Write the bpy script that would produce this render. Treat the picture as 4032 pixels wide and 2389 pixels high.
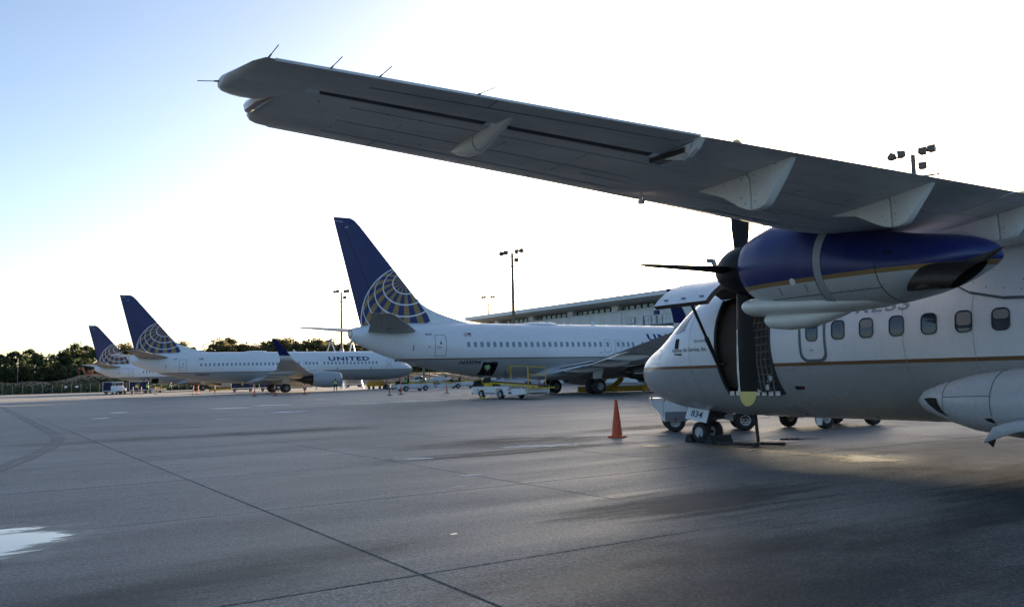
import bpy, bmesh, math, random
import numpy as np
from mathutils import Vector, Matrix

random.seed(7)
rng = np.random.default_rng(7)
R = math.radians
scene = bpy.context.scene
for o in list(bpy.data.objects):
    bpy.data.objects.remove(o)
col = scene.collection

# The apron grid gives the axes: +X runs to the terminal, +Y along the terminal, the camera stands at the origin.
# ------------------------------------------------------------------ camera
cam_d = bpy.data.cameras.new('camera')
cam_d.sensor_width = 36.0
cam_d.lens = 3389.0 / 4032.0 * 36.0
cam_d.clip_start = 0.1
cam_d.clip_end = 6000
cam = bpy.data.objects.new('camera', cam_d)
col.objects.link(cam)
YAW, PITCH, ROLL = R(32.5), R(4.76), R(1.35)
fx, fy = math.sin(YAW), math.cos(YAW)
Rv = Vector((fy, -fx, 0))
Fv = Vector((fx * math.cos(PITCH), fy * math.cos(PITCH), math.sin(PITCH)))
Uv = Rv.cross(Fv)
R2 = math.cos(ROLL) * Rv - math.sin(ROLL) * Uv
U2 = math.cos(ROLL) * Uv + math.sin(ROLL) * Rv
m = Matrix((R2, U2, -Fv)).transposed().to_4x4()
m.translation = (0, 0, 1.54)
cam.matrix_world = m
scene.camera = cam

# ------------------------------------------------------------------ sky, sun, exposure
SUN_EL, SUN_AZ = R(6.4), R(39.5)            # azimuth measured from +X towards +Y
world = bpy.data.worlds.new('World')
scene.world = world
world.use_nodes = True
wn = world.node_tree.nodes
wl = world.node_tree.links
wn.clear()
sky = wn.new('ShaderNodeTexSky')
sky.sky_type = 'NISHITA'
sky.sun_disc = False
sky.sun_elevation = SUN_EL
sky.sun_rotation = math.pi / 2 - SUN_AZ
sky.altitude = 20
sky.air_density = 0.65
sky.dust_density = 1.55
sky.ozone_density = 2.1
bg = wn.new('ShaderNodeBackground')
bg.inputs['Strength'].default_value = 0.085
wo = wn.new('ShaderNodeOutputWorld')
wl.new(sky.outputs['Color'], bg.inputs['Color'])
wl.new(bg.outputs['Background'], wo.inputs['Surface'])

sun_d = bpy.data.lights.new('sun', 'SUN')
sun_d.energy = 5.0
sun_d.angle = R(0.53)
sun_d.color = (1.0, 0.83, 0.62)
sun = bpy.data.objects.new('sun', sun_d)
col.objects.link(sun)
sd = Vector((math.cos(SUN_EL) * math.cos(SUN_AZ), math.cos(SUN_EL) * math.sin(SUN_AZ), math.sin(SUN_EL)))
sun.rotation_euler = sd.to_track_quat('Z', 'Y').to_euler()

vs = scene.view_settings
vs.view_transform = 'Standard'
vs.look = 'None'
vs.gamma = 1.0
vs.exposure = 2.2
vs.use_curve_mapping = False
vs.use_white_balance = True
vs.white_balance_temperature = 7300
vs.white_balance_tint = 12
scene.render.engine = 'CYCLES'
scene.cycles.max_bounces = 6
scene.cycles.transparent_max_bounces = 32
scene.cycles.use_denoising = True

# ------------------------------------------------------------------ materials
MATS = {}

def nmath(nt, op, a, b=None, c=None):
    n = nt.nodes.new('ShaderNodeMath')
    n.operation = op
    for i, v in enumerate((a, b, c)):
        if v is None:
            continue
        if isinstance(v, (int, float)):
            n.inputs[i].default_value = v
        else:
            nt.links.new(v, n.inputs[i])
    return n.outputs[0]

def nmix(nt, fac, a, b):
    n = nt.nodes.new('ShaderNodeMix')
    n.data_type = 'RGBA'
    if isinstance(fac, (int, float)):
        n.inputs[0].default_value = fac
    else:
        nt.links.new(fac, n.inputs[0])
    for k, v in ((6, a), (7, b)):
        if isinstance(v, tuple):
            n.inputs[k].default_value = (*v, 1)
        else:
            nt.links.new(v, n.inputs[k])
    return n.outputs[2]

def nnoise(nt, vec, scale, detail=4, rough=0.55):
    n = nt.nodes.new('ShaderNodeTexNoise')
    n.inputs['Scale'].default_value = scale
    n.inputs['Detail'].default_value = detail
    n.inputs['Roughness'].default_value = rough
    if vec is not None:
        nt.links.new(vec, n.inputs['Vector'])
    return n.outputs['Fac']

def nmap(nt, vec, scale=(1, 1, 1), rot=(0, 0, 0), loc=(0, 0, 0)):
    n = nt.nodes.new('ShaderNodeMapping')
    n.inputs['Scale'].default_value = scale
    n.inputs['Rotation'].default_value = rot
    n.inputs['Location'].default_value = loc
    nt.links.new(vec, n.inputs['Vector'])
    return n.outputs[0]

def nramp(nt, fac, lo, hi, a=0.0, b=1.0):
    n = nt.nodes.new('ShaderNodeMapRange')
    n.inputs['From Min'].default_value = lo
    n.inputs['From Max'].default_value = hi
    n.inputs['To Min'].default_value = a
    n.inputs['To Max'].default_value = b
    nt.links.new(fac, n.inputs['Value'])
    return n.outputs[0]

def nbump(nt, bsdf, h, strength, dist):
    n = nt.nodes.new('ShaderNodeBump')
    n.inputs['Strength'].default_value = strength
    n.inputs['Distance'].default_value = dist
    nt.links.new(h, n.inputs['Height'])
    nt.links.new(n.outputs[0], bsdf.inputs['Normal'])

def newmat(name):
    ma = bpy.data.materials.new(name)
    ma.use_nodes = True
    nt = ma.node_tree
    b = nt.nodes['Principled BSDF']
    tc = nt.nodes.new('ShaderNodeTexCoord')
    MATS[name] = ma
    return ma, nt, b, tc.outputs['Object']

def mat(name, c, rough=0.5, metal=0.0, dirt=0.12, scale=2.0, bump=0.0, dirtcol=None, stretch=(1, 1, 1), spec=0.5, coat=0.0):
    """plain surface colour with uneven wear"""
    if name in MATS:
        return MATS[name]
    ma, nt, b, oc = newmat(name)
    v = nmap(nt, oc, stretch)
    f = nnoise(nt, v, scale, 6, 0.6)
    f2 = nnoise(nt, v, scale * 7, 3, 0.6)
    k = nmath(nt, 'ADD', nmath(nt, 'MULTIPLY', nramp(nt, f, 0.38, 0.72), dirt), nmath(nt, 'MULTIPLY', nramp(nt, f2, 0.4, 0.75), dirt * 0.5))
    dc = dirtcol or tuple(x * 0.35 for x in c)
    nt.links.new(nmix(nt, k, tuple(c), dc), b.inputs['Base Color'])
    nt.links.new(nramp(nt, f, 0.3, 0.7, max(rough - 0.08, 0.03), rough + 0.12), b.inputs['Roughness'])
    b.inputs['Metallic'].default_value = metal
    b.inputs['Specular IOR Level'].default_value = spec
    b.inputs['Coat Weight'].default_value = coat
    b.inputs['Coat Roughness'].default_value = 0.1
    if bump:
        nbump(nt, b, f2, bump, 0.01)
    return ma

def banded(name, bands, rough=0.3, dirt=0.15, streak=True):
    """livery: paint colour by height on the thing, bands = [(z_upper, colour), ...], last z is None"""
    ma, nt, b, oc = newmat(name)
    sep = nt.nodes.new('ShaderNodeSeparateXYZ')
    nt.links.new(oc, sep.inputs[0])
    z = sep.outputs['Z']
    c = bands[-1][1]
    for zu, cc in reversed(bands[:-1]):
        c = nmix(nt, nmath(nt, 'LESS_THAN', z, zu), c, cc)
    f = nnoise(nt, nmap(nt, oc, (0.6, 0.6, 1.6)), 1.6, 6, 0.62)
    f2 = nnoise(nt, nmap(nt, oc, (7, 7, 0.7)), 1.0, 4, 0.6)
    k = nmath(nt, 'ADD', nmath(nt, 'MULTIPLY', nramp(nt, f, 0.3, 0.8), dirt * 0.8), nmath(nt, 'MULTIPLY', nramp(nt, f2, 0.45, 0.9), dirt * 0.9))
    nt.links.new(nmix(nt, k, c, (0.16, 0.14, 0.12)), b.inputs['Base Color'])
    nt.links.new(nramp(nt, f, 0.3, 0.75, rough - 0.06, rough + 0.14), b.inputs['Roughness'])
    nbump(nt, b, nnoise(nt, oc, 1.1, 2, 0.5), 0.05, 0.006)
    return ma

WHITE = (0.78, 0.79, 0.80)
GREY = (0.33, 0.335, 0.335)
GOLD = (0.17, 0.085, 0.035)
BLUE = (0.005, 0.014, 0.095)
mat('white_paint', WHITE, 0.3, dirt=0.10)
mat('warm_white_paint', (0.84, 0.83, 0.77), 0.36, dirt=0.16, scale=3)
mat('wing_grey_paint', (0.76, 0.735, 0.70), 0.45, dirt=0.35, scale=1.3, stretch=(0.5, 2, 1))
mat('stab_grey_paint', (0.30, 0.29, 0.27), 0.45, dirt=0.25, scale=1.5)
mat('blue_paint', BLUE, 0.25, dirt=0.1)
mat('gold_paint', (0.30, 0.17, 0.06), 0.4)
mat('reg_letter', (0.008, 0.010, 0.035), 0.4, dirt=0.02)
mat('navy_letter', (0.010, 0.016, 0.11), 0.4, dirt=0.03)
mat('grey_letter', (0.27, 0.28, 0.31), 0.4, dirt=0.03)
mat('dark_letter', (0.09, 0.10, 0.13), 0.4, dirt=0.03)
mat('red_letter', (0.5, 0.04, 0.04), 0.4, dirt=0.03)
mat('line_grey', (0.13, 0.14, 0.16), 0.5, dirt=0.05)
mat('seam_dark', (0.035, 0.035, 0.038), 0.6, dirt=0.05)
mat('seam_soft', (0.30, 0.31, 0.33), 0.45, dirt=0.05)
mat('bare_metal', (0.55, 0.56, 0.58), 0.32, 0.9, dirt=0.15)
mat('dark_metal', (0.09, 0.085, 0.08), 0.45, 0.6, dirt=0.3)
mat('burnt_metal', (0.075, 0.06, 0.05), 0.5, 0.7, dirt=0.4, scale=5)
mat('black_paint', (0.005, 0.005, 0.006), 0.5, dirt=0.1, spec=0.25)
mat('black_rubber', (0.016, 0.016, 0.017), 0.75, dirt=0.3, dirtcol=(0.06, 0.055, 0.05), bump=0.1)
mat('boot_rubber', (0.035, 0.036, 0.04), 0.6, dirt=0.2)
mat('hold_dark', (0.014, 0.012, 0.011), 0.85)
mat('hold_panel', (0.07, 0.053, 0.042), 0.8)
mat('strap_webbing', (0.16, 0.145, 0.125), 0.85)
mat('yellow_tip_paint', (0.78, 0.60, 0.20), 0.45, dirt=0.08)
mat('yellow_paint', (0.68, 0.42, 0.02), 0.45, dirt=0.3)
mat('white_vehicle_paint', (0.72, 0.73, 0.74), 0.32, dirt=0.15, scale=3)
mat('silver_vehicle_paint', (0.42, 0.44, 0.48), 0.3, 0.4, dirt=0.12)
mat('rim_white', (0.55, 0.55, 0.54), 0.4, dirt=0.25, scale=6)
mat('rim_metal', (0.28, 0.28, 0.28), 0.45, 0.4, dirt=0.3, scale=6)
mat('orange_plastic', (0.70, 0.085, 0.02), 0.5, dirt=0.28, scale=4, dirtcol=(0.12, 0.05, 0.03))
mat('orange_reflector', (0.75, 0.2, 0.08), 0.4)
mat('red_lens', (0.45, 0.02, 0.02), 0.2)
mat('curtain_blue', (0.016, 0.028, 0.075), 0.8, dirt=0.25, scale=5)
mat('bag_black', (0.02, 0.02, 0.024), 0.65)
mat('paper_white', (0.75, 0.75, 0.74), 0.7, dirt=0.05)
mat('hose_yellow', (0.55, 0.33, 0.03), 0.6, dirt=0.35, scale=3)
mat('mast_brown', (0.20, 0.15, 0.11), 0.65, dirt=0.3, scale=1.2)
mat('mast_grey', (0.34, 0.36, 0.38), 0.6)
mat('lamp_brown', (0.16, 0.11, 0.08), 0.5)
mat('terminal_white', (0.72, 0.725, 0.70), 0.6, dirt=0.12, scale=0.6)
mat('fascia_concrete', (0.80, 0.80, 0.77), 0.65, dirt=0.18, scale=0.4, stretch=(1, 1, 3))
mat('soffit_tan', (0.60, 0.55, 0.47), 0.8, dirt=0.1, scale=0.5)
mat('bridge_green', (0.16, 0.20, 0.19), 0.55, dirt=0.2)
mat('mid_grey', (0.22, 0.23, 0.24), 0.6, dirt=0.2)
mat('skin', (0.22, 0.12, 0.08), 0.6, dirt=0.02)
mat('hair_black', (0.012, 0.01, 0.01), 0.6)
mat('trousers_navy', (0.016, 0.018, 0.03), 0.8)
mat('shirt_navy', (0.02, 0.03, 0.07), 0.8)
mat('vest_lime', (0.36, 0.75, 0.06), 0.6, dirt=0.05)
mat('vest_yellow', (0.62, 0.68, 0.07), 0.6, dirt=0.05)
mat('vest_red', (0.65, 0.10, 0.07), 0.6, dirt=0.05)
mat('vest_tape', (0.72, 0.72, 0.70), 0.3, dirt=0.03)
mat('bark', (0.10, 0.075, 0.055), 0.9)
mat('fence_grey', (0.24, 0.24, 0.23), 0.6)
mat('excavator_red', (0.42, 0.09, 0.03), 0.5, dirt=0.3)
mat('bucket_red', (0.24, 0.05, 0.03), 0.6, dirt=0.4)
mat('flag_red', (0.45, 0.03, 0.05), 0.5)

def glass(name, c, rough=0.05, metal=0.0):
    ma, nt, b, oc = newmat(name)
    b.inputs['Base Color'].default_value = (*c, 1)
    b.inputs['Roughness'].default_value = rough
    b.inputs['Specular IOR Level'].default_value = 0.8
    b.inputs['Metallic'].default_value = metal
    nbump(nt, b, nnoise(nt, oc, 2.5, 2), 0.05, 0.02)
    return ma
glass('cabin_glass', (0.035, 0.05, 0.075), 0.04)
glass('jet_cabin_glass', (0.20, 0.25, 0.31), 0.12)
glass('cockpit_glass', (0.05, 0.06, 0.07), 0.05)
glass('terminal_glass', (0.20, 0.29, 0.28), 0.08)
glass('red_light_glass', (0.45, 0.28, 0.25), 0.1)

def leafmat(name, c1, c2, c3):
    ma, nt, b, oc = newmat(name)
    oi = nt.nodes.new('ShaderNodeObjectInfo')
    f = nnoise(nt, oc, 0.45, 3)
    f2 = nnoise(nt, oc, 2.6, 2)
    c = nmix(nt, nramp(nt, f, 0.35, 0.65), c1, c2)
    c = nmix(nt, nramp(nt, f2, 0.5, 0.75, 0, 0.7), c, c3)
    c = nmix(nt, nmath(nt, 'MULTIPLY', oi.outputs['Random'], 0.35), c, c2)
    nt.links.new(c, b.inputs['Base Color'])
    b.inputs['Roughness'].default_value = 0.7
    tr = nt.nodes.new('ShaderNodeBsdfTranslucent')
    nt.links.new(c, tr.inputs['Color'])
    mx = nt.nodes.new('ShaderNodeMixShader')
    mx.inputs[0].default_value = 0.4
    nt.links.new(b.outputs[0], mx.inputs[1])
    nt.links.new(tr.outputs[0], mx.inputs[2])
    out = [n for n in nt.nodes if n.type == 'OUTPUT_MATERIAL'][0]
    nt.links.new(mx.outputs[0], out.inputs['Surface'])
    return ma
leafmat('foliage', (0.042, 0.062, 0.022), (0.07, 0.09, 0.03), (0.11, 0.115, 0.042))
leafmat('foliage_haze_lit', (0.11, 0.10, 0.042), (0.15, 0.13, 0.055), (0.19, 0.155, 0.07))  # far trees: golden backlit haze put into the leaf colour
leafmat('shrub_leaf', (0.06, 0.095, 0.025), (0.035, 0.05, 0.018), (0.14, 0.17, 0.04))

def soilmat(name, a, b2, c):
    ma, nt, b, oc = newmat(name)
    f = nnoise(nt, oc, 0.12, 6, 0.65)
    f2 = nnoise(nt, oc, 0.9, 5, 0.65)
    k = nmix(nt, nramp(nt, f, 0.4, 0.6), a, b2)
    k = nmix(nt, nramp(nt, f2, 0.5, 0.7), k, c)
    nt.links.new(k, b.inputs['Base Color'])
    b.inputs['Roughness'].default_value = 0.9
    nbump(nt, b, f2, 0.8, 0.4)
    return ma
soilmat('grass_soil', (0.07, 0.08, 0.03), (0.11, 0.10, 0.05), (0.05, 0.06, 0.02))
soilmat('red_soil', (0.25, 0.14, 0.075), (0.33, 0.21, 0.13), (0.17, 0.10, 0.055))

# airport concrete: pour-to-pour tone, long scrubbed streaks, oil, rubber and fine aggregate
def concrete(name, per_slab=True):
    ma, nt, b, oc = newmat(name)
    gp = nt.nodes.new('ShaderNodeNewGeometry').outputs['Position']
    base = nmix(nt, nramp(nt, nnoise(nt, gp, 0.11, 5, 0.6), 0.35, 0.65), (0.115, 0.106, 0.096), (0.255, 0.232, 0.207))
    st = nnoise(nt, nmap(nt, gp, (0.10, 0.9, 1), (0, 0, R(4))), 1.0, 6, 0.62)
    base = nmix(nt, nramp(nt, st, 0.43, 0.62, 0, 0.9), base, (0.060, 0.057, 0.055))
    st2 = nnoise(nt, nmap(nt, gp, (0.22, 2.6, 1), (0, 0, R(-6)), (7, 3, 0)), 1.0, 5, 0.6)
    base = nmix(nt, nramp(nt, st2, 0.50, 0.68, 0, 0.5), base, (0.27, 0.25, 0.225))
    oil = nnoise(nt, nmap(nt, gp, (0.45, 0.8, 1), (0, 0, 0), (31, 17, 0)), 0.8, 6, 0.65)
    base = nmix(nt, nramp(nt, oil, 0.53, 0.66, 0, 0.8), base, (0.042, 0.041, 0.041))
    ag = nnoise(nt, gp, 30, 4, 0.8)
    ag2 = nnoise(nt, gp, 8, 4, 0.75)
    base = nmix(nt, nramp(nt, ag, 0.44, 0.60, 0, 0.62), base, (0.36, 0.34, 0.315))
    base = nmix(nt, nramp(nt, ag2, 0.48, 0.66, 0, 0.55), base, (0.05, 0.048, 0.046))
    md_ = nnoise(nt, nmap(nt, gp, (0.8, 1.6, 1)), 1.7, 6, 0.7)
    base = nmix(nt, nramp(nt, md_, 0.5, 0.68, 0, 0.5), base, (0.075, 0.072, 0.07))
    grit = nnoise(nt, gp, 17, 1, 0.5)
    base = nmix(nt, nramp(nt, grit, 0.50, 0.62, 0, 0.55), base, (0.06, 0.058, 0.056))
    grit2 = nnoise(nt, nmap(nt, gp, (1, 1, 1), (0, 0, 0.6)), 38, 1, 0.5)
    base = nmix(nt, nramp(nt, grit2, 0.56, 0.66, 0, 0.75), base, (0.44, 0.42, 0.39))
    base = nmix(nt, nramp(nt, grit2, 0.40, 0.32, 0, 0.65), base, (0.045, 0.044, 0.043))
    scr = nnoise(nt, nmap(nt, gp, (0.35, 9.0, 1), (0, 0, R(9))), 1.0, 3, 0.6)
    base = nmix(nt, nramp(nt, scr, 0.52, 0.70, 0, 0.45), base, (0.08, 0.078, 0.076))
    if per_slab:
        oi = nt.nodes.new('ShaderNodeObjectInfo')
        base = nmix(nt, nmath(nt, 'MULTIPLY', oi.outputs['Random'], 0.42), base, (0.105, 0.098, 0.09))
    nt.links.new(base, b.inputs['Base Color'])
    rg = nmath(nt, 'ADD', nramp(nt, st, 0.35, 0.7, 0.66, 0.48), nramp(nt, ag, 0.3, 0.7, -0.05, 0.08))
    nt.links.new(rg, b.inputs['Roughness'])
    b.inputs['Specular IOR Level'].default_value = 0.5
    nbump(nt, b, nmath(nt, 'ADD', nmath(nt, 'ADD', ag, nmath(nt, 'MULTIPLY', grit, 1.2)), nmath(nt, 'MULTIPLY', grit2, 1.0)), 0.7, 0.006)
    return ma
concrete('slab_concrete', True)
concrete('apron_concrete', False)
mat('joint_seal', (0.03, 0.03, 0.03), 0.7)

def worn(name, c, rough, lo, hi, sc, edge=True, stretch=(0.5, 1.6, 1), wet=False, amax=1.0):
    """paint or water that thins out to nothing: bare concrete shows through the gaps and past the ragged edge"""
    ma, nt, b, oc = newmat(name)
    gp = nt.nodes.new('ShaderNodeNewGeometry').outputs['Position']
    f = nnoise(nt, nmap(nt, gp, stretch), sc, 6, 0.68)
    k = f
    if not wet:
        k = nmath(nt, 'ADD', f, nmath(nt, 'MULTIPLY', nmath(nt, 'SUBTRACT', nnoise(nt, gp, 25, 3, 0.7), 0.5), 0.3))
    if edge:
        tc = nt.nodes.new('ShaderNodeTexCoord').outputs['Generated']
        sep = nt.nodes.new('ShaderNodeSeparateXYZ')
        nt.links.new(tc, sep.inputs[0])
        dx = nmath(nt, 'SUBTRACT', sep.outputs[0], 0.5)
        dy = nmath(nt, 'SUBTRACT', sep.outputs[1], 0.5)
        d = nmath(nt, 'SQRT', nmath(nt, 'ADD', nmath(nt, 'MULTIPLY', dx, dx), nmath(nt, 'MULTIPLY', dy, dy)))
        k = nmath(nt, 'ADD', k, nmath(nt, 'MULTIPLY', nmath(nt, 'SUBTRACT', 0.27, d), 1.3))
    a = nramp(nt, k, lo, hi, 0.0, amax)
    b.inputs['Base Color'].default_value = (*c, 1)
    b.inputs['Roughness'].default_value = rough
    if wet:
        b.inputs['Specular IOR Level'].default_value = 0.6
    tr = nt.nodes.new('ShaderNodeBsdfTransparent')
    mx = nt.nodes.new('ShaderNodeMixShader')
    nt.links.new(a, mx.inputs[0])
    nt.links.new(tr.outputs[0], mx.inputs[1])
    nt.links.new(b.outputs[0], mx.inputs[2])
    out = [n for n in nt.nodes if n.type == 'OUTPUT_MATERIAL'][0]
    nt.links.new(mx.outputs[0], out.inputs['Surface'])
    return ma
worn('worn_yellow_line', (0.50, 0.31, 0.07), 0.5, 0.34, 0.52, 3.0, False)
worn('worn_yellow_lit_patch', (0.36, 0.235, 0.06), 0.5, 0.50, 0.74, 2.0, True, (2.4, 0.7, 1))
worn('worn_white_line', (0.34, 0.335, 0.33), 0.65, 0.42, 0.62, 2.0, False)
worn('faint_line', (0.30, 0.29, 0.28), 0.7, 0.36, 0.75, 1.2, False)
worn('worn_red_line', (0.20, 0.09, 0.06), 0.65, 0.46, 0.66, 2.0, False)
worn('crack_seal', (0.045, 0.045, 0.046), 0.55, 0.36, 0.46, 1.6, False)
worn('rubber_and_dark_mark', (0.04, 0.04, 0.041), 0.7, 0.44, 0.80, 1.0, True, (0.3, 3.0, 1))
worn('stain_shade_film', (0.05, 0.048, 0.046), 0.75, 0.40, 0.85, 0.45, True, (0.6, 1.3, 1), False, 0.52)
worn('puddle_water', (0.02, 0.022, 0.025), 0.03, 0.46, 0.53, 1.1, True, (0.8, 1.8, 1), True)
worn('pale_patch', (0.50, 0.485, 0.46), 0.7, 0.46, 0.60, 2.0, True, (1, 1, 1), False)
mat('window_blind', (0.30, 0.29, 0.27), 0.6)
worn('pale_ground_streak', (0.66, 0.65, 0.63), 0.7, 0.58, 0.74, 0.5, True, (0.5, 0.5, 1), False)
worn('damp_concrete', (0.05, 0.048, 0.046), 0.35, 0.44, 0.75, 1.1, True, (0.7, 1.4, 1), True)

# fin globe: flat print, an orthographic globe with gold meridian wedges and white parallels
def globe_mat(name, sc, zc, rad):
    ma, nt, b, oc = newmat(name)
    sep = nt.nodes.new('ShaderNodeSeparateXYZ')
    nt.links.new(oc, sep.inputs[0])
    M = lambda op, a, b=None, c=None: nmath(nt, op, a, b, c)
    u = M('DIVIDE', M('ADD', sep.outputs['X'], sc), rad)
    v = M('DIVIDE', M('SUBTRACT', sep.outputs['Z'], zc), rad)
    r2 = M('ADD', M('MULTIPLY', u, u), M('MULTIPLY', v, v))
    r = M('SQRT', r2)
    w = M('SQRT', M('MAXIMUM', M('SUBTRACT', 1.0, r2), 0.0))
    pole = Vector((-0.13, 0.70, 0.70)).normalized()
    ex = (Vector((1, 0, 0)) - pole * pole.x).normalized()
    ey = pole.cross(ex)
    dot = lambda q: M('ADD', M('ADD', M('MULTIPLY', u, q.x), M('MULTIPLY', v, q.y)), M('MULTIPLY', w, q.z))
    colat = M('ARCCOSINE', M('MINIMUM', M('MAXIMUM', dot(pole), -1.0), 1.0))
    lon = M('ARCTAN2', dot(ey), dot(ex))
    t = M('DIVIDE', M('SUBTRACT', colat, R(4.0)), R(12.2))
    fr = M('ABSOLUTE', M('SUBTRACT', t, M('ROUND', t)))
    line = M('MULTIPLY', M('LESS_THAN', fr, 0.062), M('GREATER_THAN', colat, R(9)))
    gold = M('GREATER_THAN', M('SINE', M('ADD', M('MULTIPLY', lon, 17.0), 4.3)), 0.05)
    inside = M('LESS_THAN', r, 1.0)
    rim = M('MULTIPLY', inside, M('GREATER_THAN', r, 0.982))
    f = nnoise(nt, oc, 1.2, 4)
    blue = nmix(nt, nramp(nt, f, 0.3, 0.7), BLUE, (0.007, 0.018, 0.115))
    c = nmix(nt, M('MULTIPLY', gold, inside), blue, (0.28, 0.175, 0.07))
    c = nmix(nt, M('MULTIPLY', line, inside), c, (0.66, 0.68, 0.72))
    c = nmix(nt, rim, c, (0.66, 0.68, 0.72))
    nt.links.new(c, b.inputs['Base Color'])
    b.inputs['Roughness'].default_value = 0.34
    return ma

# ------------------------------------------------------------------ mesh building
class MB:
    def __init__(self):
        self.v = []
        self.f = []
        self.mi = []
        self.cur = 0
    def add(self, vs, fs):
        o = len(self.v)
        self.v += [tuple(p) for p in vs]
        for f in fs:
            self.f.append([i + o for i in f])
            self.mi.append(self.cur)
        return self
    def box(self, x0, x1, y0, y1, z0, z1, M=None):
        vs = [Vector((x, y, z)) for x in (x0, x1) for y in (y0, y1) for z in (z0, z1)]
        if M is not None:
            vs = [M @ p for p in vs]
        return self.add(vs, [(0, 1, 3, 2), (4, 6, 7, 5), (0, 4, 5, 1), (2, 3, 7, 6), (0, 2, 6, 4), (1, 5, 7, 3)])
    def loft(self, rings, cap0=True, cap1=True, closed=True):
        n = len(rings[0])
        vs = [p for r in rings for p in r]
        fs = []
        for i in range(len(rings) - 1):
            for j in range(n if closed else n - 1):
                a, b2 = i * n + j, i * n + (j + 1) % n
                fs.append((a, b2, b2 + n, a + n))
        if cap0:
            fs.append(tuple(range(n - 1, -1, -1)))
        if cap1:
            fs.append(tuple((len(rings) - 1) * n + j for j in range(n)))
        return self.add(vs, fs)
    def bar(self, p0, p1, r0, r1=None, n=8, cap=True):
        r1 = r0 if r1 is None else r1
        p0, p1 = Vector(p0), Vector(p1)
        d = (p1 - p0).normalized()
        a = d.orthogonal().normalized()
        b2 = d.cross(a)
        rg = lambda p, r: [p + (a * math.cos(2 * math.pi * k / n) + b2 * math.sin(2 * math.pi * k / n)) * r for k in range(n)]
        return self.loft([rg(p0, r0), rg(p1, r1)], cap, cap)
    def tube(self, path, r, n=8):
        pts = [Vector(p) for p in path]
        rings = []
        ref = Vector((0.13, 0.27, 0.95)).normalized()
        for i, p in enumerate(pts):
            d = (pts[min(i + 1, len(pts) - 1)] - pts[max(i - 1, 0)]).normalized()
            a = d.cross(ref)
            a = a.normalized() if a.length > 1e-4 else d.orthogonal().normalized()
            b2 = d.cross(a)
            rr = r[i] if isinstance(r, (list, tuple)) else r
            rings.append([p + (a * math.cos(2 * math.pi * k / n) + b2 * math.sin(2 * math.pi * k / n)) * rr for k in range(n)])
        return self.loft(rings)
    def lathe(self, prof, o=(0, 0, 0), ax=(1, 0, 0), n=24, cap0=False, cap1=False, squash=1.0):
        ax = Vector(ax).normalized()
        o = Vector(o)
        up = Vector((0, 0, 1)) if abs(ax.z) < 0.9 else Vector((0, 1, 0))
        a = ax.cross(up).normalized()
        b2 = a.cross(ax)
        rings = [[o + ax * t + (a * math.cos(2 * math.pi * k / n) + b2 * math.sin(2 * math.pi * k / n) * squash) * r for k in range(n)] for t, r in prof]
        return self.loft(rings, cap0, cap1)
    def prism(self, pts, ex):
        n = len(pts)
        ex = Vector(ex)
        p0 = [Vector(p) for p in pts]
        p1 = [p + ex for p in p0]
        return self.add(p0 + p1, [tuple(range(n - 1, -1, -1)), tuple(range(n, 2 * n))] + [(i, (i + 1) % n, (i + 1) % n + n, i + n) for i in range(n)])
    def build(self, name, mats, parent=None, smooth=35, loc=None, bevel=0.0):
        me = bpy.data.meshes.new(name)
        me.from_pydata([tuple(p) for p in self.v], [], self.f)
        if not isinstance(mats, (list, tuple)):
            mats = [mats]
        for k in mats:
            me.materials.append(MATS[k])
        if len(mats) > 1:
            me.polygons.foreach_set('material_index', self.mi)
        bm = bmesh.new()
        bm.from_mesh(me)
        bmesh.ops.recalc_face_normals(bm, faces=bm.faces)
        if bevel:
            bmesh.ops.bevel(bm, geom=[e for e in bm.edges if len(e.link_faces) == 2 and e.calc_face_angle(0) > 0.6], offset=bevel, segments=2, affect='EDGES', profile=0.6)
        bm.to_mesh(me)
        bm.free()
        if smooth:
            me.shade_smooth()
            me.set_sharp_from_angle(angle=R(smooth))
        o = bpy.data.objects.new(name, me)
        col.objects.link(o)
        if parent:
            o.parent = parent
        if loc:
            o.location = loc
        return o

def tag(o, label, cat, group=None):
    o['label'] = label
    o['category'] = cat
    if group:
        o['group'] = group
    return o
def thing(name, label, cat, loc=(0, 0, 0), rz=0.0, group=None):
    o = bpy.data.objects.new(name, None)
    o.empty_display_size = 0.5
    col.objects.link(o)
    o.location = loc
    o.rotation_euler = (0, 0, rz)
    return tag(o, label, cat, group)
def struct(o, kind='structure'):
    o['kind'] = kind
    return o
def children(o):
    return [c for c in bpy.data.objects if c.parent == o]
def copy_tree(o, parent=None, kids=None):
    if kids is None:
        kids = {}
        for c in bpy.data.objects:
            if c.parent:
                kids.setdefault(c.parent.name, []).append(c)
    c = o.copy()
    col.objects.link(c)
    c.parent = parent
    for ch in kids.get(o.name, []):
        copy_tree(ch, c, kids)
    return c
def copy_part(o, dx=(0, 0, 0)):
    c = o.copy()
    col.objects.link(c)
    c.location = Vector(o.location) + Vector(dx)
    return c

def rrect(w, h, r, n=4):
    """rounded rectangle outline, counter-clockwise"""
    pts = []
    for cx, cy, a0 in ((w / 2 - r, h / 2 - r, 0), (-w / 2 + r, h / 2 - r, 90), (-w / 2 + r, -h / 2 + r, 180), (w / 2 - r, -h / 2 + r, 270)):
        for k in range(n + 1):
            a = R(a0 + 90 * k / n)
            pts.append((cx + r * math.cos(a), cy + r * math.sin(a)))
    return pts

def dense(o, k=0.07):
    """outline with long straight runs cut up, so that it can follow a curved skin"""
    out = []
    for (a, b), (c, d) in zip(o, o[1:] + o[:1]):
        n = max(1, int(math.hypot(c - a, d - b) / k))
        out += [(a + (c - a) * i / n, b + (d - b) * i / n) for i in range(n)]
    return out

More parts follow.
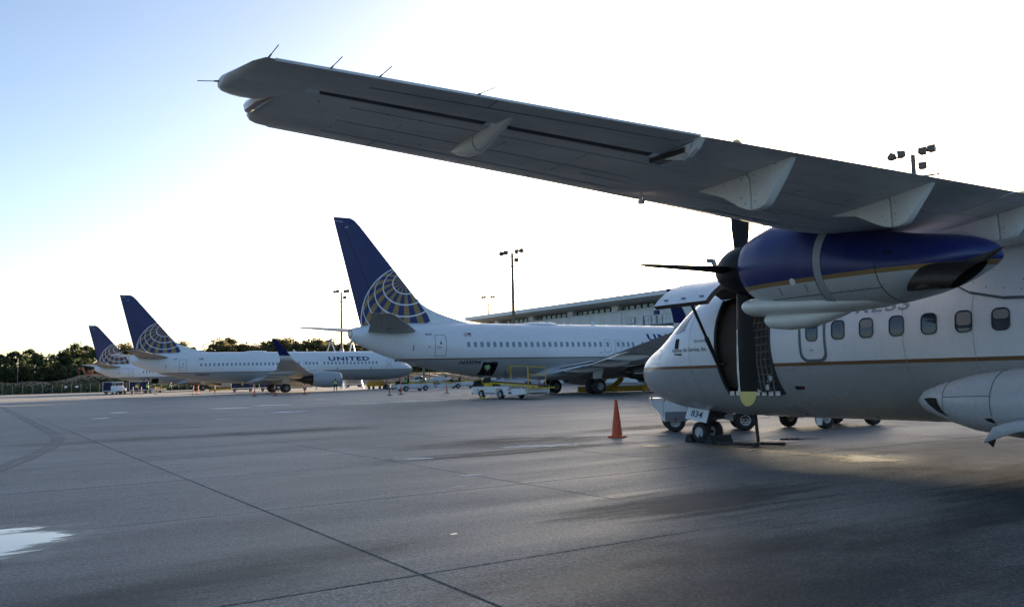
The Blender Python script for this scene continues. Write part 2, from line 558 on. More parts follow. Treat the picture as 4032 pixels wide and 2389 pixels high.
def text_mesh(txt, size, bold=0.0, shear=0.0, space=1.0, cut=0.06):
    """letter outlines as a flat mesh, sliced in rows so that it can be laid on a curved skin; returns bmesh and width"""
    cu = bpy.data.curves.new('t', 'FONT')
    cu.body = txt
    cu.size = size
    cu.offset = bold
    cu.shear = shear
    cu.space_character = space
    cu.resolution_u = 3
    ob = bpy.data.objects.new('t', cu)
    col.objects.link(ob)
    bpy.context.view_layer.update()
    me = bpy.data.meshes.new_from_object(ob)
    bpy.data.objects.remove(ob)
    bpy.data.curves.remove(cu)
    bm = bmesh.new()
    bm.from_mesh(me)
    bpy.data.meshes.remove(me)
    x0 = min(v.co.x for v in bm.verts)
    x1 = max(v.co.x for v in bm.verts)
    y0 = min(v.co.y for v in bm.verts)
    y1 = max(v.co.y for v in bm.verts)
    if cut:
        y = y0 + cut
        while y < y1:
            bmesh.ops.bisect_plane(bm, geom=bm.verts[:] + bm.edges[:] + bm.faces[:], plane_co=(0, y, 0), plane_no=(0, 1, 0))
            y += cut
        x = x0 + cut * 3
        while x < x1:
            bmesh.ops.bisect_plane(bm, geom=bm.verts[:] + bm.edges[:] + bm.faces[:], plane_co=(x, 0, 0), plane_no=(1, 0, 0))
            x += cut * 3
    for v in bm.verts:
        v.co.x -= x0
        v.co.y -= y0
    return bm, x1 - x0, y1 - y0

def text_on(name, parent, m_, txt, height, mapfn, width=None, **kw):
    """letters of cap height `height`, mapped by mapfn(u, v)"""
    bm, w, h = text_mesh(txt, 1.0, cut=None, **kw)
    bm.free()
    sz = height / h
    bm, w, h = text_mesh(txt, sz, bold=kw.get('bold', 0) * sz, shear=kw.get('shear', 0), space=kw.get('space', 1), cut=max(height / 6, 0.02))
    kx = width / w if width else 1.0
    for v in bm.verts:
        v.co = Vector(mapfn(v.co.x * kx, v.co.y))
    me = bpy.data.meshes.new(name)
    bm.to_mesh(me)
    bm.free()
    me.materials.append(MATS[m_])
    o = bpy.data.objects.new(name, me)
    col.objects.link(o)
    o.parent = parent
    return o

# a body of revolution-like skin given by stations (s, z_bottom, z_top, half_width)
class Skin:
    def __init__(self, st, zc=None, P=None):
        self.st = st
        self.S = [q[0] for q in st]
        self.P = P
        self.zc = zc
    def at(self, s):
        st = self.st
        if s <= st[0][0]:
            return st[0][1:]
        for a, b in zip(st, st[1:]):
            if s <= b[0]:
                t = (s - a[0]) / (b[0] - a[0])
                return tuple(x + (y - x) * t for x, y in zip(a[1:], b[1:]))
        return st[-1][1:]
    def mid(self, zb, zt):
        return zb + (zt - zb) * 0.5
    def pt(self, s, th, off=0.0):
        """th from the port/starboard horizontal, + up; lateral value first"""
        zb, zt, hw = self.at(s)
        zm = self.mid(zb, zt)
        h = (zt - zb) / 2
        return hw * math.cos(th) + off * math.cos(th), zm + h * math.sin(th) + off * math.sin(th)
    def th(self, s, z):
        zb, zt, hw = self.at(s)
        zm = self.mid(zb, zt)
        h = (zt - zb) / 2
        return math.asin(max(-1, min(1, (z - zm) / h)))
    def lay(self, s, z0, v, off, side=1):
        """point on the skin a length v (along the curve) above height z0 at station s"""
        zb, zt, hw = self.at(s)
        t = self.th(s, z0) + v / max(0.3, (hw + (zt - zb) / 2) / 2)
        l, z = self.pt(s, t, off)
        return self.P(s, side * l, z)
    def rings(self, ss, n=48):
        out = []
        for s in ss:
            out.append([self.P(s, *self.pt(s, 2 * math.pi * k / n)) for k in range(n)])
        return out

def smooth_st(st, k=4):
    """refine stations with Catmull-Rom so that the skin has no facets lengthways"""
    out = []
    A = np.array(st, float)
    n = len(A)
    for i in range(n - 1):
        p0, p1, p2, p3 = A[max(i - 1, 0)], A[i], A[i + 1], A[min(i + 2, n - 1)]
        for j in range(k):
            t = j / k
            s = p1[0] + (p2[0] - p1[0]) * t
            h = p2[0] - p1[0]
            def tang(a, b, c):
                ha, hb = max(b[0] - a[0], 1e-6), max(c[0] - b[0], 1e-6)
                if b[0] - a[0] < 1e-6:
                    return (c[1:] - b[1:]) / hb
                if c[0] - b[0] < 1e-6:
                    return (b[1:] - a[1:]) / ha
                d0, d1 = (b[1:] - a[1:]) / ha, (c[1:] - b[1:]) / hb
                tt = np.where(d0 * d1 > 0, 2 * d0 * d1 / (d0 + d1 + 1e-12 * np.sign(d0 + d1 + 1e-30)), 0.0)
                return tt
            m1, m2 = tang(p0, p1, p2), tang(p1, p2, p3)
            t2, t3 = t * t, t * t * t
            y = (2 * t3 - 3 * t2 + 1) * p1[1:] + (t3 - 2 * t2 + t) * h * m1 + (-2 * t3 + 3 * t2) * p2[1:] + (t3 - t2) * h * m2
            out.append((s, *y))
    out.append(tuple(A[-1]))
    return out

def foil(x, t, camber=0.02):
    yt = 5 * t * (0.2969 * math.sqrt(max(x, 0)) - 0.126 * x - 0.3516 * x * x + 0.2843 * x ** 3 - 0.1030 * x ** 4)
    p = 0.4
    yc = camber / p ** 2 * (2 * p * x - x * x) if x < p else camber / (1 - p) ** 2 * (1 - 2 * p + 2 * p * x - x * x)
    return yc + yt, yc - yt
def foil_ring(x0, x1, t, n=10, camber=0.02):
    xs = [x0 + (x1 - x0) * (0.5 - 0.5 * math.cos(math.pi * k / n)) for k in range(n + 1)]
    up = [(x, foil(x, t, camber)[0]) for x in reversed(xs)]
    lo = [(x, foil(x, t, camber)[1]) for x in xs[1 if x0 == 0 else 0:]]
    return up + lo

# ================================================================== THE SETTING
# land reaching to the horizon
g = MB()
g.add([(-3000, -3000, -0.08), (3000, -3000, -0.08), (3000, 3000, -0.08), (-3000, 3000, -0.08)], [(0, 1, 2, 3)])
struct(g.build('ground', 'grass_soil', smooth=0))

# near apron as single poured slabs with sealed joints, the rest of the apron as one sheet around them
SX0, SW, NX = 3.07 - 3.7 * 5, 3.7, 15
SY0, SH, NY = 6.24 - 4.18 * 3, 4.18, 13
SX1, SY1 = SX0 + SW * NX, SY0 + SH * NY
AX0, AX1, AY0, AY1 = -260, 260, -220, 200
g = MB()
xs, ys = (AX0, SX0, SX1, AX1), (AY0, SY0, SY1, AY1)
for i in range(3):
    for j in range(3):
        if i == 1 and j == 1:
            continue
        g.add([(xs[i], ys[j], 0), (xs[i + 1], ys[j], 0), (xs[i + 1], ys[j + 1], 0), (xs[i], ys[j + 1], 0)], [(0, 1, 2, 3)])
apron = struct(g.build('apron', 'apron_concrete', smooth=0))
g = MB().add([(SX0, SY0, -0.010), (SX1, SY0, -0.010), (SX1, SY1, -0.010), (SX0, SY1, -0.010)], [(0, 1, 2, 3)])
g.build('joint_sealant', 'joint_seal', apron, smooth=0)
gap = 0.012
g = MB()
hw, hh = SW / 2 - gap, SH / 2 - gap
g.loft([[(-hw, -hh, -0.03), (hw, -hh, -0.03), (hw, hh, -0.03), (-hw, hh, -0.03)],
        [(-hw, -hh, -0.006), (hw, -hh, -0.006), (hw, hh, -0.006), (-hw, hh, -0.006)],
        [(-hw + 0.006, -hh + 0.006, 0), (hw - 0.006, -hh + 0.006, 0), (hw - 0.006, hh - 0.006, 0), (-hw + 0.006, hh - 0.006, 0)]], cap0=False)
slab0 = g.build('concrete_slab', 'slab_concrete', apron, smooth=0)
first = True
for i in range(NX):
    for j in range(NY):
        s = slab0 if first else copy_part(slab0)
        first = False
        s.location = (SX0 + (i + 0.5) * SW, SY0 + (j + 0.5) * SH, random.uniform(-0.002, 0.0))

def sheet(name, pts, m_, z=0.004):
    g = MB().add([(x, y, z) for x, y in pts], [tuple(range(len(pts)))])
    return struct(g.build(name, m_, smooth=0))
def blob(cx, cy, ax, ay, rz, seed, n=42, rough=0.35):
    r_ = random.Random(seed)
    ph = [(r_.uniform(0, 6.28), r_.uniform(0.3, 1)) for _ in range(7)]
    pts = []
    for k in range(n):
        t = 2 * math.pi * k / n
        q = 1 + rough * sum(a * math.sin((i + 2) * t + p) / (i + 2) for i, (p, a) in enumerate(ph))
        x, y = ax * q * math.cos(t), ay * q * math.sin(t)
        pts.append((cx + x * math.cos(rz) - y * math.sin(rz), cy + x * math.sin(rz) + y * math.cos(rz)))
    return pts
def disc(name, cx, cy, ax, ay, rz, m_, z):
    c, s_ = math.cos(rz), math.sin(rz)
    q = [(ax * math.cos(2 * math.pi * k / 40), ay * math.sin(2 * math.pi * k / 40)) for k in range(40)]
    g = MB().add([(x, y, 0) for x, y in q], [tuple(range(40))])
    o = g.build(name, m_, smooth=0, loc=(cx, cy, z))
    o.rotation_euler.z = rz
    return struct(o)
# standing water with damp margins
lvl = 0.0030
for i, (cx, cy, ax, ay, rz) in enumerate([
        (-0.15, 9.9, 2.0, 1.35, 0.6),
        (15.3, 12.85, 0.95, 0.42, -0.6),
        (8.9, 8.3, 0.09, 0.04, 0.3), (4.1, 7.6, 0.09, 0.04, 0.1), (7.0, 4.2, 0.07, 0.035, 0.4), (11.0, 5.6, 0.10, 0.04, 0.4)]):
    if ax > 0.5:
        disc('damp_patch', cx, cy, ax * 1.35, ay * 1.45, rz, 'damp_concrete', 0.0022)
    disc('puddle', cx, cy, ax, ay, rz, 'puddle_water', lvl)
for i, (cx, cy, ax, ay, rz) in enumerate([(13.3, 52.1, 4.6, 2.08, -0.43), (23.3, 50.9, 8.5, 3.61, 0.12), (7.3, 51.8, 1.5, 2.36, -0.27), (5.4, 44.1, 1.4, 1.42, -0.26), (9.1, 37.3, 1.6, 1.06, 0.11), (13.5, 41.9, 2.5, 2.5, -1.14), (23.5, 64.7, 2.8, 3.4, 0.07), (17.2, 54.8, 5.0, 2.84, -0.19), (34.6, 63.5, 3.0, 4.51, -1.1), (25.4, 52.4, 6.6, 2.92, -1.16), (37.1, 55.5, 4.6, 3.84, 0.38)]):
    disc('pale_streak', cx, cy, ax, ay, rz, 'pale_ground_streak', 0.0030 + 0.0001 * i)  # flat pale streaks across the middle of the apron
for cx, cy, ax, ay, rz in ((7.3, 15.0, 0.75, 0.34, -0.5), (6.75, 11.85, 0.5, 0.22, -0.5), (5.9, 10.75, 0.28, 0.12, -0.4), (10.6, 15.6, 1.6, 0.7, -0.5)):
    disc('pale_patch', cx, cy, ax, ay, rz, 'pale_patch', 0.0034)  # first three paint puddles' sky reflection as pale colour; last is worn concrete
# painted marks, rubber, shade and sealed cracks, each sheet a little above the slabs
sheet('painted_line', [(12.76, 12.9), (12.74, 9.8), (12.82, 9.8), (12.84, 12.9)], 'worn_yellow_line', 0.0055)
sheet('painted_line', [(12.93, 13.0), (12.91, 9.6), (12.99, 9.6), (13.01, 13.0)], 'worn_yellow_line', 0.0055)
disc('lit_paint_patch', 12.85, 9.2, 1.55, 1.65, 0.0, 'worn_yellow_lit_patch', 0.0050)  # worn yellow paint with the golden light on it put into the colour
disc('lit_paint_patch', 12.2, 13.75, 0.75, 0.6, -0.4, 'worn_yellow_lit_patch', 0.0050)
sheet('painted_line', [(1.0, 31.2), (30.0, 31.2), (30.0, 31.32), (1.0, 31.32)], 'worn_red_line', 0.0052)
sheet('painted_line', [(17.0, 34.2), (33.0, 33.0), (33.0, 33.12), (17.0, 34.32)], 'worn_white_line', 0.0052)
lane = [(2.5, 80.0), (2.5, 31.0), (2.35, 28.2), (1.9, 25.0), (1.2, 21.5), (0.4, 18.5)]
def ribbon(name, pts, w0, w1, m_, z):
    n = len(pts)
    g = MB().add([(x + w0, y, z) for x, y in pts] + [(x + w1, y, z) for x, y in pts], [(i, i + 1, i + 1 + n, i + n) for i in range(n - 1)])
    return struct(g.build(name, m_, smooth=0))
ribbon('painted_line', lane, -0.14, 0.14, 'faint_line', 0.0052)
ribbon('painted_edge', lane, -0.18, -0.14, 'crack_seal', 0.0054)
ribbon('painted_edge', lane, 0.14, 0.18, 'crack_seal', 0.0054)
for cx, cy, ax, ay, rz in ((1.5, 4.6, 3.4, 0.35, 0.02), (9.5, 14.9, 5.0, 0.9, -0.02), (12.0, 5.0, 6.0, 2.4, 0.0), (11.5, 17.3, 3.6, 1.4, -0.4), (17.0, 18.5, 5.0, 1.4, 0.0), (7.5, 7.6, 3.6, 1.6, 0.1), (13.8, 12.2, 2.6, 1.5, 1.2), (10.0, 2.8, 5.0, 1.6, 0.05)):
    disc('tyre_and_dark_mark', cx, cy, ax, ay, rz, 'rubber_and_dark_mark', 0.0018 + 0.00003 * cy)  # tyre rubber, plus broad discs that darken the lower right
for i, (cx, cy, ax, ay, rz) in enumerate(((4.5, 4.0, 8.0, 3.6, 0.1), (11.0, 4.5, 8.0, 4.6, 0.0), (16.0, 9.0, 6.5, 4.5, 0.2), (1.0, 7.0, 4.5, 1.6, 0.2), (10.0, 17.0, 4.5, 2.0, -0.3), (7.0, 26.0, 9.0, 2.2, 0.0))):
    disc('stain_shade_film', cx, cy, ax, ay, rz, 'stain_shade_film', 0.0010 + 0.0001 * i)  # foreground shade painted in together with broad stains, as soft dark discs
r_ = random.Random(4)
for k in range(0):
    x, y = r_.uniform(0, 16), r_.uniform(5, 20)
    a = r_.choice((0.0, 1.57)) + r_.uniform(-0.25, 0.25)
    pts, px_, py_ = [], x, y
    for q in range(9):
        pts.append((px_, py_))
        a2 = a + r_.uniform(-0.35, 0.35)
        px_ += 0.35 * math.cos(a2)
        py_ += 0.35 * math.sin(a2)
    nx_, ny_ = -math.sin(a) * 0.010, math.cos(a) * 0.010
    n = len(pts)
    struct(MB().add([(u + nx_, v + ny_, 0.0058) for u, v in pts] + [(u - nx_, v - ny_, 0.0058) for u, v in pts], [(i, i + 1, i + 1 + n, i + n) for i in range(n - 1)]).build('sealed_crack', 'crack_seal', smooth=0))

# banks of dug red soil beyond the fence
def bank(name, x0, x1, y0, y1, hfun, m_, nx=60, ny=24):
    vs, fs = [], []
    for j in range(ny + 1):
        for i in range(nx + 1):
            x, y = x0 + (x1 - x0) * i / nx, y0 + (y1 - y0) * j / ny
            vs.append((x, y, hfun(x, y)))
    for j in range(ny):
        for i in range(nx):
            a = j * (nx + 1) + i
            fs.append((a, a + 1, a + nx + 2, a + nx + 1))
    return struct(MB().add(vs, fs).build(name, m_, smooth=60))
def hsoil(x, y):
    t = max(0, min(1, (y - 206) / 20))
    h = 2.6 * t * t * (3 - 2 * t)
    h += 1.9 * math.exp(-((x - 25) / 5) ** 2 - ((y - 221) / 5) ** 2)
    h += 1.2 * math.exp(-((x - 33) / 6) ** 2 - ((y - 216) / 5) ** 2)
    h += 0.25 * math.sin(x * 0.9 + y * 0.4) * t + 0.15 * math.sin(x * 2.3 - y * 1.1) * t
    return h - 0.09
bank('soil_bank', -80, 140, 206, 262, hsoil, 'red_soil', 150, 44)
bank('hill', -300, 420, 255, 420, lambda x, y: 2.3 + 3.0 * min(1, (y - 255) / 60) + 0.5 * math.sin(x * 0.06), 'grass_soil', 60, 16)

# ------------------------------------------------------------------ trees and shrubs
def crown_mesh(name, h, rad, seed, m_, nclump=34, per=46, ls=0.30):
    r_ = np.random.default_rng(seed)
    V, F = [], []
    for c in range(nclump):
        t = r_.uniform(0.16, 1.0)
        prof = math.sin(math.pi * min(1, 0.16 + 0.84 * t) ** 0.8) ** 0.55
        a = r_.uniform(0, 6.283)
        q = rad * prof * math.sqrt(r_.uniform(0.05, 1.0))
        cx, cy, cz = q * math.cos(a), q * math.sin(a), h * t * r_.uniform(0.9, 1.06)
        cr = r_.uniform(0.55, 1.15) * rad * 0.33
        for k in range(per):
            d = r_.normal(size=3)
            d /= np.linalg.norm(d)
            p = np.array([cx, cy, cz]) + d * cr * r_.uniform(0.3, 1.15) * np.array([1, 1, 0.75])
            if p[2] < 0.3:
                continue
            u = r_.normal(size=3)
            u /= np.linalg.norm(u)
            w = np.cross(u, r_.normal(size=3))
            w /= np.linalg.norm(w)
            s = ls * r_.uniform(0.6, 1.5)
            o = len(V)
            V += [p - u * s, p + w * s * 0.55, p + u * s, p - w * s * 0.55]
            F.append((o, o + 1, o + 2, o + 3))
    return MB().add(V, F).build(name, m_, None, smooth=0)
def trunk_mesh(h, seed):
    r_ = random.Random(seed)
    g = MB()
    g.tube([(0, 0, -0.3), (0.05, 0.02, h * 0.25), (-0.08, 0.1, h * 0.5), (0.02, 0.02, h * 0.85)], [0.2, 0.16, 0.11, 0.03], 7)
    for k in range(6):
        a, z = r_.uniform(0, 6.28), h * r_.uniform(0.25, 0.6)
        l = h * r_.uniform(0.2, 0.32)
        g.tube([(0, 0, z), (l * 0.5 * math.cos(a), l * 0.5 * math.sin(a), z + l * 0.35), (l * math.cos(a), l * math.sin(a), z + l * 0.8)], [0.08, 0.05, 0.02], 5)
    return g.build('trunk', 'bark', None)
TREES = [(-0.0, 240.0, 9.4), (3.6, 245.0, 9.9), (7.1, 237.9, 9.1), (10.2, 243.8, 10.0), (13.8, 249.6, 10.7), (15.2, 239.5, 8.9), (19.3, 254.3, 9.2), (21.1, 245.1, 9.6), (24.6, 250.8, 11.7), (27.4, 256.5, 11.8), (29.1, 246.3, 10.8), (32.8, 253.9, 10.3), (39.2, 267.1, 12.6), (42.9, 271.6, 12.6), (47.5, 275.9, 11.8), (56.3, 279.4, 13.7), (59.8, 278.7, 12.1), (65.3, 282.6, 12.5), (67.6, 276.9, 14.4), (72.8, 285.9, 15.3), (74.8, 278.1, 14.0), (80.1, 283.9, 13.1), (84.7, 287.8, 14.1), (85.6, 277.1, 15.7), (91.3, 285.8, 15.2), (91.9, 277.2, 13.9), (97.6, 283.7, 15.3), (99.8, 278.7, 14.9), (106.5, 284.7, 15.0), (108.0, 277.7, 14.1), (114.5, 283.8, 14.2), (115.4, 276.9, 13.6), (123.4, 284.4, 13.2), (128.3, 282.2, 12.9), (135.3, 284.5, 12.7), (8.3, 227.8, 6.4), (11.4, 228.7, 6.9), (16.3, 231.4, 6.6), (18.6, 230.3, 6.9), (25.8, 234.6, 7.5)]
protos = {}
for kind, m_ in (('green', 'foliage'), ('haze_lit', 'foliage_haze_lit')):
    for v in range(3):
        c = crown_mesh('crown', 10.0, (3.3, 2.7, 3.9)[v], 11 + v + (7 if kind == 'haze_lit' else 0), m_, (58, 50, 66)[v])
        t = trunk_mesh(9.0, v)
        protos[kind, v] = (c.data, t.data)
        bpy.data.objects.remove(c)
        bpy.data.objects.remove(t)
ORD = ['first', 'second', 'third', 'fourth', 'fifth', 'sixth', 'seventh', 'eighth', 'ninth', 'tenth', 'eleventh', 'twelfth', 'thirteenth', 'fourteenth', 'fifteenth', 'sixteenth', 'seventeenth', 'eighteenth', 'nineteenth', 'twentieth', 'twenty-first', 'twenty-second', 'twenty-third', 'twenty-fourth', 'twenty-fifth']
cnt = {}
order = sorted(range(len(TREES)), key=lambda i: TREES[i][0] - 0.1 * TREES[i][1])
for rank, i in enumerate(order):
    x, y, top = TREES[i]
    haze_lit = x > 36
    base = hsoil(x, y) - 0.1 if y < 258 else 2.2 + 3.0 * min(1, (y - 255) / 60)
    h = top - base
    cnt[haze_lit] = cnt.get(haze_lit, 0) + 1
    lab = ('hazy olive tree behind the middle jet, %s from the left of the far row' if haze_lit else 'dark green tree on the bank beyond the fence, %s from the left') % ORD[cnt[haze_lit] - 1]
    t = thing('broadleaf_tree', lab, 'tree', (x, y, base), random.uniform(0, 6.28), 'trees along the airfield edge')
    cd, td = protos['haze_lit' if haze_lit else 'green', (i * 7 + rank) % 3]
    k = h / 10.2
    wx = k * random.uniform(1.25, 1.75)
    for nm, d in (('crown', cd), ('trunk', td)):
        o = bpy.data.objects.new(nm, d)
        col.objects.link(o)
        o.parent = t
        o.scale = (wx, wx, k)
def scatter(name, label, cat, region, n, hmax, ls, m_, seed, hf):
    r_ = np.random.default_rng(seed)
    V, F = [], []
    for k in range(n):
        x, y = region(r_)
        z0 = hf(x, y)
        lump = 0.45 + 0.55 * abs(math.sin(x * 0.55 + 1.3) * math.cos(x * 0.21 + y * 0.3))
        p = np.array([x, y, z0 + min(abs(r_.normal(0, 0.4)), 0.95) * hmax * lump])
        u = r_.normal(size=3); u /= np.linalg.norm(u)
        w = np.cross(u, r_.normal(size=3)); w /= np.linalg.norm(w)
        s = ls * r_.uniform(0.6, 1.5)
        o = len(V)
        V += [p - u * s, p + w * s * 0.6, p + u * s, p - w * s * 0.6]
        F.append((o, o + 1, o + 2, o + 3))
    o = MB().add(V, F).build(name, m_, smooth=0)
    o['kind'] = 'stuff'
    return tag(o, label, cat)
scatter('shrub_belt', 'low green scrub growing behind the chain-link fence', 'shrubs', lambda r_: (r_.uniform(-40, 80), 206 + r_.uniform(0, 1) ** 1.5 * 11), 17000, 2.2, 0.30, 'shrub_leaf', 5, hsoil)
scatter('undergrowth', 'dense dark undergrowth at the feet of the trees', 'shrubs', lambda r_: (r_.uniform(-60, 60), r_.uniform(229, 252)), 26000, 7.0, 0.45, 'foliage', 6, hsoil)
scatter('undergrowth', 'hazy olive undergrowth filling the far tree line', 'shrubs', lambda r_: (r_.uniform(35, 150), r_.uniform(272, 290)), 26000, 11.0, 0.55, 'foliage_haze_lit', 8, lambda x, y: 3.2)

# ------------------------------------------------------------------ perimeter fence
fen = thing('chain_link_fence', 'chain-link perimeter fence on grey posts below the scrub', 'fence', (0, 203.5, 0))
g = MB()
g.bar((0, 0, -0.1), (0, 0, 1.85), 0.05, n=6)
g.bar((0, 0, 1.85), (0, -0.25, 2.15), 0.03, n=5)
p0 = g.build('post', 'fence_grey', fen)
p0.location.x = -22
for k in range(1, 58):
    copy_part(p0, (1.79 * k, 0, 0))
g = MB()
for z in (0.08, 1.78, 2.0):
    g.bar((-22, -0.06 if z < 1.9 else -0.14, z), (82, -0.06 if z < 1.9 else -0.14, z), 0.014, n=4)
k = -22.0
while k < 80:
    g.bar((k, -0.02, 0.05), (k + 1.75, -0.02, 1.8), 0.004, n=3, cap=False)
    g.bar((k + 1.75, -0.03, 0.05), (k, -0.03, 1.8), 0.004, n=3, cap=False)
    k += 0.30
w_ = g.build('wire_mesh', 'fence_grey', fen, smooth=0)
w_['kind'] = 'stuff'
for x in (17.8, 19.9):
    MB().box(x, x + 0.55, -0.1, -0.07, 1.1, 1.5).build('notice_plate', 'paper_white', fen, smooth=0)
wp = MB()
wp.bar((0, 0, 0), (0, 0, 5.6), 0.07, 0.05, 8)
wp.bar((-0.2, 0, 5.5), (0.2, 0, 5.7), 0.05, n=6)
o = wp.build('marker_pole', 'mast_grey', None, loc=(10.3, 226.5, 2.4))
tag(o, 'thin pale pole standing in front of the leftmost trees', 'pole')

# tracked digger on the bank
ex = thing('excavator', 'rusty red excavator arm rising from the soil bank', 'excavator', (25.4, 226.4, 2.6), R(140))
g = MB().box(-1.6, 1.6, -1.2, -0.7, 0, 0.7).box(-1.6, 1.6, 0.7, 1.2, 0, 0.7)
g.build('track', 'black_rubber', ex)
MB().box(-1.5, 1.1, -1.1, 1.1, 0.75, 1.6).build('house', 'excavator_red', ex, bevel=0.06)
g = MB().box(0.0, 1.0, -1.05, -0.1, 1.62, 2.6)
cb = g.build('cab', 'excavator_red', ex, bevel=0.05)
MB().box(0.15, 1.02, -1.07, -0.25, 1.95, 2.5).build('cab_glass', 'cockpit_glass', cb)
g = MB().prism([(0.9, -0.15, 1.3), (2.2, -0.15, 3.2), (3.2, -0.15, 2.9), (3.15, -0.15, 2.65), (2.35, -0.15, 2.8), (1.3, -0.15, 1.2)], (0, 0.35, 0))
g.build('boom', 'excavator_red', ex)
MB().prism([(3.0, -0.12, 3.1), (3.3, -0.12, 3.0), (3.1, -0.12, 0.8), (2.9, -0.12, 0.8)], (0, 0.3, 0)).build('dipper_arm', 'bucket_red', ex)
MB().prism([(2.7, -0.4, 0.9), (3.3, -0.4, 0.9), (3.2, -0.4, 0.2), (2.5, -0.4, 0.1)], (0, 0.85, 0)).build('bucket', 'bucket_red', ex)

# ------------------------------------------------------------------ terminal
ter = thing('terminal_building', 'long pale airport terminal with deep flat roof overhang and window strip', 'building', (84, 0, 0))
Y0, Y1 = -60.0, 149.5
# roof fascia as cast panels 12 m long
g = MB().prism([(0, 0, 12.55), (0, 0, 13.22), (0.5, 0, 13.28), (0.5, 0, 12.55)], (0, 11.94, 0))
pan = g.build('fascia_panel', 'fascia_concrete', ter, smooth=0)
yy = Y0
first = True
while yy < Y1 - 1:
    o = pan if first else copy_part(pan)
    first = False
    o.location = (0, yy, 0)
    if Y1 - yy < 12:
        o.scale = (1, (Y1 - yy) / 11.94, 1)
    yy += 11.97
g = MB()
g.prism([(0.35, Y0, 12.50), (4.2, Y0, 12.02), (4.2, Y0, 12.3), (0.5, Y0, 12.8)], (0, Y1 - Y0 - 0.1, 0))
g.build('soffit', 'soffit_tan', ter, smooth=0)
g = MB().box(0.5, 45, Y0, Y1 - 0.05, 12.80, 13.2)
g.build('roof', 'fascia_concrete', ter, smooth=0)
# long wall in metal panels
g = MB().box(3.0, 3.25, 0.02, 2.96, 4.6, 11.05)
wp0 = g.build('wall_panel', 'terminal_white', ter, smooth=0)
yy = -60.0
first = True
while yy < 148:
    o = wp0 if first else copy_part(wp0)
    first = False
    o.location = (0, yy, 0)
    yy += 2.98
MB().box(2.85, 3.3, Y0, 148.9, 11.06, 11.2).build('parapet_cap', 'terminal_white', ter, smooth=0)
MB().box(3.3, 40, Y0 + 1, 148.6, 0, 11.3).build('core_wall', 'mid_grey', ter, smooth=0)
MB().box(3.27, 3.6, Y0, 148.9, 0, 4.5).build('lower_wall', 'terminal_white', ter, smooth=0)
# clerestory strip: panes with dark posts between
MB().box(4.35, 4.6, Y0 + 1, 148.5, 11.2, 12.2).build('window_backing', 'seam_dark', ter, smooth=0)
g = MB().box(4.18, 4.26, 0, 1.05, 11.32, 11.93)
wn0 = g.build('window_pane', 'terminal_glass', ter, smooth=0)
first = True
yy = -40.0
while yy < 147:
    ph = (yy - 105.9) % 12.05
    if not (ph < 1.6 or ph > 11.0):
        o = wn0 if first else copy_part(wn0)
        first = False
        o.location = (0, yy, 0)
    yy += 1.52
MB().box(4.1, 4.32, Y0 + 1, 148.5, 11.2, 11.3).build('window_sill', 'terminal_white', ter, smooth=0)
g = MB().box(3.3, 4.3, 0, 1.55, 11.21, 12.12)
cl0 = g.build('column', 'terminal_white', ter, smooth=0, bevel=0.03)
first = True
for k in range(-13, 4):
    yy = 105.9 + 12.05 * k
    if yy < Y0 + 1 or yy > 147:
        continue
    o = cl0 if first else copy_part(cl0)
    first = False
    o.location = (0, yy, 0)
MB().bar((2.9, 104.6, 5), (2.9, 104.6, 11), 0.07, n=8).build('downpipe', 'terminal_white', ter)
for yy in (92, 119, 131):
    g = MB().bar((2.7, yy, 11.4), (2.7, yy, 11.75), 0.05, n=6)
    g.lathe([(0, 0.02), (0.05, 0.16), (0.2, 0.16), (0.3, 0.02)], (2.7, yy, 11.15), (0, 0, 1), 10)
    g.build('camera_dome', 'mid_grey', ter)
gs = thing('gate_sign', 'white gate number sign on the terminal wall reading 15', 'sign', (86.95, 102.2, 9.5))
MB().box(-0.14, 0, -0.85, 0.75, -0.42, 0.42).build('board', 'paper_white', gs, smooth=0, bevel=0.02)
g = MB()
for a in ((-0.9, -0.85), (0.75, 0.8)):
    g.box(-0.17, 0.0, a[0], a[1], -0.46, 0.46)
g.box(-0.17, 0.0, -0.9, 0.8, 0.42, 0.47).box(-0.17, 0.0, -0.9, 0.8, -0.47, -0.42)
g.build('frame', 'mid_grey', gs, smooth=0)
text_on('number', gs, 'dark_letter', '15', 0.5, lambda u, v: (-0.146, 0.28 - u, v - 0.25), bold=0.01)

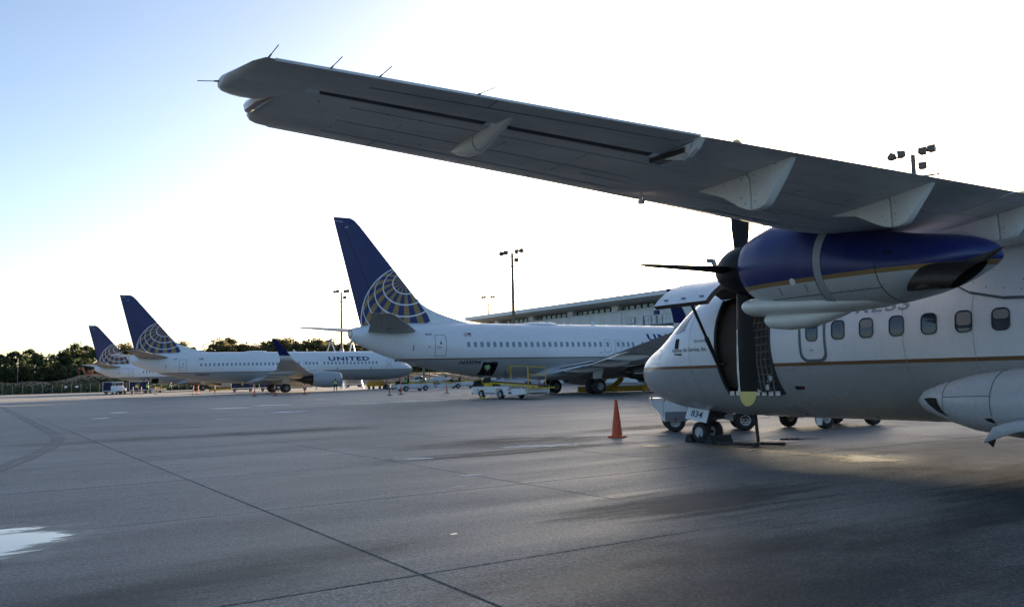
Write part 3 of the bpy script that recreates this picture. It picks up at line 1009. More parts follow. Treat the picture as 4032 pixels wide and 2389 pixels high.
# boarding bridge to the middle jet and dark storeys below
def jet_bridge(label, x0, y0, x1, y1):
    jb = thing('boarding_bridge', label, 'boarding bridge', (x0, y0, 0), math.atan2(y1 - y0, x1 - x0))
    L = math.hypot(x1 - x0, y1 - y0)
    MB().box(2.2, L * 0.55, -1.4, 1.4, 3.3, 6.0).build('outer_tunnel', 'bridge_green', jb, smooth=0)
    MB().box(L * 0.53, L, -1.2, 1.2, 3.45, 5.85).build('inner_tunnel', 'bridge_green', jb, smooth=0)
    MB().box(-1.9, 2.3, -1.8, 1.8, 2.9, 5.6).build('cab', 'bridge_green', jb, bevel=0.1)
    MB().box(-1.96, -1.85, -1.4, 1.4, 4.2, 5.2).build('cab_window', 'cockpit_glass', jb)
    g = MB()
    for s_ in (-1.5, 1.5):
        g.bar((L * 0.3, s_, 0.4), (L * 0.3, s_, 3.4), 0.18, n=8)
    g.box(L * 0.3 - 0.4, L * 0.3 + 0.4, -1.8, 1.8, 0.5, 0.9)
    g.build('lift_column', 'mid_grey', jb)
    for s_ in (-1.2, 1.2):
        MB().lathe([(-0.2, 0.25), (-0.2, 0.5), (0.2, 0.5), (0.2, 0.25)], (L * 0.3, s_, 0.5), (0, 1, 0), 16, True, True).build('wheel', 'black_rubber', jb)
    g = MB()
    for k in range(12):
        g.box(3 + k * 0.32, 3.3 + k * 0.32, 1.5, 2.4, 3.2 - k * 0.27, 3.25 - k * 0.27)
    g.bar((2.9, 2.4, 4.2), (6.8, 2.4, 1.1), 0.03, n=5)
    g.build('service_stair', 'mid_grey', jb)
    g = MB().bar((L - 1, 0, 0), (L - 1, 0, 3.4), 0.7, n=14)
    g.lathe([(0, 2.3), (3.2, 2.3)], (L - 1, 0, 3.1), (0, 0, 1), 18, True, True)
    g.build('rotunda', 'bridge_green', jb)
jet_bridge('grey green boarding bridge reaching the nose of the middle jet', 50.2, 118.6, 86.0, 139.0)
jet_bridge('grey green boarding bridge beyond the nose of the near jet', 55.4, 59.6, 86.0, 80.0)
# roof-top gear seen over the near jet
pl = thing('service_tower', 'grey steel service tower with railed platform and tank above the near jet', 'tower', (78, 86.5, 0))
g = MB()
for a, b2 in ((-0.5, -0.5), (0.5, -0.5), (-0.5, 0.5), (0.5, 0.5)):
    g.bar((a, b2, 0), (a, b2, 9.0), 0.09, n=6)
for z in (2, 4, 6, 7.6):
    g.box(-0.55, 0.55, -0.55, 0.55, z, z + 0.1)
g.build('frame', 'mid_grey', pl)
MB().box(-1.5, 1.2, -4.2, 0.8, 7.7, 7.85).build('platform', 'mast_grey', pl, smooth=0)
g = MB()
for k in range(8):
    g.bar((-1.5, -4.2 + k * 0.7, 7.85), (-1.5, -4.2 + k * 0.7, 9.0), 0.03, n=5)
for z in (8.4, 9.0):
    g.bar((-1.5, -4.2, z), (-1.5, 0.8, z), 0.03, n=5)
g.build('railing', 'mast_grey', pl)
MB().lathe([(0, 0.05), (0.05, 0.42), (0.6, 0.42), (0.75, 0.1)], (0, 0, 9.1), (0, 0, 1), 14, True, True).build('tank', 'navy_letter', pl)
g = MB()
for k in range(2):
    g.bar((0, 2.4 + k * 0.5, 7.0), (0, 2.65, 9.2), 0.06, n=5)
for k in range(5):
    g.bar((0, 2.42 + k * 0.05, 7.3 + k * 0.35), (0, 2.88 - k * 0.05, 7.3 + k * 0.35), 0.03, n=5)
g.box(-0.1, 0.1, 2.3, 3.0, 0, 7.0)
g.build('ladder', 'dark_metal', pl)

# A-shaped white masts behind the middle jet
def aframe(label, x, y, top, spread, rz):
    t = thing('derrick_mast', label, 'mast', (x, y, 0), rz)
    for s_ in (-1, 1):
        MB().bar((s_ * spread, 0, 0), (s_ * 0.08, 0, top), 0.15, 0.1, 8).build('leg', 'white_vehicle_paint', t)
    g = MB().bar((0, -0.2, top), (0, 0.2, top), 0.22, n=12)
    g.build('head_sheave', 'mid_grey', t)
    MB().bar((-spread * 0.55, 0, top * 0.45), (spread * 0.55, 0, top * 0.45), 0.07, n=6).build('cross_bar', 'white_vehicle_paint', t)
aframe('white A-shaped mast behind the middle jet, left of the floodlight mast', 52.7, 140.4, 8.1, 2.6, R(-32))
aframe('white A-shaped mast behind the middle jet, right of the floodlight mast', 56.0, 139.2, 7.9, 2.2, R(-60))

# ------------------------------------------------------------------ floodlight masts
def mast(label, x, y, h, rz, thin=False, rr=0.3, lamps=None):
    t = thing('floodlight_mast', label, 'floodlight mast', (x, y, 0), rz, 'floodlight masts on the apron')
    k = 0.62 if thin else 0.85
    sp = MB().bar((0, 0, 0), (0, 0, h), rr, rr * 0.55, 14)
    sp.build('pole', 'mast_brown', t)
    if not thin:
        MB().bar((0, 0, 0), (0, 0, 7.2), rr * 1.35, rr * 1.25, 14).build('pole_sleeve', 'mast_grey', t)
    MB().bar((-2.1 * k, 0, h - 1.75), (2.1 * k, 0, h - 1.75), 0.07, n=6).build('lower_cross_arm', 'mast_brown', t)
    g = MB().bar((-1.7 * k, 0, h - 0.45), (1.7 * k, 0, h - 0.45), 0.035, n=5)
    for s_ in (-1.55, 1.55):
        g.bar((s_ * k, 0, h - 1.75), (s_ * k, 0, h - 0.4), 0.03, n=5)
    g.build('upper_rail', 'mast_grey', t)
    for (lx, lz, az, el) in (lamps or [(-1.75, 0.0, 60, -25), (-1.0, 0.1, 20, -20), (0.85, 0.15, -10, -25), (1.6, 0.25, -25, -20), (0.75, -1.0, 5, -15)]):
        Mx = Matrix.Translation((lx * k, -0.1, h + lz)) @ Matrix.Rotation(R(az), 4, 'Z') @ Matrix.Rotation(R(el), 4, 'X')
        g = MB()
        g.loft([[Mx @ Vector(p) for p in ((-0.2, 0.28, -0.16), (0.2, 0.28, -0.16), (0.2, 0.28, 0.16), (-0.2, 0.28, 0.16))],
                [Mx @ Vector(p) for p in ((-0.29, -0.12, -0.24), (0.29, -0.12, -0.24), (0.29, -0.12, 0.24), (-0.29, -0.12, 0.24))],
                [Mx @ Vector(p) for p in ((-0.31, -0.2, -0.26), (0.31, -0.2, -0.26), (0.31, -0.2, 0.26), (-0.31, -0.2, 0.26))]])
        g.bar(Mx @ Vector((0, 0, -0.28)), (lx * k, 0, h + lz - 0.5), 0.03, n=5)
        g.build('floodlight', 'lamp_brown', t, smooth=0)
mast('tall brown floodlight mast standing between the near jet and terminal roof', 62.0, 97.0, 17.9, R(-50))
mast('brown floodlight mast left of the near jet tail fin', 59.4, 152.8, 17.8, R(10))
mast('floodlight mast head peeking over the turboprop wing at right', 62.0, 38.7, 17.9, R(-62))
mast('slim floodlight mast standing behind the terminal roof', 106.0, 177.0, 20.2, R(-33), True, 0.26,
     [(-2.3, 0.1, 50, -20), (-1.3, 0.1, 10, -15), (1.3, 0.1, -20, -15), (2.2, 0.15, -60, -25)])

# ================================================================== JETLINERS (nose towards +X, tail towards the viewer)
banded('jet_livery', [(2.74, GREY), (2.82, GOLD), (None, WHITE)], 0.3, 0.12)
globe_mat('globe_fin', 33.35, 5.5, 3.9)
globe_mat('globe_fin_short', 33.35 - 5.84, 5.5, 3.9)

def wheel(parent, c, ax, rad, wid, rim='rim_metal', name='wheel', hubdark=False):
    """tyre with a rim set in it"""
    c, ax = Vector(c), Vector(ax).normalized()
    h = wid / 2
    rr = rad * 0.52
    t = MB().lathe([(-h * 0.8, rr), (-h, rr * 1.15), (-h, rad * 0.86), (-h * 0.72, rad * 0.97), (-h * 0.25, rad), (h * 0.25, rad), (h * 0.72, rad * 0.97), (h, rad * 0.86), (h, rr * 1.15), (h * 0.8, rr)], (0, 0, 0), ax, 26)
    w = t.build(name, 'black_rubber', parent, 50)
    w.location = c
    g = MB().lathe([(-h * 0.82, 0.0), (-h * 0.82, rr * 0.25), (-h * 0.4, rr * 0.32), (-h * 0.5, rr * 0.8), (-h * 0.85, rr * 1.0), (h * 0.85, rr * 1.0), (h * 0.5, rr * 0.8), (h * 0.4, rr * 0.32), (h * 0.82, rr * 0.25), (h * 0.82, 0.0)], (0, 0, 0), ax, 20)
    r_ = g.build('rim', rim, w, 40)
    if hubdark:
        g = MB()
        up = Vector((0, 0, 1))
        sd = ax.cross(up).normalized()
        for s_ in (-1, 1):
            for k in range(6):
                a = k * math.pi / 3
                q = (up * math.sin(a) + sd * math.cos(a)) * rr * 0.62 + ax * s_ * h * 0.42
                g.bar(q - ax * 0.012, q + ax * 0.012, rr * 0.13, n=8)
            g.bar(ax * s_ * h * 0.5, ax * s_ * h * 0.86, rr * 0.2, n=10)
        g.build('hub', 'black_paint', w, 40)
    return w

def airliner(label, nose, reg, ship, short=False, cargo_open=False, cargo_s=28.05, has_title=True, dome=True, group='blue tailed jetliners at the gates', reg_shear=0.25):
    D = 5.84 if short else 0.0           # the shorter model lacks 5.84 m of constant section
    t = thing('jetliner', label, 'airplane', nose, 0, group)
    def P(s, r, z):
        return (-(s - (D if s > 14 else 0)), -r, z) if False else (-s, -r, z)
    # stations of the long model; the plug is taken out of the constant section
    st = [(0.0, 2.70, 2.78, 0.04), (0.12, 2.42, 3.02, 0.32), (0.45, 2.10, 3.30, 0.68), (1.0, 1.85, 3.62, 1.03), (1.6, 1.67, 3.98, 1.29), (2.2, 1.55, 4.48, 1.48), (2.9, 1.47, 4.95, 1.64), (3.8, 1.40, 5.22, 1.77), (5.2, 1.36, 5.36, 1.86), (6.6, 1.35, 5.38, 1.88),
          (25.0 - D, 1.35, 5.38, 1.88), (27.5 - D, 1.42, 5.38, 1.88), (29.5 - D, 1.62, 5.38, 1.85), (32.0 - D, 2.10, 5.36, 1.72), (33.8 - D, 2.52, 5.32, 1.52), (35.5 - D, 3.05, 5.24, 1.20), (36.8 - D, 3.55, 5.12, 0.86), (37.6 - D, 3.92, 5.0, 0.62), (38.0 - D, 4.2, 4.88, 0.42)]
    sk = Skin(smooth_st(st), P=P)
    g = MB()
    rs = sk.rings([q[0] for q in sk.st], 56)
    g.loft(rs)
    if cargo_open:
        # real opening: drop the faces of the hold doorway, then line it
        s0, s1 = cargo_s - 0.62, cargo_s + 0.60
        ss = sorted(set([q[0] for q in sk.st if not (s0 - 0.05 < q[0] < s1 + 0.05)] + [s0, s1, (s0 + s1) / 2]))
        rs = sk.rings(ss, 112)
        g = MB()
        g.loft(rs)
        keep = []
        for f in g.f:
            if len(f) == 4:
                c = sum((Vector(g.v[i]) for i in f), Vector()) / 4
                if -s1 < c.x < -s0 and c.y < 0 and 1.56 < c.z < 2.52:
                    continue
            keep.append(f)
        g.f = keep
        g.mi = [0] * len(keep)
    fus = g.build('fuselage', 'jet_livery', t, 60)
    if cargo_open:
        g = MB()
        th = [sk.th(cargo_s, z) for z in (1.50, 1.75, 2.0, 2.3, 2.56)]
        ring = lambda s: [P(s, *sk.pt(s, a, -0.06)) for a in th] + [P(s, 0.1, 2.56), P(s, 0.1, 1.50)]
        r0, r1 = ring(s0 - 0.1), ring(s1 + 0.1)
        n = len(r0)
        g.add(r0 + r1, [tuple(range(n)), tuple(range(n, 2 * n))] + [(i, (i + 1) % n, (i + 1) % n + n, i + n) for i in range(len(th) - 1, n)])
        g.build('hold_lining', 'hold_dark', t, 0)
        g = MB()
        for i in range(4):
            pass
        a0, a1 = sk.th(cargo_s, 2.5), sk.th(cargo_s, 1.58)
        for a in (a0, a1):
            g.tube([P(s, *sk.pt(s, a, 0.012)) for s in (s0, (s0 + s1) / 2, s1)], 0.018, 5)
        g.build('hold_door_frame', 'line_grey', t)
        l, z = sk.pt(cargo_s, a0, 0)
        g = MB().prism([P(s0 + 0.05, 0.55, 2.50), P(s1 - 0.05, 0.55, 2.50), P(s1 - 0.05, 1.55, 2.54), P(s0 + 0.05, 1.55, 2.54)], (0, 0, -0.05))
        g.build('hold_door', 'hold_panel', t, 0)

    def patch(name, s, z, outline, m_, off, parent=t, thick=0.004, side=1):
        """thin shaped plate following the skin"""
        outline = dense(outline)
        top = [sk.lay(s - u, z, v, off, side) for u, v in outline]
        bot = [sk.lay(s - u, z, v, off - thick - 0.006, side) for u, v in outline]
        cen = sk.lay(s, z, 0, off, side)
        n = len(top)
        g = MB().add(top + bot + [cen], [(i, (i + 1) % n, 2 * n) for i in range(n)] + [(i, (i + 1) % n, (i + 1) % n + n, i + n) for i in range(n)])
        return g.build(name, m_, parent, 30)
    def ringpatch(name, s, z, outline, k, m_, off, parent=t, side=1):
        """outline drawn as a narrow raised band of width k"""
        outline = dense(outline)
        xs_ = [u for u, v in outline]
        ys_ = [v for u, v in outline]
        w, h = max(xs_) - min(xs_), max(ys_) - min(ys_)
        inn = [(u * (w - 2 * k) / w, v * (h - 2 * k) / h) for u, v in outline]
        a = [sk.lay(s - u, z, v, off, side) for u, v in outline]
        b2 = [sk.lay(s - u, z, v, off, side) for u, v in inn]
        n = len(a)
        return MB().add(a + b2, [(i, (i + 1) % n, (i + 1) % n + n, i + n) for i in range(n)]).build(name, m_, parent, 30)

    # cabin windows
    W = rrect(0.265, 0.395, 0.095, 3)
    slist = [29.92 - 0.533 * k for k in range(23)] + [17.5, 16.45, 15.92, 15.42, 14.93] + [13.91 - 0.541 * k for k in range(15)]
    if short:
        slist = [29.92 - 0.533 * k - D for k in range(12)] + [17.0 - 0.53 * k for k in range(3)]
    base_w = None
    for s in slist:
        if 8 < s < 24.5 - D and base_w is not None:
            o = copy_part(base_w)
            o.location.x = -(s - base_s)
        else:
            o = patch('window', s, 3.765, W, 'jet_cabin_glass', 0.004)
            if 8 < s < 24.5 - D:
                base_w, base_s = o, s
    # doors
    def door(s, z, w, h, win=True, nm='door'):
        d = patch(nm, s, z, rrect(w, h, 0.14, 4), 'white_paint', 0.006) if nm == 'x' else None
        f = ringpatch(nm, s, z, rrect(w, h, 0.14, 5), 0.045, 'seam_soft', 0.007)
        if win:
            patch('door_window', s, z + 0.18, rrect(0.14, 0.2, 0.06, 3), 'line_grey', 0.006, f)
            patch('door_handle', s + 0.1, z - 0.12, rrect(0.34, 0.07, 0.03, 2), 'seam_soft', 0.012, f)
        return f
    door(32.05 - D, 3.70, 0.86, 1.62)
    if not short:
        door(4.45, 3.46, 0.74, 1.42)
        for s in (17.5, 16.45):
            f = ringpatch('overwing_exit', s, 3.65, rrect(0.66, 1.02, 0.16, 5), 0.035, 'seam_soft', 0.007)
    # small skin fittings
    for (s, z, w, h) in ((34.0, 3.55, 0.07, 0.42), (32.9, 3.62, 0.09, 0.09), (18.2, 3.12, 0.1, 0.08), (16.9, 3.12, 0.1, 0.08)):
        patch('skin_port', s - D, z, rrect(w, h, min(w, h) * 0.4, 3), 'line_grey', 0.006)
    if not short:
        for (s, z, w, h) in ((12.1, 3.02, 0.16, 0.2), (7.2, 3.0, 0.2, 0.24), (5.6, 3.2, 0.06, 0.1), (1.35, 3.1, 0.05, 0.11), (1.35, 2.85, 0.05, 0.11), (1.35, 2.6, 0.05, 0.14)):
            patch('skin_port', s, z, rrect(w, h, min(w, h) * 0.4, 3), 'line_grey', 0.006)
        # flight deck glazing
        for (s, z, w, h) in ((2.55, 3.95, 0.62, 0.40), (3.25, 4.02, 0.5, 0.42), (1.95, 3.82, 0.45, 0.30)):
            for sd_ in (1, -1):
                patch('cockpit_window', s, z, rrect(w, h, 0.07, 3), 'cockpit_glass', 0.006, side=sd_)
    # outflow valve and red fitting low on the tail
    patch('outflow_valve', 32.9 - D, 2.30, rrect(0.42, 0.26, 0.1, 4), 'hold_dark', 0.005)
    # lettering
    ltr = lambda s0, z0: (lambda u, v: sk.lay(s0 - u, z0, v, 0.006))
    text_on('registration', t, 'reg_letter', reg, 0.29, ltr(30.52 - D, 2.39), 1.68, bold=0.028, shear=reg_shear)
    text_on('ship_number', t, 'reg_letter', ship, 0.16, ltr(33.14 - D, 4.40), 0.48, bold=0.025)
    if has_title:
        text_on('title', t, 'navy_letter', 'UNITED', 0.62, ltr(13.24, 4.06), 5.9, bold=0.035, space=1.2)
    # flag, mirrored with the union towards the nose
    fl = patch('flag', 29.88 - D, 4.47, [(-0.29, -0.12), (0.29, -0.12), (0.29, 0.12), (-0.29, 0.12)], 'paper_white', 0.005)
    for k in range(4):
        v0 = -0.12 + k * 0.0686
        patch('flag_stripe', 29.88 - D, 4.47 + v0 + 0.017, [(-0.29, -0.016), (0.29, -0.016), (0.29, 0.016), (-0.29, 0.016)], 'flag_red', 0.008, fl)
    patch('flag_canton', 29.88 - D - 0.16, 4.47 + 0.055, [(-0.13, -0.06), (0.13, -0.06), (0.13, 0.062), (-0.13, 0.062)], 'navy_letter', 0.011, fl)
    # radome of the satellite aerial, blade aerials, beacon
    if dome and not short:
        rg = []
        for s, h in ((21.15, 0.0), (21.3, 0.1), (21.75, 0.19), (22.6, 0.225), (23.4, 0.18), (23.9, 0.09), (24.15, 0.0)):
            w = 0.25 + 0.45 * math.sin(math.pi * (s - 21.0) / 3.3) ** 0.6
            zb = 5.35 - 0.10 * (w / 0.7) ** 2
            rg.append([P(s, w * math.cos(a), zb + (h + 0.06) * max(0, math.sin(a)) - (0.0 if math.sin(a) >= 0 else 0.04)) for a in [2 * math.pi * k / 20 for k in range(20)]])
        MB().loft(rg).build('radome', 'white_paint', t, 60)
    MB().prism([P(17.6 - D, -0.015, 5.3), P(17.15 - D, -0.015, 5.3), P(17.48 - D, -0.015, 5.68), P(17.62 - D, -0.015, 5.68)], (0, -0.03, 0)).build('blade_aerial', 'white_paint', t, 0)
    MB().lathe([(0, 0.07), (0.06, 0.06), (0.1, 0.01)], P(15.3 - D, 0, 5.37), (0, 0, 1), 10, False, True).build('beacon', 'red_lens', t)

    # fin, rudder gap, dorsal fillet
    ft = lambda z: (39.15 - (12.4 - z) * (39.15 - 37.27) / (12.4 - 5.12), 37.68 - (12.4 - z) * 0.865)
    rg = []
    for z in (5.0, 6.2, 7.5, 9.0, 10.6, 11.9, 12.25, 12.40):
        te, le = ft(z)
        if z > 12:
            le += (z - 12.2) * 1.2
            te -= (z - 12.2) * 0.1
        c = te - le
        rg.append([P(le + x * c - D, q * c, z) for x, q in foil_ring(0, 1, 0.075 if z < 12.3 else 0.03, 9, 0.0)])
    fin = MB().loft(rg).build('fin', 'globe_fin_short' if short else 'globe_fin', t, 50)
    seam = lambda pts, nm, m_, par, r_=0.012: MB().tube([P(a - D, b2, c) for a, b2, c in pts], r_, 4).build(nm, m_, par, 0)
    rud = []
    for z in (5.4, 8.0, 10.5, 11.9):
        te, le = ft(z)
        rud.append((te - (te - le) * 0.30, 0.5 * (te - le) * 0.062 + 0.004, z))
    seam(rud, 'rudder_hinge_line', 'navy_letter', fin, 0.01)
    te, le = ft(12.1)
    seam([(te - 0.02, 0.035, 12.13), (te - 0.58, 0.058, 12.1)], 'tip_mark', 'paper_white', fin, 0.022)
    seam([(te - 0.74, 0.068, 11.72), (te - 0.95, 0.075, 11.8)], 'tip_mark', 'paper_white', fin, 0.024)
    rg = []
    for s, zt in ((28.6, 5.36), (29.6, 5.56), (30.7, 5.86), (31.5, 6.12), (32.2, 6.42), (32.75, 6.75), (33.0, 7.1)):
        w = 0.03 + 0.04 * (s - 28.6)
        rg.append([P(s - D, w, 5.0), P(s - D, w * 0.6, (5.2 + zt) / 2), P(s - D, 0.02, zt), P(s - D, -0.02, zt), P(s - D, -w * 0.6, (5.2 + zt) / 2), P(s - D, -w, 5.0)])
    MB().loft(rg).build('dorsal_fillet', 'white_paint', t, 50)

    # wings, tailplane, engines, gear on both sides
    for sd_ in (1, -1):
        Q = lambda s, r, z: P(s, sd_ * r, z)
        def section(le, c, r, z, tk, dih=0.0, x0=0.0, x1=1.0, cam=0.018, inc=0.0):
            d = R(dih)
            return [Q(le + x * c, r - q * c * math.sin(d), z + q * c * math.cos(d) - x * c * inc) for x, q in foil_ring(x0, x1, tk, 9, cam)]
        wing_st = [(14.4, 7.8, 1.2, 1.95, 0.13), (16.9, 5.1, 5.7, 2.40, 0.12), (18.4, 4.15, 8.2, 2.70, 0.11), (20.6, 2.95, 12.2, 3.22, 0.105), (22.85, 1.70, 16.5, 3.80, 0.10)]
        wg = MB().loft([section(a - D, c, r, z, k, 5) for a, c, r, z, k in wing_st]).build('wing', 'wing_grey_paint', t, 50)
        wlet = MB()
        wlet.loft([section(a - D, c, r, z, 0.09, dh) for a, c, r, z, dh in ((22.85, 1.70, 16.5, 3.80, 8), (23.1, 1.55, 16.88, 3.90, 35), (23.35, 1.42, 17.08, 4.12, 62), (23.55, 1.3, 17.18, 4.36, 76))], cap0=False, cap1=False)
        wlet.build('winglet_root', 'white_paint', wg, 60)
        wlet = MB()
        wlet.loft([section(a - D, c, r, z, 0.09, dh) for a, c, r, z, dh in ((23.55, 1.3, 17.18, 4.36, 76), (24.1, 1.05, 17.36, 4.95, 79), (24.8, 0.78, 17.60, 5.65, 80), (25.32, 0.55, 17.78, 6.18, 80), (25.55, 0.3, 17.82, 6.28, 80))], cap0=False)
        wlet.build('winglet', 'blue_paint', wg, 60)
        # extended trailing-edge flaps and canoe fairings
        for k, (r0, r1) in enumerate(((2.1, 5.0), (6.0, 10.6))):
            f0, f1 = [np.interp(r, [w[2] for w in wing_st], [w[0] + w[1] for w in wing_st]) for r in (r0, r1)]
            z0, z1 = [np.interp(r, [w[2] for w in wing_st], [w[3] for w in wing_st]) for r in (r0, r1)]
            MB().loft([section(f0 - 0.5 - D, 1.5, r0, z0 - 0.12, 0.1, 5, inc=0.22), section(f1 - 0.4 - D, 1.05, r1, z1 - 0.1, 0.1, 5, inc=0.22)]).build('flap', 'white_paint', wg, 50)
        for r in (3.6, 7.0, 9.8):
            te = np.interp(r, [w[2] for w in wing_st], [w[0] + w[1] for w in wing_st]) - D
            z = np.interp(r, [w[2] for w in wing_st], [w[3] for w in wing_st])
            rg = []
            for q in range(9):
                tq = q / 8
                w = 0.19 * math.sin(math.pi * min(0.98, max(0.03, tq))) ** 0.6
                s = te - 2.6 + 3.5 * tq
                zc = z - 0.28 - 0.10 * math.sin(math.pi * tq) - max(0, tq - 0.7) * 0.5
                rg.append([Q(s, r + w * math.cos(a), zc + 1.25 * w * math.sin(a)) for a in [2 * math.pi * j / 10 for j in range(10)]])
            MB().loft(rg).build('flap_fairing', 'white_paint', wg, 50)
        # tailplane
        ts = [(33.2, 3.75, 0.5, 4.62, 0.10), (34.7, 3.0, 2.6, 4.88, 0.095), (36.9, 1.95, 5.6, 5.22, 0.09), (38.05, 1.42, 7.05, 5.38, 0.085), (38.35, 1.15, 7.2, 5.40, 0.04)]
        tp = MB().loft([section(a - D, c, r, z, k, 6, cam=-0.005) for a, c, r, z, k in ts]).build('tailplane', 'stab_grey_paint', t, 50)
        seam([(a + c * 0.7, sd_ * r, z - 0.5 * k * c * 0.62) for a, c, r, z, k in ts[:4]], 'elevator_gap', 'seam_dark', tp, 0.018)
        MB().bar(Q(36.2 - D, 2.7, 4.82), Q(36.6 - D, 2.7, 4.62), 0.12, 0.08, 8).build('hinge_fairing', 'stab_grey_paint', tp)
        MB().prism([Q(34.4 - D, 1.0, 4.5), Q(34.1 - D, 1.0, 4.5), Q(34.15 - D, 1.0, 4.1), Q(34.35 - D, 1.0, 4.1)], (0, 0.03, 0)).build('drain_mast', 'mid_grey', tp, 0)
        # engine: long intake cowl, core cowl and tail cone
        ec = lambda s: Q(s - D, 4.83, 1.56)
        ax = (-1, 0, 0)
        n0 = ec(12.85)
        prof = [(0.5, 0.72), (0.2, 0.76), (0.03, 0.82), (0.0, 0.87), (0.06, 0.94), (0.25, 1.0), (0.7, 1.06), (1.5, 1.09), (2.4, 1.06), (3.2, 0.97), (3.9, 0.84), (3.92, 0.78), (3.0, 0.74)]
        en = MB().lathe(prof, n0, ax, 36, squash=0.965).build('engine_cowl', 'jet_cowl', t, 50)
        MB().lathe([(0.5, 0.72), (1.0, 0.74), (1.02, 0.3), (0.75, 0.24), (0.45, 0.0)], n0, ax, 28).build('fan', 'dark_metal', en, 40)
        MB().lathe([(3.0, 0.62), (3.9, 0.60), (4.9, 0.48), (5.1, 0.42), (5.1, 0.30), (5.8, 0.14), (6.3, 0.03)], n0, ax, 24, False, True).build('core_exhaust', 'burnt_metal', en, 40)
        MB().lathe([(0.22, 0.999), (0.05, 0.935), (-0.004, 0.87), (0.03, 0.815), (0.1, 0.785)], n0, ax, 36, squash=0.965).build('intake_lip', 'bare_metal', en, 60)
        pr = [Q(13.9 - D, 4.83, 2.56), Q(15.6 - D, 4.83, 2.80), Q(19.2 - D, 4.83, 2.45), Q(19.6 - D, 4.83, 2.1), Q(17.2 - D, 4.83, 1.9), Q(15.0 - D, 4.83, 2.3)]
        MB().prism([(a, b2 - 0.17, c) for a, b2, c in pr], (0, 0.34, 0)).build('pylon', 'wing_grey_paint', en, 30, bevel=0.04)
        # main gear
        lg = MB().bar(Q(19.5 - D, 2.9, 2.2), Q(19.6 - D, 2.86, 0.56), 0.13, 0.11, 10)
        lg.bar(Q(19.6 - D, 2.3, 0.56), Q(19.6 - D, 3.4, 0.56), 0.09, n=8)
        lg.bar(Q(18.6 - D, 2.3, 1.9), Q(19.6 - D, 2.85, 0.9), 0.06, n=6)
        lg = lg.build('main_gear_leg', 'mid_grey', t)
        for r in (2.43, 3.29):
            wheel(t, Q(19.6 - D, r, 0.565), (0, 1, 0), 0.565, 0.40, 'rim_metal', 'main_wheel')
        MB().prism([Q(19.2 - D, 3.05, 1.15), Q(20.0 - D, 3.05, 1.15), Q(20.1 - D, 3.25, 1.9), Q(19.1 - D, 3.25, 1.9)], (0, -0.04 * sd_, 0)).build('gear_door', 'white_paint', t, 0)
    # wing-to-body fairing
    rg = []
    for s, w, zb, zt in ((12.6, 0.4, 1.32, 1.42), (13.4, 1.35, 1.22, 1.75), (14.6, 1.92, 1.12, 2.3), (16.5, 2.12, 1.05, 2.65), (19.5, 2.18, 1.05, 2.65), (21.6, 2.08, 1.10, 2.45), (22.9, 1.75, 1.17, 2.15), (23.6, 1.2, 1.26, 1.8), (24.2, 0.4, 1.33, 1.42)):
        zm = (zb + zt) / 2
        rg.append([P(s - D, w * abs(math.cos(a)) ** 0.8 * (1 if math.cos(a) >= 0 else -1), zm + (zt - zb) / 2 * abs(math.sin(a)) ** 0.8 * (1 if math.sin(a) >= 0 else -1)) for a in [2 * math.pi * k / 28 for k in range(28)]])
    MB().loft(rg).build('belly_fairing', 'belly_paint', t, 60)
    # exhaust of the tail power unit
    rg = [[P(37.95 - D + 0.06, 0.40 * math.cos(a) * k, 4.56 + 0.30 * math.sin(a) * k) for a in [2 * math.pi * j / 18 for j in range(18)]] for k in (1.0, 0.75)]
    rg.append([P(37.4 - D, 0.28 * math.cos(a), 4.5 + 0.2 * math.sin(a)) for a in [2 * math.pi * j / 18 for j in range(18)]])
    MB().loft(rg, False, True).build('tail_exhaust', 'burnt_metal', t)
    # nose gear
    g = MB().bar(P(4.05, 0, 1.6), P(4.0, 0, 0.35), 0.08, n=8)
    g.bar(P(4.0, -0.28, 0.34), P(4.0, 0.28, 0.34), 0.05, n=6)
    g.build('nose_gear_leg', 'mid_grey', t)
    for r in (-0.2, 0.2):
        wheel(t, P(4.0, r, 0.345), (0, 1, 0), 0.345, 0.2, 'rim_metal', 'nose_wheel')
    return t
mat('jet_cowl', (0.42, 0.43, 0.44), 0.34, dirt=0.12)
mat('belly_paint', (0.40, 0.405, 0.41), 0.36, dirt=0.2)
airliner('nearest blue tailed jetliner with open rear hold, its nose hidden behind the turboprop', (59.8, 54.5, 0), 'N33294', '0294', cargo_open=True)
airliner('middle blue tailed jetliner with its white nose in view', (54.9, 113.6, 0), 'N39297', '0297', reg_shear=0.0)
airliner('farthest blue tailed jetliner at the left beyond the baggage carts', (18.9 + 33.35, 174.0, 0), 'N15712', '0712', short=True, cargo_open=True, cargo_s=22.0, has_title=False, dome=False, reg_shear=0.0)

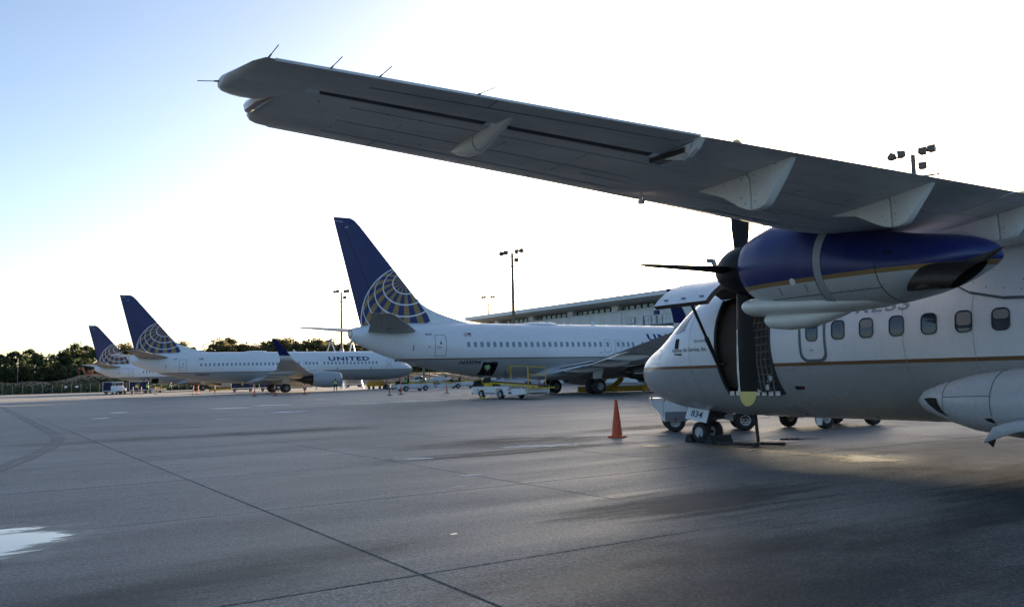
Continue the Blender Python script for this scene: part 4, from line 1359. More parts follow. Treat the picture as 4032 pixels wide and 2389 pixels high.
# ================================================================== TURBOPROP (nose towards +Y, port side to the viewer)
banded('prop_livery', [(1.585, (0.36, 0.362, 0.36)), (1.645, (0.20, 0.095, 0.035)), (None, (0.80, 0.81, 0.82))], 0.27, 0.13)
banded('nacelle_livery', [(2.635, (0.52, 0.53, 0.52)), (2.69, (0.30, 0.17, 0.06)), (None, (0.005, 0.016, 0.13))], 0.32, 0.16)
tp = thing('turboprop_airplane', 'high-wing twin turboprop in white and grey with raised cargo door, large at right', 'airplane', (13.66, 8.74, 0))
def A(s, l, z):
    return (-l, -s, z)
ast = [(-6.70, 1.46, 1.58, 0.05), (-6.62, 1.28, 1.78, 0.24), (-6.42, 1.09, 1.91, 0.46), (-6.1, 0.94, 2.06, 0.68), (-5.7, 0.82, 2.23, 0.88), (-5.3, 0.74, 2.46, 1.04), (-4.9, 0.69, 2.74, 1.17), (-4.5, 0.66, 3.01, 1.265), (-4.0, 0.635, 3.24, 1.35), (-3.4, 0.62, 3.40, 1.405), (-2.6, 0.61, 3.48, 1.432),
       (7.2, 0.61, 3.48, 1.432), (9.0, 0.74, 3.48, 1.39), (11.0, 1.15, 3.48, 1.18), (13.0, 1.78, 3.46, 0.83), (14.6, 2.38, 3.40, 0.48), (15.8, 2.9, 3.3, 0.14)]
ask = Skin(smooth_st(ast, 5), P=A)
CS0, CS1, CA0, CA1 = -3.22, -1.86, R(-41), R(38)      # cargo doorway: stations and angles on the port side
NA = 90
angs = sorted(set([round(2 * math.pi * k / NA - math.pi, 6) for k in range(NA)] + [round(CA0, 6), round(CA1, 6)]))
sts = sorted(set([q[0] for q in ask.st if abs(q[0] - CS0) > 0.06 and abs(q[0] - CS1) > 0.06] + [CS0, CS1] + [CS0 + (CS1 - CS0) * k / 6 for k in range(1, 6)] + [7.2 * k / 14 - 1.2 for k in range(1, 14)]))
g = MB()
g.loft([[A(s, *ask.pt(s, a)) for a in angs] for s in sts])
keep = []
cr = 0.16
for f in g.f:
    if len(f) == 4:
        c = sum((Vector(g.v[i]) for i in f), Vector()) / 4
        s, l = -c.y, -c.x
        a = math.atan2(c.z - 2.045, l)
        if CS0 < s < CS1 and l > 0 and CA0 < a < CA1:
            continue
    keep.append(f)
g.f, g.mi = keep, [0] * len(keep)
fus = g.build('fuselage', 'prop_livery', tp, 60)
# doorway frame, hold lining and floor
th = [CA0 + (CA1 - CA0) * k / 14 for k in range(15)]
g = MB()
for s in (CS0 + 0.01, CS1 - 0.01):
    g.tube([A(s, *ask.pt(s, a, 0.004)) for a in th], 0.028, 6)
for a in (CA0,):
    g.tube([A(CS0 + (CS1 - CS0) * k / 6, *ask.pt(CS0 + (CS1 - CS0) * k / 6, a, 0.002)) for k in range(7)], 0.028, 6)
g.build('doorway_frame', 'seam_dark', tp)
g = MB()
r0 = [A(CS0 + 0.02, *ask.pt(CS0, a, -0.12)) for a in th]
ins = lambda s: [A(s, *ask.pt(-3.0, a, -0.14)) for a in [R(-41) + R(262) * k / 24 for k in range(25)]]
g.add(ins(-3.5) + ins(-1.0), [(i, i + 1, i + 26, i + 25) for i in range(24)])
g.add(ins(-3.5), [tuple(range(25))])
g.build('hold_lining', 'hold_panel', tp, 40)
MB().box(-0.96, 0.96, 1.0, 3.5, 1.02, 1.10).build('hold_floor', 'bare_metal', tp, 0)
MB().add(ins(-1.06), [tuple(range(25))]).build('hold_bulkhead', 'hold_dark', tp, 0)
# sill plates and latches
g = MB()
for k in range(8):
    s = CS0 + 0.1 + k * 0.16
    l, z = ask.pt(s, CA0 + 0.02, 0.0)
    g.box(-l - 0.012, -l + 0.06, -s - 0.055, -s + 0.055, z - 0.07, z + 0.012)
g.build('sill_latch', 'bare_metal', tp, 0)
g = MB().box(-1.07, -0.9, 1.88, 3.2, 1.085, 1.12)
g.build('sill_plate', 'bare_metal', tp, 0)
# restraint net: crossing straps near the rear of the doorway
g = MB()
for k in range(7):
    y = 1.92 + k * 0.105
    g.tube([(-1.28 + 0.004 * k, y, 1.12), (-1.36, y + 0.02 * math.sin(k), 1.7), (-1.30, y + 0.01, 2.3), (-1.05, y, 2.9)], 0.012, 4)
for k in range(13):
    z = 1.2 + k * 0.135
    l = math.sqrt(max(0.05, 1.36 ** 2 - (z - 2.045) ** 2))
    g.tube([(-l, 1.89, z), (-l - 0.01, 2.2, z - 0.03), (-l, 2.58, z + 0.01)], 0.012, 4)
g.build('cargo_net', 'strap_webbing', tp, 0)
g = MB().bar((-1.02, 2.06, 2.05), (-1.12, 2.06, 2.75), 0.05, 0.08, 8)
g.bar((-1.2, 2.1, 2.15), (-1.18, 2.12, 2.6), 0.06, 0.03, 7)
g.build('strap_bundle', 'strap_webbing', tp)
# raised cargo door: the doorway's own skin swung up about its upper edge
hl, hz = ask.pt(-2.5, CA1)
rot = R(84)
def swing(l, z):
    dl, dz = l - hl, z - hz
    return hl + dl * math.cos(rot) - dz * math.sin(rot) + 0.02, hz + dl * math.sin(rot) + dz * math.cos(rot) + 0.05
def door_grid(off, s0=CS0 + 0.02, s1=CS1 - 0.02, ns=8):
    rg = []
    for k in range(ns + 1):
        s = s0 + (s1 - s0) * k / ns
        rg.append([A(s, *swing(*ask.pt(-2.5, a, off))) for a in th])
    return rg
o_, i_ = door_grid(0.0), door_grid(-0.09)
n = len(th)
g = MB()
g.cur = 0
vs_ = [p for r_ in o_ for p in r_]
g.add(vs_, [(i * n + j, i * n + j + 1, (i + 1) * n + j + 1, (i + 1) * n + j) for i in range(8) for j in range(n - 1)])
g.cur = 1
vs2 = [p for r_ in i_ for p in r_]
g.add(vs2, [(i * n + j, i * n + j + 1, (i + 1) * n + j + 1, (i + 1) * n + j) for i in range(8) for j in range(n - 1)])
edge = lambda q: [q[0][j] for j in range(n)] + [q[i][n - 1] for i in range(1, 9)] + [q[8][j] for j in range(n - 2, -1, -1)] + [q[i][0] for i in range(7, 0, -1)]
e0, e1_ = edge(o_), edge(i_)
ne = len(e0)
g.add(e0 + e1_, [(i, (i + 1) % ne, (i + 1) % ne + ne, i + ne) for i in range(ne)])
cdoor = g.build('cargo_door', ['white_paint', 'hold_panel'], tp, 50)
g = MB()
for a in (R(-20), R(0), R(20)):
    g.tube([A(CS0 + 0.05 + (CS1 - CS0 - 0.1) * k / 4, *swing(*ask.pt(-2.5, a, -0.11))) for k in range(5)], 0.03, 5)
g.build('door_rib', 'hold_panel', cdoor)
for s in (-2.95, -2.5, -2.05):
    l, z = swing(*ask.pt(-2.5, R(-36), 0.004))
    MB().box(-l - 0.03, -l + 0.03, -s - 0.04, -s + 0.04, z - 0.005, z + 0.012).build('door_latch', 'line_grey', cdoor, 0)
l, z = swing(*ask.pt(-2.5, R(-5), 0))
MB().bar((-l, 2.25, z), (-l - 0.12, 2.32, z + 0.36), 0.025, 0.05, 8).bar((-l - 0.12, 2.32, z + 0.34), (-l - 0.12, 2.44, z + 0.36), 0.045, n=6).build('door_handle', 'mid_grey', cdoor)
g = MB()
lt, zt_ = swing(*ask.pt(-2.5, R(-38), -0.1))
p_t, p_b = Vector((-lt, 2.35, zt_)), Vector((-1.40, 3.17, 1.66))
mid_ = p_t.lerp(p_b, 0.55)
g.bar(p_t, mid_, 0.028, n=8)
g.bar(mid_, p_b, 0.042, 0.036, 8)
g.bar(p_b, p_b + Vector((0.1, -0.06, 0)), 0.03, n=6)
g.build('door_strut', 'dark_metal', tp)

def apatch(name, s, z, outline, m_, off, parent=tp, side=1, thick=0.006):
    outline = dense(outline)
    top = [ask.lay(s + u, z, v, off, side) for u, v in outline]
    bot = [ask.lay(s + u, z, v, off - thick - 0.006, side) for u, v in outline]
    n = len(top)
    mids = [ask.lay(s + u * 0.5, z, v * 0.5, off, side) for u, v in outline]
    return MB().add(top + bot + mids + [ask.lay(s, z, 0, off, side)], [(i, (i + 1) % n, (i + 1) % n + 2 * n, i + 2 * n) for i in range(n)] + [(i + 2 * n, (i + 1) % n + 2 * n, 3 * n) for i in range(n)] + [(i, (i + 1) % n, (i + 1) % n + n, i + n) for i in range(n)]).build(name, m_, parent, 30)
def aring(name, s, z, outline, k, m_, off, parent=tp, side=1, lip=0.0):
    outline = dense(outline)
    xs_, ys_ = [u for u, v in outline], [v for u, v in outline]
    w, h = max(xs_) - min(xs_), max(ys_) - min(ys_)
    inn = [(u * (w - 2 * k) / w, v * (h - 2 * k) / h) for u, v in outline]
    a = [ask.lay(s + u, z, v, off, side) for u, v in outline]
    b2 = [ask.lay(s + u, z, v, off, side) for u, v in inn]
    c2 = [ask.lay(s + u, z, v, off - lip, side) for u, v in inn]
    n = len(a)
    return MB().add(a + b2 + c2, [(i, (i + 1) % n, (i + 1) % n + n, i + n) for i in range(n)] + [(i + n, (i + 1) % n + n, (i + 1) % n + 2 * n, i + 2 * n) for i in range(n)]).build(name, m_, parent, 30)
# cabin windows: rubber edge standing over a slightly sunk pane
W = rrect(0.262, 0.325, 0.09, 5)
for side in (1, -1):
    wf = wpn = None
    for k in range(13):
        s = -0.412 + 0.5345 * k
        if s < 7.0:
            if wf is None:
                wf = aring('window', s, 2.165, W, 0.016, 'seam_dark', 0.010, side=side, lip=0.02)
                wpn = apatch('window_pane', s, 2.165, [(u * 0.95, v * 0.95) for u, v in W], 'cabin_glass', 0.003, wf, side)
            else:
                o = copy_part(wf, (0, -0.5345 * k, 0))
                q = wpn.copy()
                col.objects.link(q)
                q.parent = o
                if k in (1, 4, 5) and side == 1:
                    bd = apatch('window_blind', s, 2.165 + (0.07 if k != 4 else 0.04), rrect(0.215, 0.13 if k != 4 else 0.19, 0.05, 4), 'window_blind', 0.0042, o)
                    bd.location = (0, 0.5345 * k, 0)
# emergency exit ahead of the windows
exr = aring('emergency_exit', -0.94, 2.10, rrect(0.56, 0.92, 0.15, 6), 0.05, 'line_grey', 0.006)
W2 = aring('exit_window', -0.94, 2.165, rrect(0.25, 0.34, 0.09, 5), 0.014, 'seam_dark', 0.010, exr, lip=0.02)
apatch('exit_pane', -0.94, 2.165, rrect(0.235, 0.325, 0.085, 5), 'cabin_glass', 0.003, exr)
text_on('exit_lettering', exr, 'red_letter', 'EXIT', 0.028, lambda u, v: ask.lay(-1.0 + u, 1.83, v, 0.006), bold=0.01)
# lettering on the nose and over the windows
text_on('operator_lettering', tp, 'dark_letter', 'Operated by', 0.085, lambda u, v: ask.lay(-3.84 + u, 2.085, v, 0.005), 0.40, shear=0.25)
text_on('operator_name', tp, 'dark_letter', 'Hyannis Air Service, Inc.', 0.115, lambda u, v: ask.lay(-4.60 + u, 1.90, v, 0.005), 1.15, bold=0.012)
text_on('title', tp, 'grey_letter', 'EXPRESS', 0.20, lambda u, v: ask.lay(-0.93 + u, 2.405, v, 0.005), 1.84, bold=0.02, shear=0.28, space=1.15)
apatch('sensor_port', -4.44, 2.10, rrect(0.14, 0.22, 0.02, 2), 'hold_dark', 0.008)
g = MB().bar(A(-4.25, 1.28, 1.88), A(-4.35, 1.42, 1.88), 0.02, 0.012, 6)
g.build('vane_probe', 'black_paint', tp)
for s, z in ((-6.35, 1.52), (-6.2, 1.28)):
    l, zz = ask.pt(s, ask.th(s, z), 0)
    MB().tube([A(s, l, z), A(s - 0.02, l + 0.08, z), A(s - 0.2, l + 0.1, z)], 0.013, 6).build('pitot_tube', 'bare_metal', tp)
aring('nose_panel', -5.42, 1.86, rrect(0.55, 0.36, 0.06, 4), 0.008, 'line_grey', 0.004)
for s in (-5.6, -5.25):
    aring('nose_hatch', s, 1.9, rrect(0.14, 0.2, 0.05, 4), 0.007, 'line_grey', 0.005)
# flight deck windows: raked side pane, quarter panes
for side in (1, -1):
    q = [(-0.27, -0.27), (0.08, -0.19), (0.19, 0.27), (0.02, 0.25)]
    cw = apatch('cockpit_window', -4.33, 2.54, q, 'cockpit_glass', 0.006, side=side)
    aring('window_frame', -4.33, 2.54, [(u * 1.12, v * 1.1) for u, v in q], 0.03, 'seam_soft', 0.008, cw, side)
    apatch('windshield', -4.98, 2.62, [(-0.38, -0.30), (0.16, -0.28), (0.42, 0.18), (0.10, 0.22)], 'cockpit_glass', 0.005, side=side)
# small fittings under the belly and on the side
MB().prism([A(-1.75, 0.4, 0.63), A(-1.6, 0.4, 0.63), A(-1.62, 0.4, 0.50), A(-1.72, 0.4, 0.50)], (-0.02, 0, 0)).build('drain_mast', 'white_paint', tp, 0)
MB().prism([A(0.95, 0.2, 0.615), A(1.5, 0.2, 0.615), A(1.5, 0.2, 0.57), A(0.95, 0.2, 0.57)], (-0.1, 0, 0)).build('belly_aerial', 'white_paint', tp, 0)
apatch('ground_socket', -1.46, 1.20, rrect(0.20, 0.07, 0.015, 2), 'hold_dark', 0.006)
apatch('ground_socket_lamp', -1.42, 1.20, rrect(0.025, 0.025, 0.01, 2), 'red_lens', 0.012)
g = MB()
for s0_, s1_, z in ((0.0, 1.0, 1.52), (3.4, 6.4, 1.75)):
    g.tube([ask.lay(s0_ + (s1_ - s0_) * k / 8, z, 0, 0.001) for k in range(9)], 0.004, 4)
for s in (-4.0, 0.75, 1.85, 3.6, 4.7, 6.0):
    g.tube([ask.lay(s, 2.0, v, 0.001) for v in [-1.4 + 0.1 * k for k in range(24)]], 0.0035, 4)
g.build('skin_seam', 'seam_soft', tp, 0)

# ------------------------------------------------------------------ wing
TE = 3.86
def w_le(l):
    return np.interp(abs(l), [0, 4.9, 12.2], [1.25, 1.25, 2.52])
def w_t(l):
    return np.interp(abs(l), [0, 4.9, 12.2], [0.215, 0.215, 0.13])
def w_c(l):
    return np.interp(abs(l), [0, 4.9, 8.0], [0.004, 0.004, 0.025])
def wsec(l, x0, x1, n=10, sgn=1, dz=0.0):
    le = w_le(l)
    c = TE - le
    z0 = 3.415 + dz
    return [A(le + x * c, sgn * l, z0 + (1 - x) * c * 0.035 + q * c) for x, q in foil_ring(x0, x1, w_t(l), n, w_c(l))]
XH = 0.735           # hinge line as a share of the chord
def wz(s, l, upper=False):
    le = w_le(l); c = TE - le; x = (s - le) / c
    return 3.415 + (1 - x) * c * 0.035 + foil(x, w_t(l), w_c(l))[0 if upper else 1] * c
for sg, nm in ((1, 'port'), (-1, 'starboard')):
    ls = [0.0, 1.5, 3.0, 4.9, 6.5, 8.66]
    wb = MB().loft([wsec(l, 0, XH, sgn=sg) for l in ls]).build('wing', 'wing_grey_paint', tp, 45)
    ls2 = [8.66, 9.6, 10.6, 11.4, 11.82]
    tipr = wsec(11.82, 0, XH - 0.03, sgn=sg)
    ow = MB().loft([wsec(l, 0, XH - 0.03, sgn=sg) for l in ls2] + [[(-sg * (11.82 + dl), (p[1] + 3.0) * k - 3.0, (p[2] - 3.44) * k * k + 3.44) for p in tipr] for dl, k in ((0.07, 0.96), (0.13, 0.86), (0.17, 0.70), (0.185, 0.5))])
    ow = ow.build('outer_wing', 'wing_grey_paint', tp, 45)
    MB().loft([wsec(l, 0.0, 0.055, 6, sgn=sg, dz=0.0) if False else [A(w_le(l) + (x * 1.03 - 0.004) * (TE - w_le(l)), sg * l, 3.415 + (1 - x) * (TE - w_le(l)) * 0.035 + q * (TE - w_le(l)) * 1.035 - 0.0) for x, q in foil_ring(0, 0.06, w_t(l), 7, w_c(l))] for l in (5.2, 7.0, 9.0, 10.6, 11.8)], True, True).build('deicing_boot', 'boot_rubber', ow, 60)
    # aileron with horn at the tip
    al = [8.72, 9.6, 10.6, 11.5, 11.86]
    ai = MB().loft([wsec(l, XH + 0.015, 1.0, 7, sg) for l in al]).build('aileron', 'wing_grey_paint', tp, 40)
    def hornsec(l, s0, s1, t):
        c = s1 - s0
        return [A(s0 + x * c, sg * l, 3.42 + (1 - x) * c * 0.03 + q * c) for x, q in foil_ring(0, 1, t / c, 8, 0.0)]
    MB().loft([hornsec(11.86, 3.40, TE, 0.085), hornsec(11.93, 3.30, TE + 0.005, 0.09), hornsec(12.00, 3.14, TE + 0.01, 0.10), hornsec(12.08, 3.07, TE + 0.012, 0.10), hornsec(12.16, 3.06, TE + 0.012, 0.10), hornsec(12.22, 3.08, TE + 0.012, 0.10), hornsec(12.27, 3.12, 3.78, 0.095), hornsec(12.31, 3.17, 3.62, 0.085), hornsec(12.34, 3.23, 3.50, 0.065), hornsec(12.352, 3.28, 3.43, 0.03)]).build('aileron_horn', 'wing_grey_paint', ai, 50)
    MB().loft([[A(s0, sg * l, 3.412), A(s0 + 0.012, sg * l, 3.412), A(s0 + 0.012, sg * l, 3.428), A(s0, sg * l, 3.428)] for s0, l in ((TE - 0.004, 8.72), (TE - 0.004, 10.5), (TE - 0.004, 12.16))]).build('edge_highlight_strip', 'white_paint', ai, 0)  # white strip paints the lit rim of the trailing edge
    g = MB().tube([A(3.28, sg * 11.99, 3.40), A(3.1, sg * 12.03, 3.42), A(2.85, sg * 12.03, 3.44), A(2.68, sg * 12.0, 3.46)], [0.01, 0.04, 0.045, 0.02], 8)
    g.build('position_light', 'red_light_glass', ow)
    # flaps
    for a0, a1 in ((1.55, 3.95), (4.0, 8.64)):
        MB().loft([wsec(a0 + (a1 - a0) * k / 4, XH + 0.006, 1.0, 7, sg) for k in range(5)]).build('flap', 'wing_grey_paint', tp, 40)
    for l0, l1 in ((8.78, 10.24), (10.46, 11.74)):
        MB().loft([[A(w_le(l) + (TE - w_le(l)) * x, sg * l, wz(w_le(l) + (TE - w_le(l)) * x, l) + dz) for x, dz in ((XH - 0.034, 0.004), (XH + 0.02, 0.006), (XH + 0.02, 0.03), (XH - 0.034, 0.03))] for l in (l0, (l0 + l1) / 2, l1)]).build('cove_shade_strip', 'seam_dark', ow, 0)  # dark strip painting the shade inside the aileron gap
    # tab and panel lines, inspection caps
    g = MB()
    ln = lambda pts, r_=0.006: g.tube([A(s, sg * l, wz(s, l) - 0.001) for s, l in pts], r_, 4)
    ln([(3.70, 8.8 + 0.3 * k) for k in range(10)], 0.005)
    ln([(TE - 0.01, 10.62), (3.72, 10.62)], 0.005)
    ln([(TE - 0.02, 8.70), (3.25, 8.70)], 0.009)
    ln([(2.36, 6.0), (2.5, 8.0), (2.62, 9.0)], 0.004)
    ln([(2.0 + 0.0 * k, 4.8 + 0.5 * k) for k in range(8)], 0.004)
    for k in range(3):
        ln([(w_le(5.2 + 0.33 * j) + (0.22 + 0.2 * k) * (TE - w_le(5.2 + 0.33 * j)), 5.2 + 0.33 * j) for j in range(20)], 0.003)
    for cl in ():
        ln([(w_le(cl) + 0.42 * (TE - w_le(cl)) + 0.085 * math.cos(a), cl + 0.055 * math.sin(a)) for a in [2 * math.pi * j / 14 for j in range(15)]], 0.003)
    for l in (5.8, 6.6, 7.4, 8.3, 9.3, 10.1, 11.0):
        ln([(w_le(l) + 0.18, l), (2.6, l), (3.12, l)], 0.0035)
    g.build('panel_seam', 'mid_grey', wb, 0)
    g = MB()
    for k in range(26):
        l = 5.2 + k * 0.26
        for x in (0.30, 0.62):
            s = w_le(l) + x * (TE - w_le(l))
            z = wz(s, l)
            if (k * 7 + int(x * 10)) % 5 < 3:
                g.bar(A(s, sg * l, z + 0.004), A(s, sg * l, z - 0.003), 0.007, n=6)
    g.build('inspection_cap', 'seam_dark', wb, 0)['kind'] = 'stuff'
    # flap fairings: deep pointed plates with a hinge split
    for l, sh in ((7.5, 0.0), (5.36, -0.12), (3.25, -0.16)):
        out = [(2.62 + sh, wz(2.7, l) - 0.002), (2.95 + sh * 0.6, 3.19), (3.16 + sh * 0.3, 3.06), (3.25 + sh * 0.3, 3.02), (3.30, 3.004)]
        fr = [(3.225, 3.40), (3.30, 3.30), (3.305, 3.15)]
        def plate(poly, name, par):
            g = MB()
            a = [A(s, sg * (l + 0.055 * min(1, max(0.5, (3.46 - z) / 0.2 + 0.5))), z) for s, z in poly]
            b2 = [A(s, sg * (l - 0.055 * min(1, max(0.5, (3.46 - z) / 0.2 + 0.5))), z) for s, z in poly]
            n = len(poly)
            g.add(a + b2, [tuple(range(n)), tuple(range(2 * n - 1, n - 1, -1))] + [(i, (i + 1) % n, (i + 1) % n + n, i + n) for i in range(n)])
            return g.build(name, 'warm_white_paint', par, 30, bevel=0.018)
        ff = plate(out + list(reversed([(s - 0.008, z) for s, z in fr])) , 'flap_fairing', tp)
        rear = [(s + 0.008, z) for s, z in fr] + [(3.315, 3.004), (3.40, 3.006), (3.475, 3.035), (3.53, 3.10), (3.66, 3.26), (3.80, 3.43)]
        plate(rear, 'rear_fairing', ff)
        g = MB()
        for s, z in ((2.98, 3.3), (3.2, 3.32), (3.2, 3.14), (3.24, 3.08), (3.36, 3.33), (3.36, 3.26), (3.36, 3.14), (3.36, 3.08), (3.6, 3.38)):
            w_ = 0.055 * min(1, max(0.5, (3.46 - z) / 0.2 + 0.5))
            g.bar(A(s, sg * (l - w_ - 0.002), z), A(s, sg * (l + w_ + 0.002), z), 0.0055, n=6)
        g.build('fastener', 'seam_dark', ff, 0)
    # aileron hinge fairings
    rg = []
    for s, z, w, h in ((2.68, 3.37, 0.01, 0.01), (2.80, 3.345, 0.05, 0.04), (2.98, 3.33, 0.075, 0.075), (3.10, 3.325, 0.08, 0.085), (3.13, 3.335, 0.07, 0.075)):
        rg.append([A(s, sg * (10.35 + w * math.cos(a)), z + h * math.sin(a)) for a in [2 * math.pi * k / 12 for k in range(12)]])
    hf = MB().loft(rg).build('hinge_fairing', 'warm_white_paint', ow, 50)
    rg = []
    for s, z, w, h in ((3.15, 3.335, 0.07, 0.075), (3.22, 3.345, 0.07, 0.075), (3.36, 3.375, 0.055, 0.06), (3.56, 3.405, 0.03, 0.03), (3.62, 3.415, 0.01, 0.01)):
        rg.append([A(s, sg * (10.35 + w * math.cos(a)), z + h * math.sin(a)) for a in [2 * math.pi * k / 12 for k in range(12)]])
    MB().loft(rg).build('hinge_fairing_tail', 'warm_white_paint', hf, 50)
    g = MB().prism([A(3.28, sg * 8.70, 3.36), A(3.60, sg * 8.70, 3.28), A(3.66, sg * 8.70, 3.33), A(3.68, sg * 8.70, 3.41)], (0.05, 0, 0))
    g.prism([A(3.70, sg * 8.72, 3.28), A(3.80, sg * 8.72, 3.33), A(3.87, sg * 8.72, 3.41), A(3.80, sg * 8.72, 3.42)], (0.05, 0, 0))
    g.build('inner_hinge_fairing', 'warm_white_paint', ow, 0)
    MB().box(*sorted((-sg * 8.72, -sg * 8.60)), -3.66, -3.24, 3.33, 3.37).build('hinge_bracket', 'dark_metal', ow, 0)
    # discharge wicks
    for k, (s, l, d) in enumerate(((3.87, 12.2, (0.20, 0.0, 0.01)), (3.86, 11.82, (0.21, 0.0, 0.01)), (3.86, 11.5, (0.21, 0.0, 0.01)), (3.86, 10.79, (0.2, -0.03, 0.0)), (3.34, 12.34, (-0.06, 0.13, 0.0)))):
        p = Vector(A(s - 0.02, sg * l, 3.425))
        q = p + Vector((-sg * d[1], -d[0], d[2]))
        g = MB().bar(p, p.lerp(q, 0.3), 0.007, 0.005, 6)
        g.bar(p.lerp(q, 0.28), q, 0.003, n=5)
        g.build('static_wick', 'dark_metal', ai)
    MB().bar(A(2.3, sg * 8.0, 3.36), A(2.3, sg * 8.0, 3.24), 0.016, n=6).box(*sorted((-sg * 8.02, -sg * 7.98)), -2.33, -2.27, 3.21, 3.25).build('drain_mast', 'wing_grey_paint', ow, 0)

    # -------------------------------------------------------------- engine
    lc = sg * 4.05
    nst = [(0.22, 2.60, 3.36, 0.37), (0.28, 2.55, 3.41, 0.415), (0.48, 2.44, 3.48, 0.49), (0.80, 2.36, 3.55, 0.565), (1.2, 2.31, 3.55, 0.61), (1.8, 2.285, 3.40, 0.625), (2.4, 2.30, 3.20, 0.60), (2.85, 2.36, 3.10, 0.53), (3.2, 2.45, 3.04, 0.43), (3.45, 2.55, 2.97, 0.31), (3.64, 2.64, 2.88, 0.15), (3.72, 2.70, 2.80, 0.03)]
    nsk = Skin(smooth_st(nst, 5), P=lambda s, l, z: A(s, lc + l, z))
    nac = MB().loft(nsk.rings([q[0] for q in nsk.st], 44)).build('nacelle', 'nacelle_livery', tp, 60)
    # clamp band and panel lines
    def nring(s0, s1, off, nm, m_):
        rr = []
        for s in (s0, s1):
            rr.append([A(s, lc + l, z) for l, z in [nsk.pt(s, 2 * math.pi * k / 44, off) for k in range(44)]])
        r0_ = [A(s0, lc + l, z) for l, z in [nsk.pt(s0, 2 * math.pi * k / 44, -0.01) for k in range(44)]]
        r1_ = [A(s1, lc + l, z) for l, z in [nsk.pt(s1, 2 * math.pi * k / 44, -0.01) for k in range(44)]]
        return MB().loft([r0_, rr[0], rr[1], r1_], False, False).build(nm, m_, nac, 40)
    nring(1.70, 1.81, 0.007, 'clamp_band', 'mast_grey')
    nring(1.685, 1.70, 0.004, 'band_seam', 'seam_dark')
    nring(2.535, 2.545, 0.003, 'cowl_seam', 'seam_dark')
    g = MB()
    for z, s0_, s1_ in ((2.47, 0.8, 2.53),):
        for o_s in (1, -1):
            g.tube([A(s0_ + (s1_ - s0_) * k / 10, lc + o_s * nsk.pt(s0_ + (s1_ - s0_) * k / 10, nsk.th(s0_ + (s1_ - s0_) * k / 10, z), 0.001)[0], z) for k in range(11)], 0.005, 4)
    g.build('cowl_split', 'seam_dark', nac, 0)
    sdn = 1 if sg > 0 else 1
    for o_s in (1, -1):
        def npatch(nm, s, z, outline, m_, off):
            top = []
            for u, v in outline:
                a = nsk.th(s + u, z) + v / 0.6
                l, zz = nsk.pt(s + u, a, off)
                top.append(A(s + u, lc + o_s * l, zz))
            return MB().add(top, [tuple(range(len(top)))]).build(nm, m_, nac, 0)
        npatch('cowl_disc', 1.32, 2.66, [(0.05 * math.cos(a), 0.05 * math.sin(a)) for a in [2 * math.pi * k / 16 for k in range(16)]], 'warm_white_paint', 0.004)
        for s, z, w, h in ((2.66, 2.87, 0.035, 0.055), (2.71, 2.87, 0.035, 0.055)):
            npatch('vent_slot', s, z, rrect(w, h, 0.004, 2), 'hold_dark', 0.004)
        for s in (1.05, 1.5):
            npatch('cowl_latch', s, 2.56, rrect(0.03, 0.13, 0.004, 2), 'seam_soft', 0.004)
        for s in (2.0, 2.1, 2.2, 2.3, 2.4):
            npatch('cowl_rivet', s, 2.49, [(0.007 * math.cos(a), 0.007 * math.sin(a)) for a in [2 * math.pi * k / 8 for k in range(8)]], 'seam_dark', 0.006)
    # chin intake and oil cooler below it
    def duct(nm, table, m_, n=22):
        rg = []
        for s, z, w, h in table:
            rg.append([A(s, lc + w * math.cos(a), z + h * math.sin(a)) for a in [2 * math.pi * k / n for k in range(n)]])
        return MB().loft(rg, True, True).build(nm, m_, nac, 45)
    duct('chin_intake', [(0.16, 2.43, 0.20, 0.085), (0.15, 2.43, 0.25, 0.11), (0.18, 2.425, 0.275, 0.125), (0.32, 2.42, 0.31, 0.135), (0.8, 2.40, 0.36, 0.14), (1.5, 2.37, 0.38, 0.13), (2.2, 2.38, 0.30, 0.11), (2.9, 2.44, 0.16, 0.06)], 'warm_white_paint')
    duct('intake_throat', [(0.148, 2.43, 0.20, 0.08), (0.147, 2.43, 0.02, 0.01)], 'hold_dark')
    duct('oil_cooler', [(0.46, 2.22, 0.10, 0.07), (0.45, 2.22, 0.13, 0.09), (0.5, 2.215, 0.155, 0.11), (0.8, 2.20, 0.19, 0.13), (1.2, 2.21, 0.19, 0.12), (1.55, 2.25, 0.14, 0.07), (1.85, 2.29, 0.03, 0.02)], 'warm_white_paint')
    # exhaust stub on the outer side
    def ex(k, s, dl, z, w, h, tilt):
        return [A(s + h * math.sin(a) * tilt, lc + sg * dl + w * math.cos(a), z + h * math.sin(a)) for a in [2 * math.pi * j / 22 for j in range(22)]]
    exh = MB().loft([ex(0, 2.95, 0.36, 2.55, 0.14, 0.15, 0.9), ex(1, 3.3, 0.46, 2.53, 0.15, 0.14, 1.2), ex(2, 3.62, 0.52, 2.50, 0.145, 0.13, 1.5)], True, False).build('exhaust_stub', 'burnt_metal', nac, 50)
    MB().loft([ex(2, 3.62, 0.52, 2.50, 0.143, 0.128, 1.5), ex(1, 3.3, 0.46, 2.53, 0.12, 0.11, 1.2)], False, True).build('exhaust_bore', 'hold_dark', exh, 50)
    MB().prism([A(3.0, lc + sg * 0.545, 2.40), A(3.35, lc + sg * 0.50, 2.60), A(3.6, lc + sg * 0.43, 2.68), A(3.9, lc + sg * 0.3, 2.78), A(3.75, lc + sg * 0.40, 2.62), A(3.3, lc + sg * 0.535, 2.42)], (-sg * 0.02, 0, 0)).build('heat_shield', 'burnt_metal', exh, 0)
    # spinner and blades
    hub = A(0, lc, 2.985)
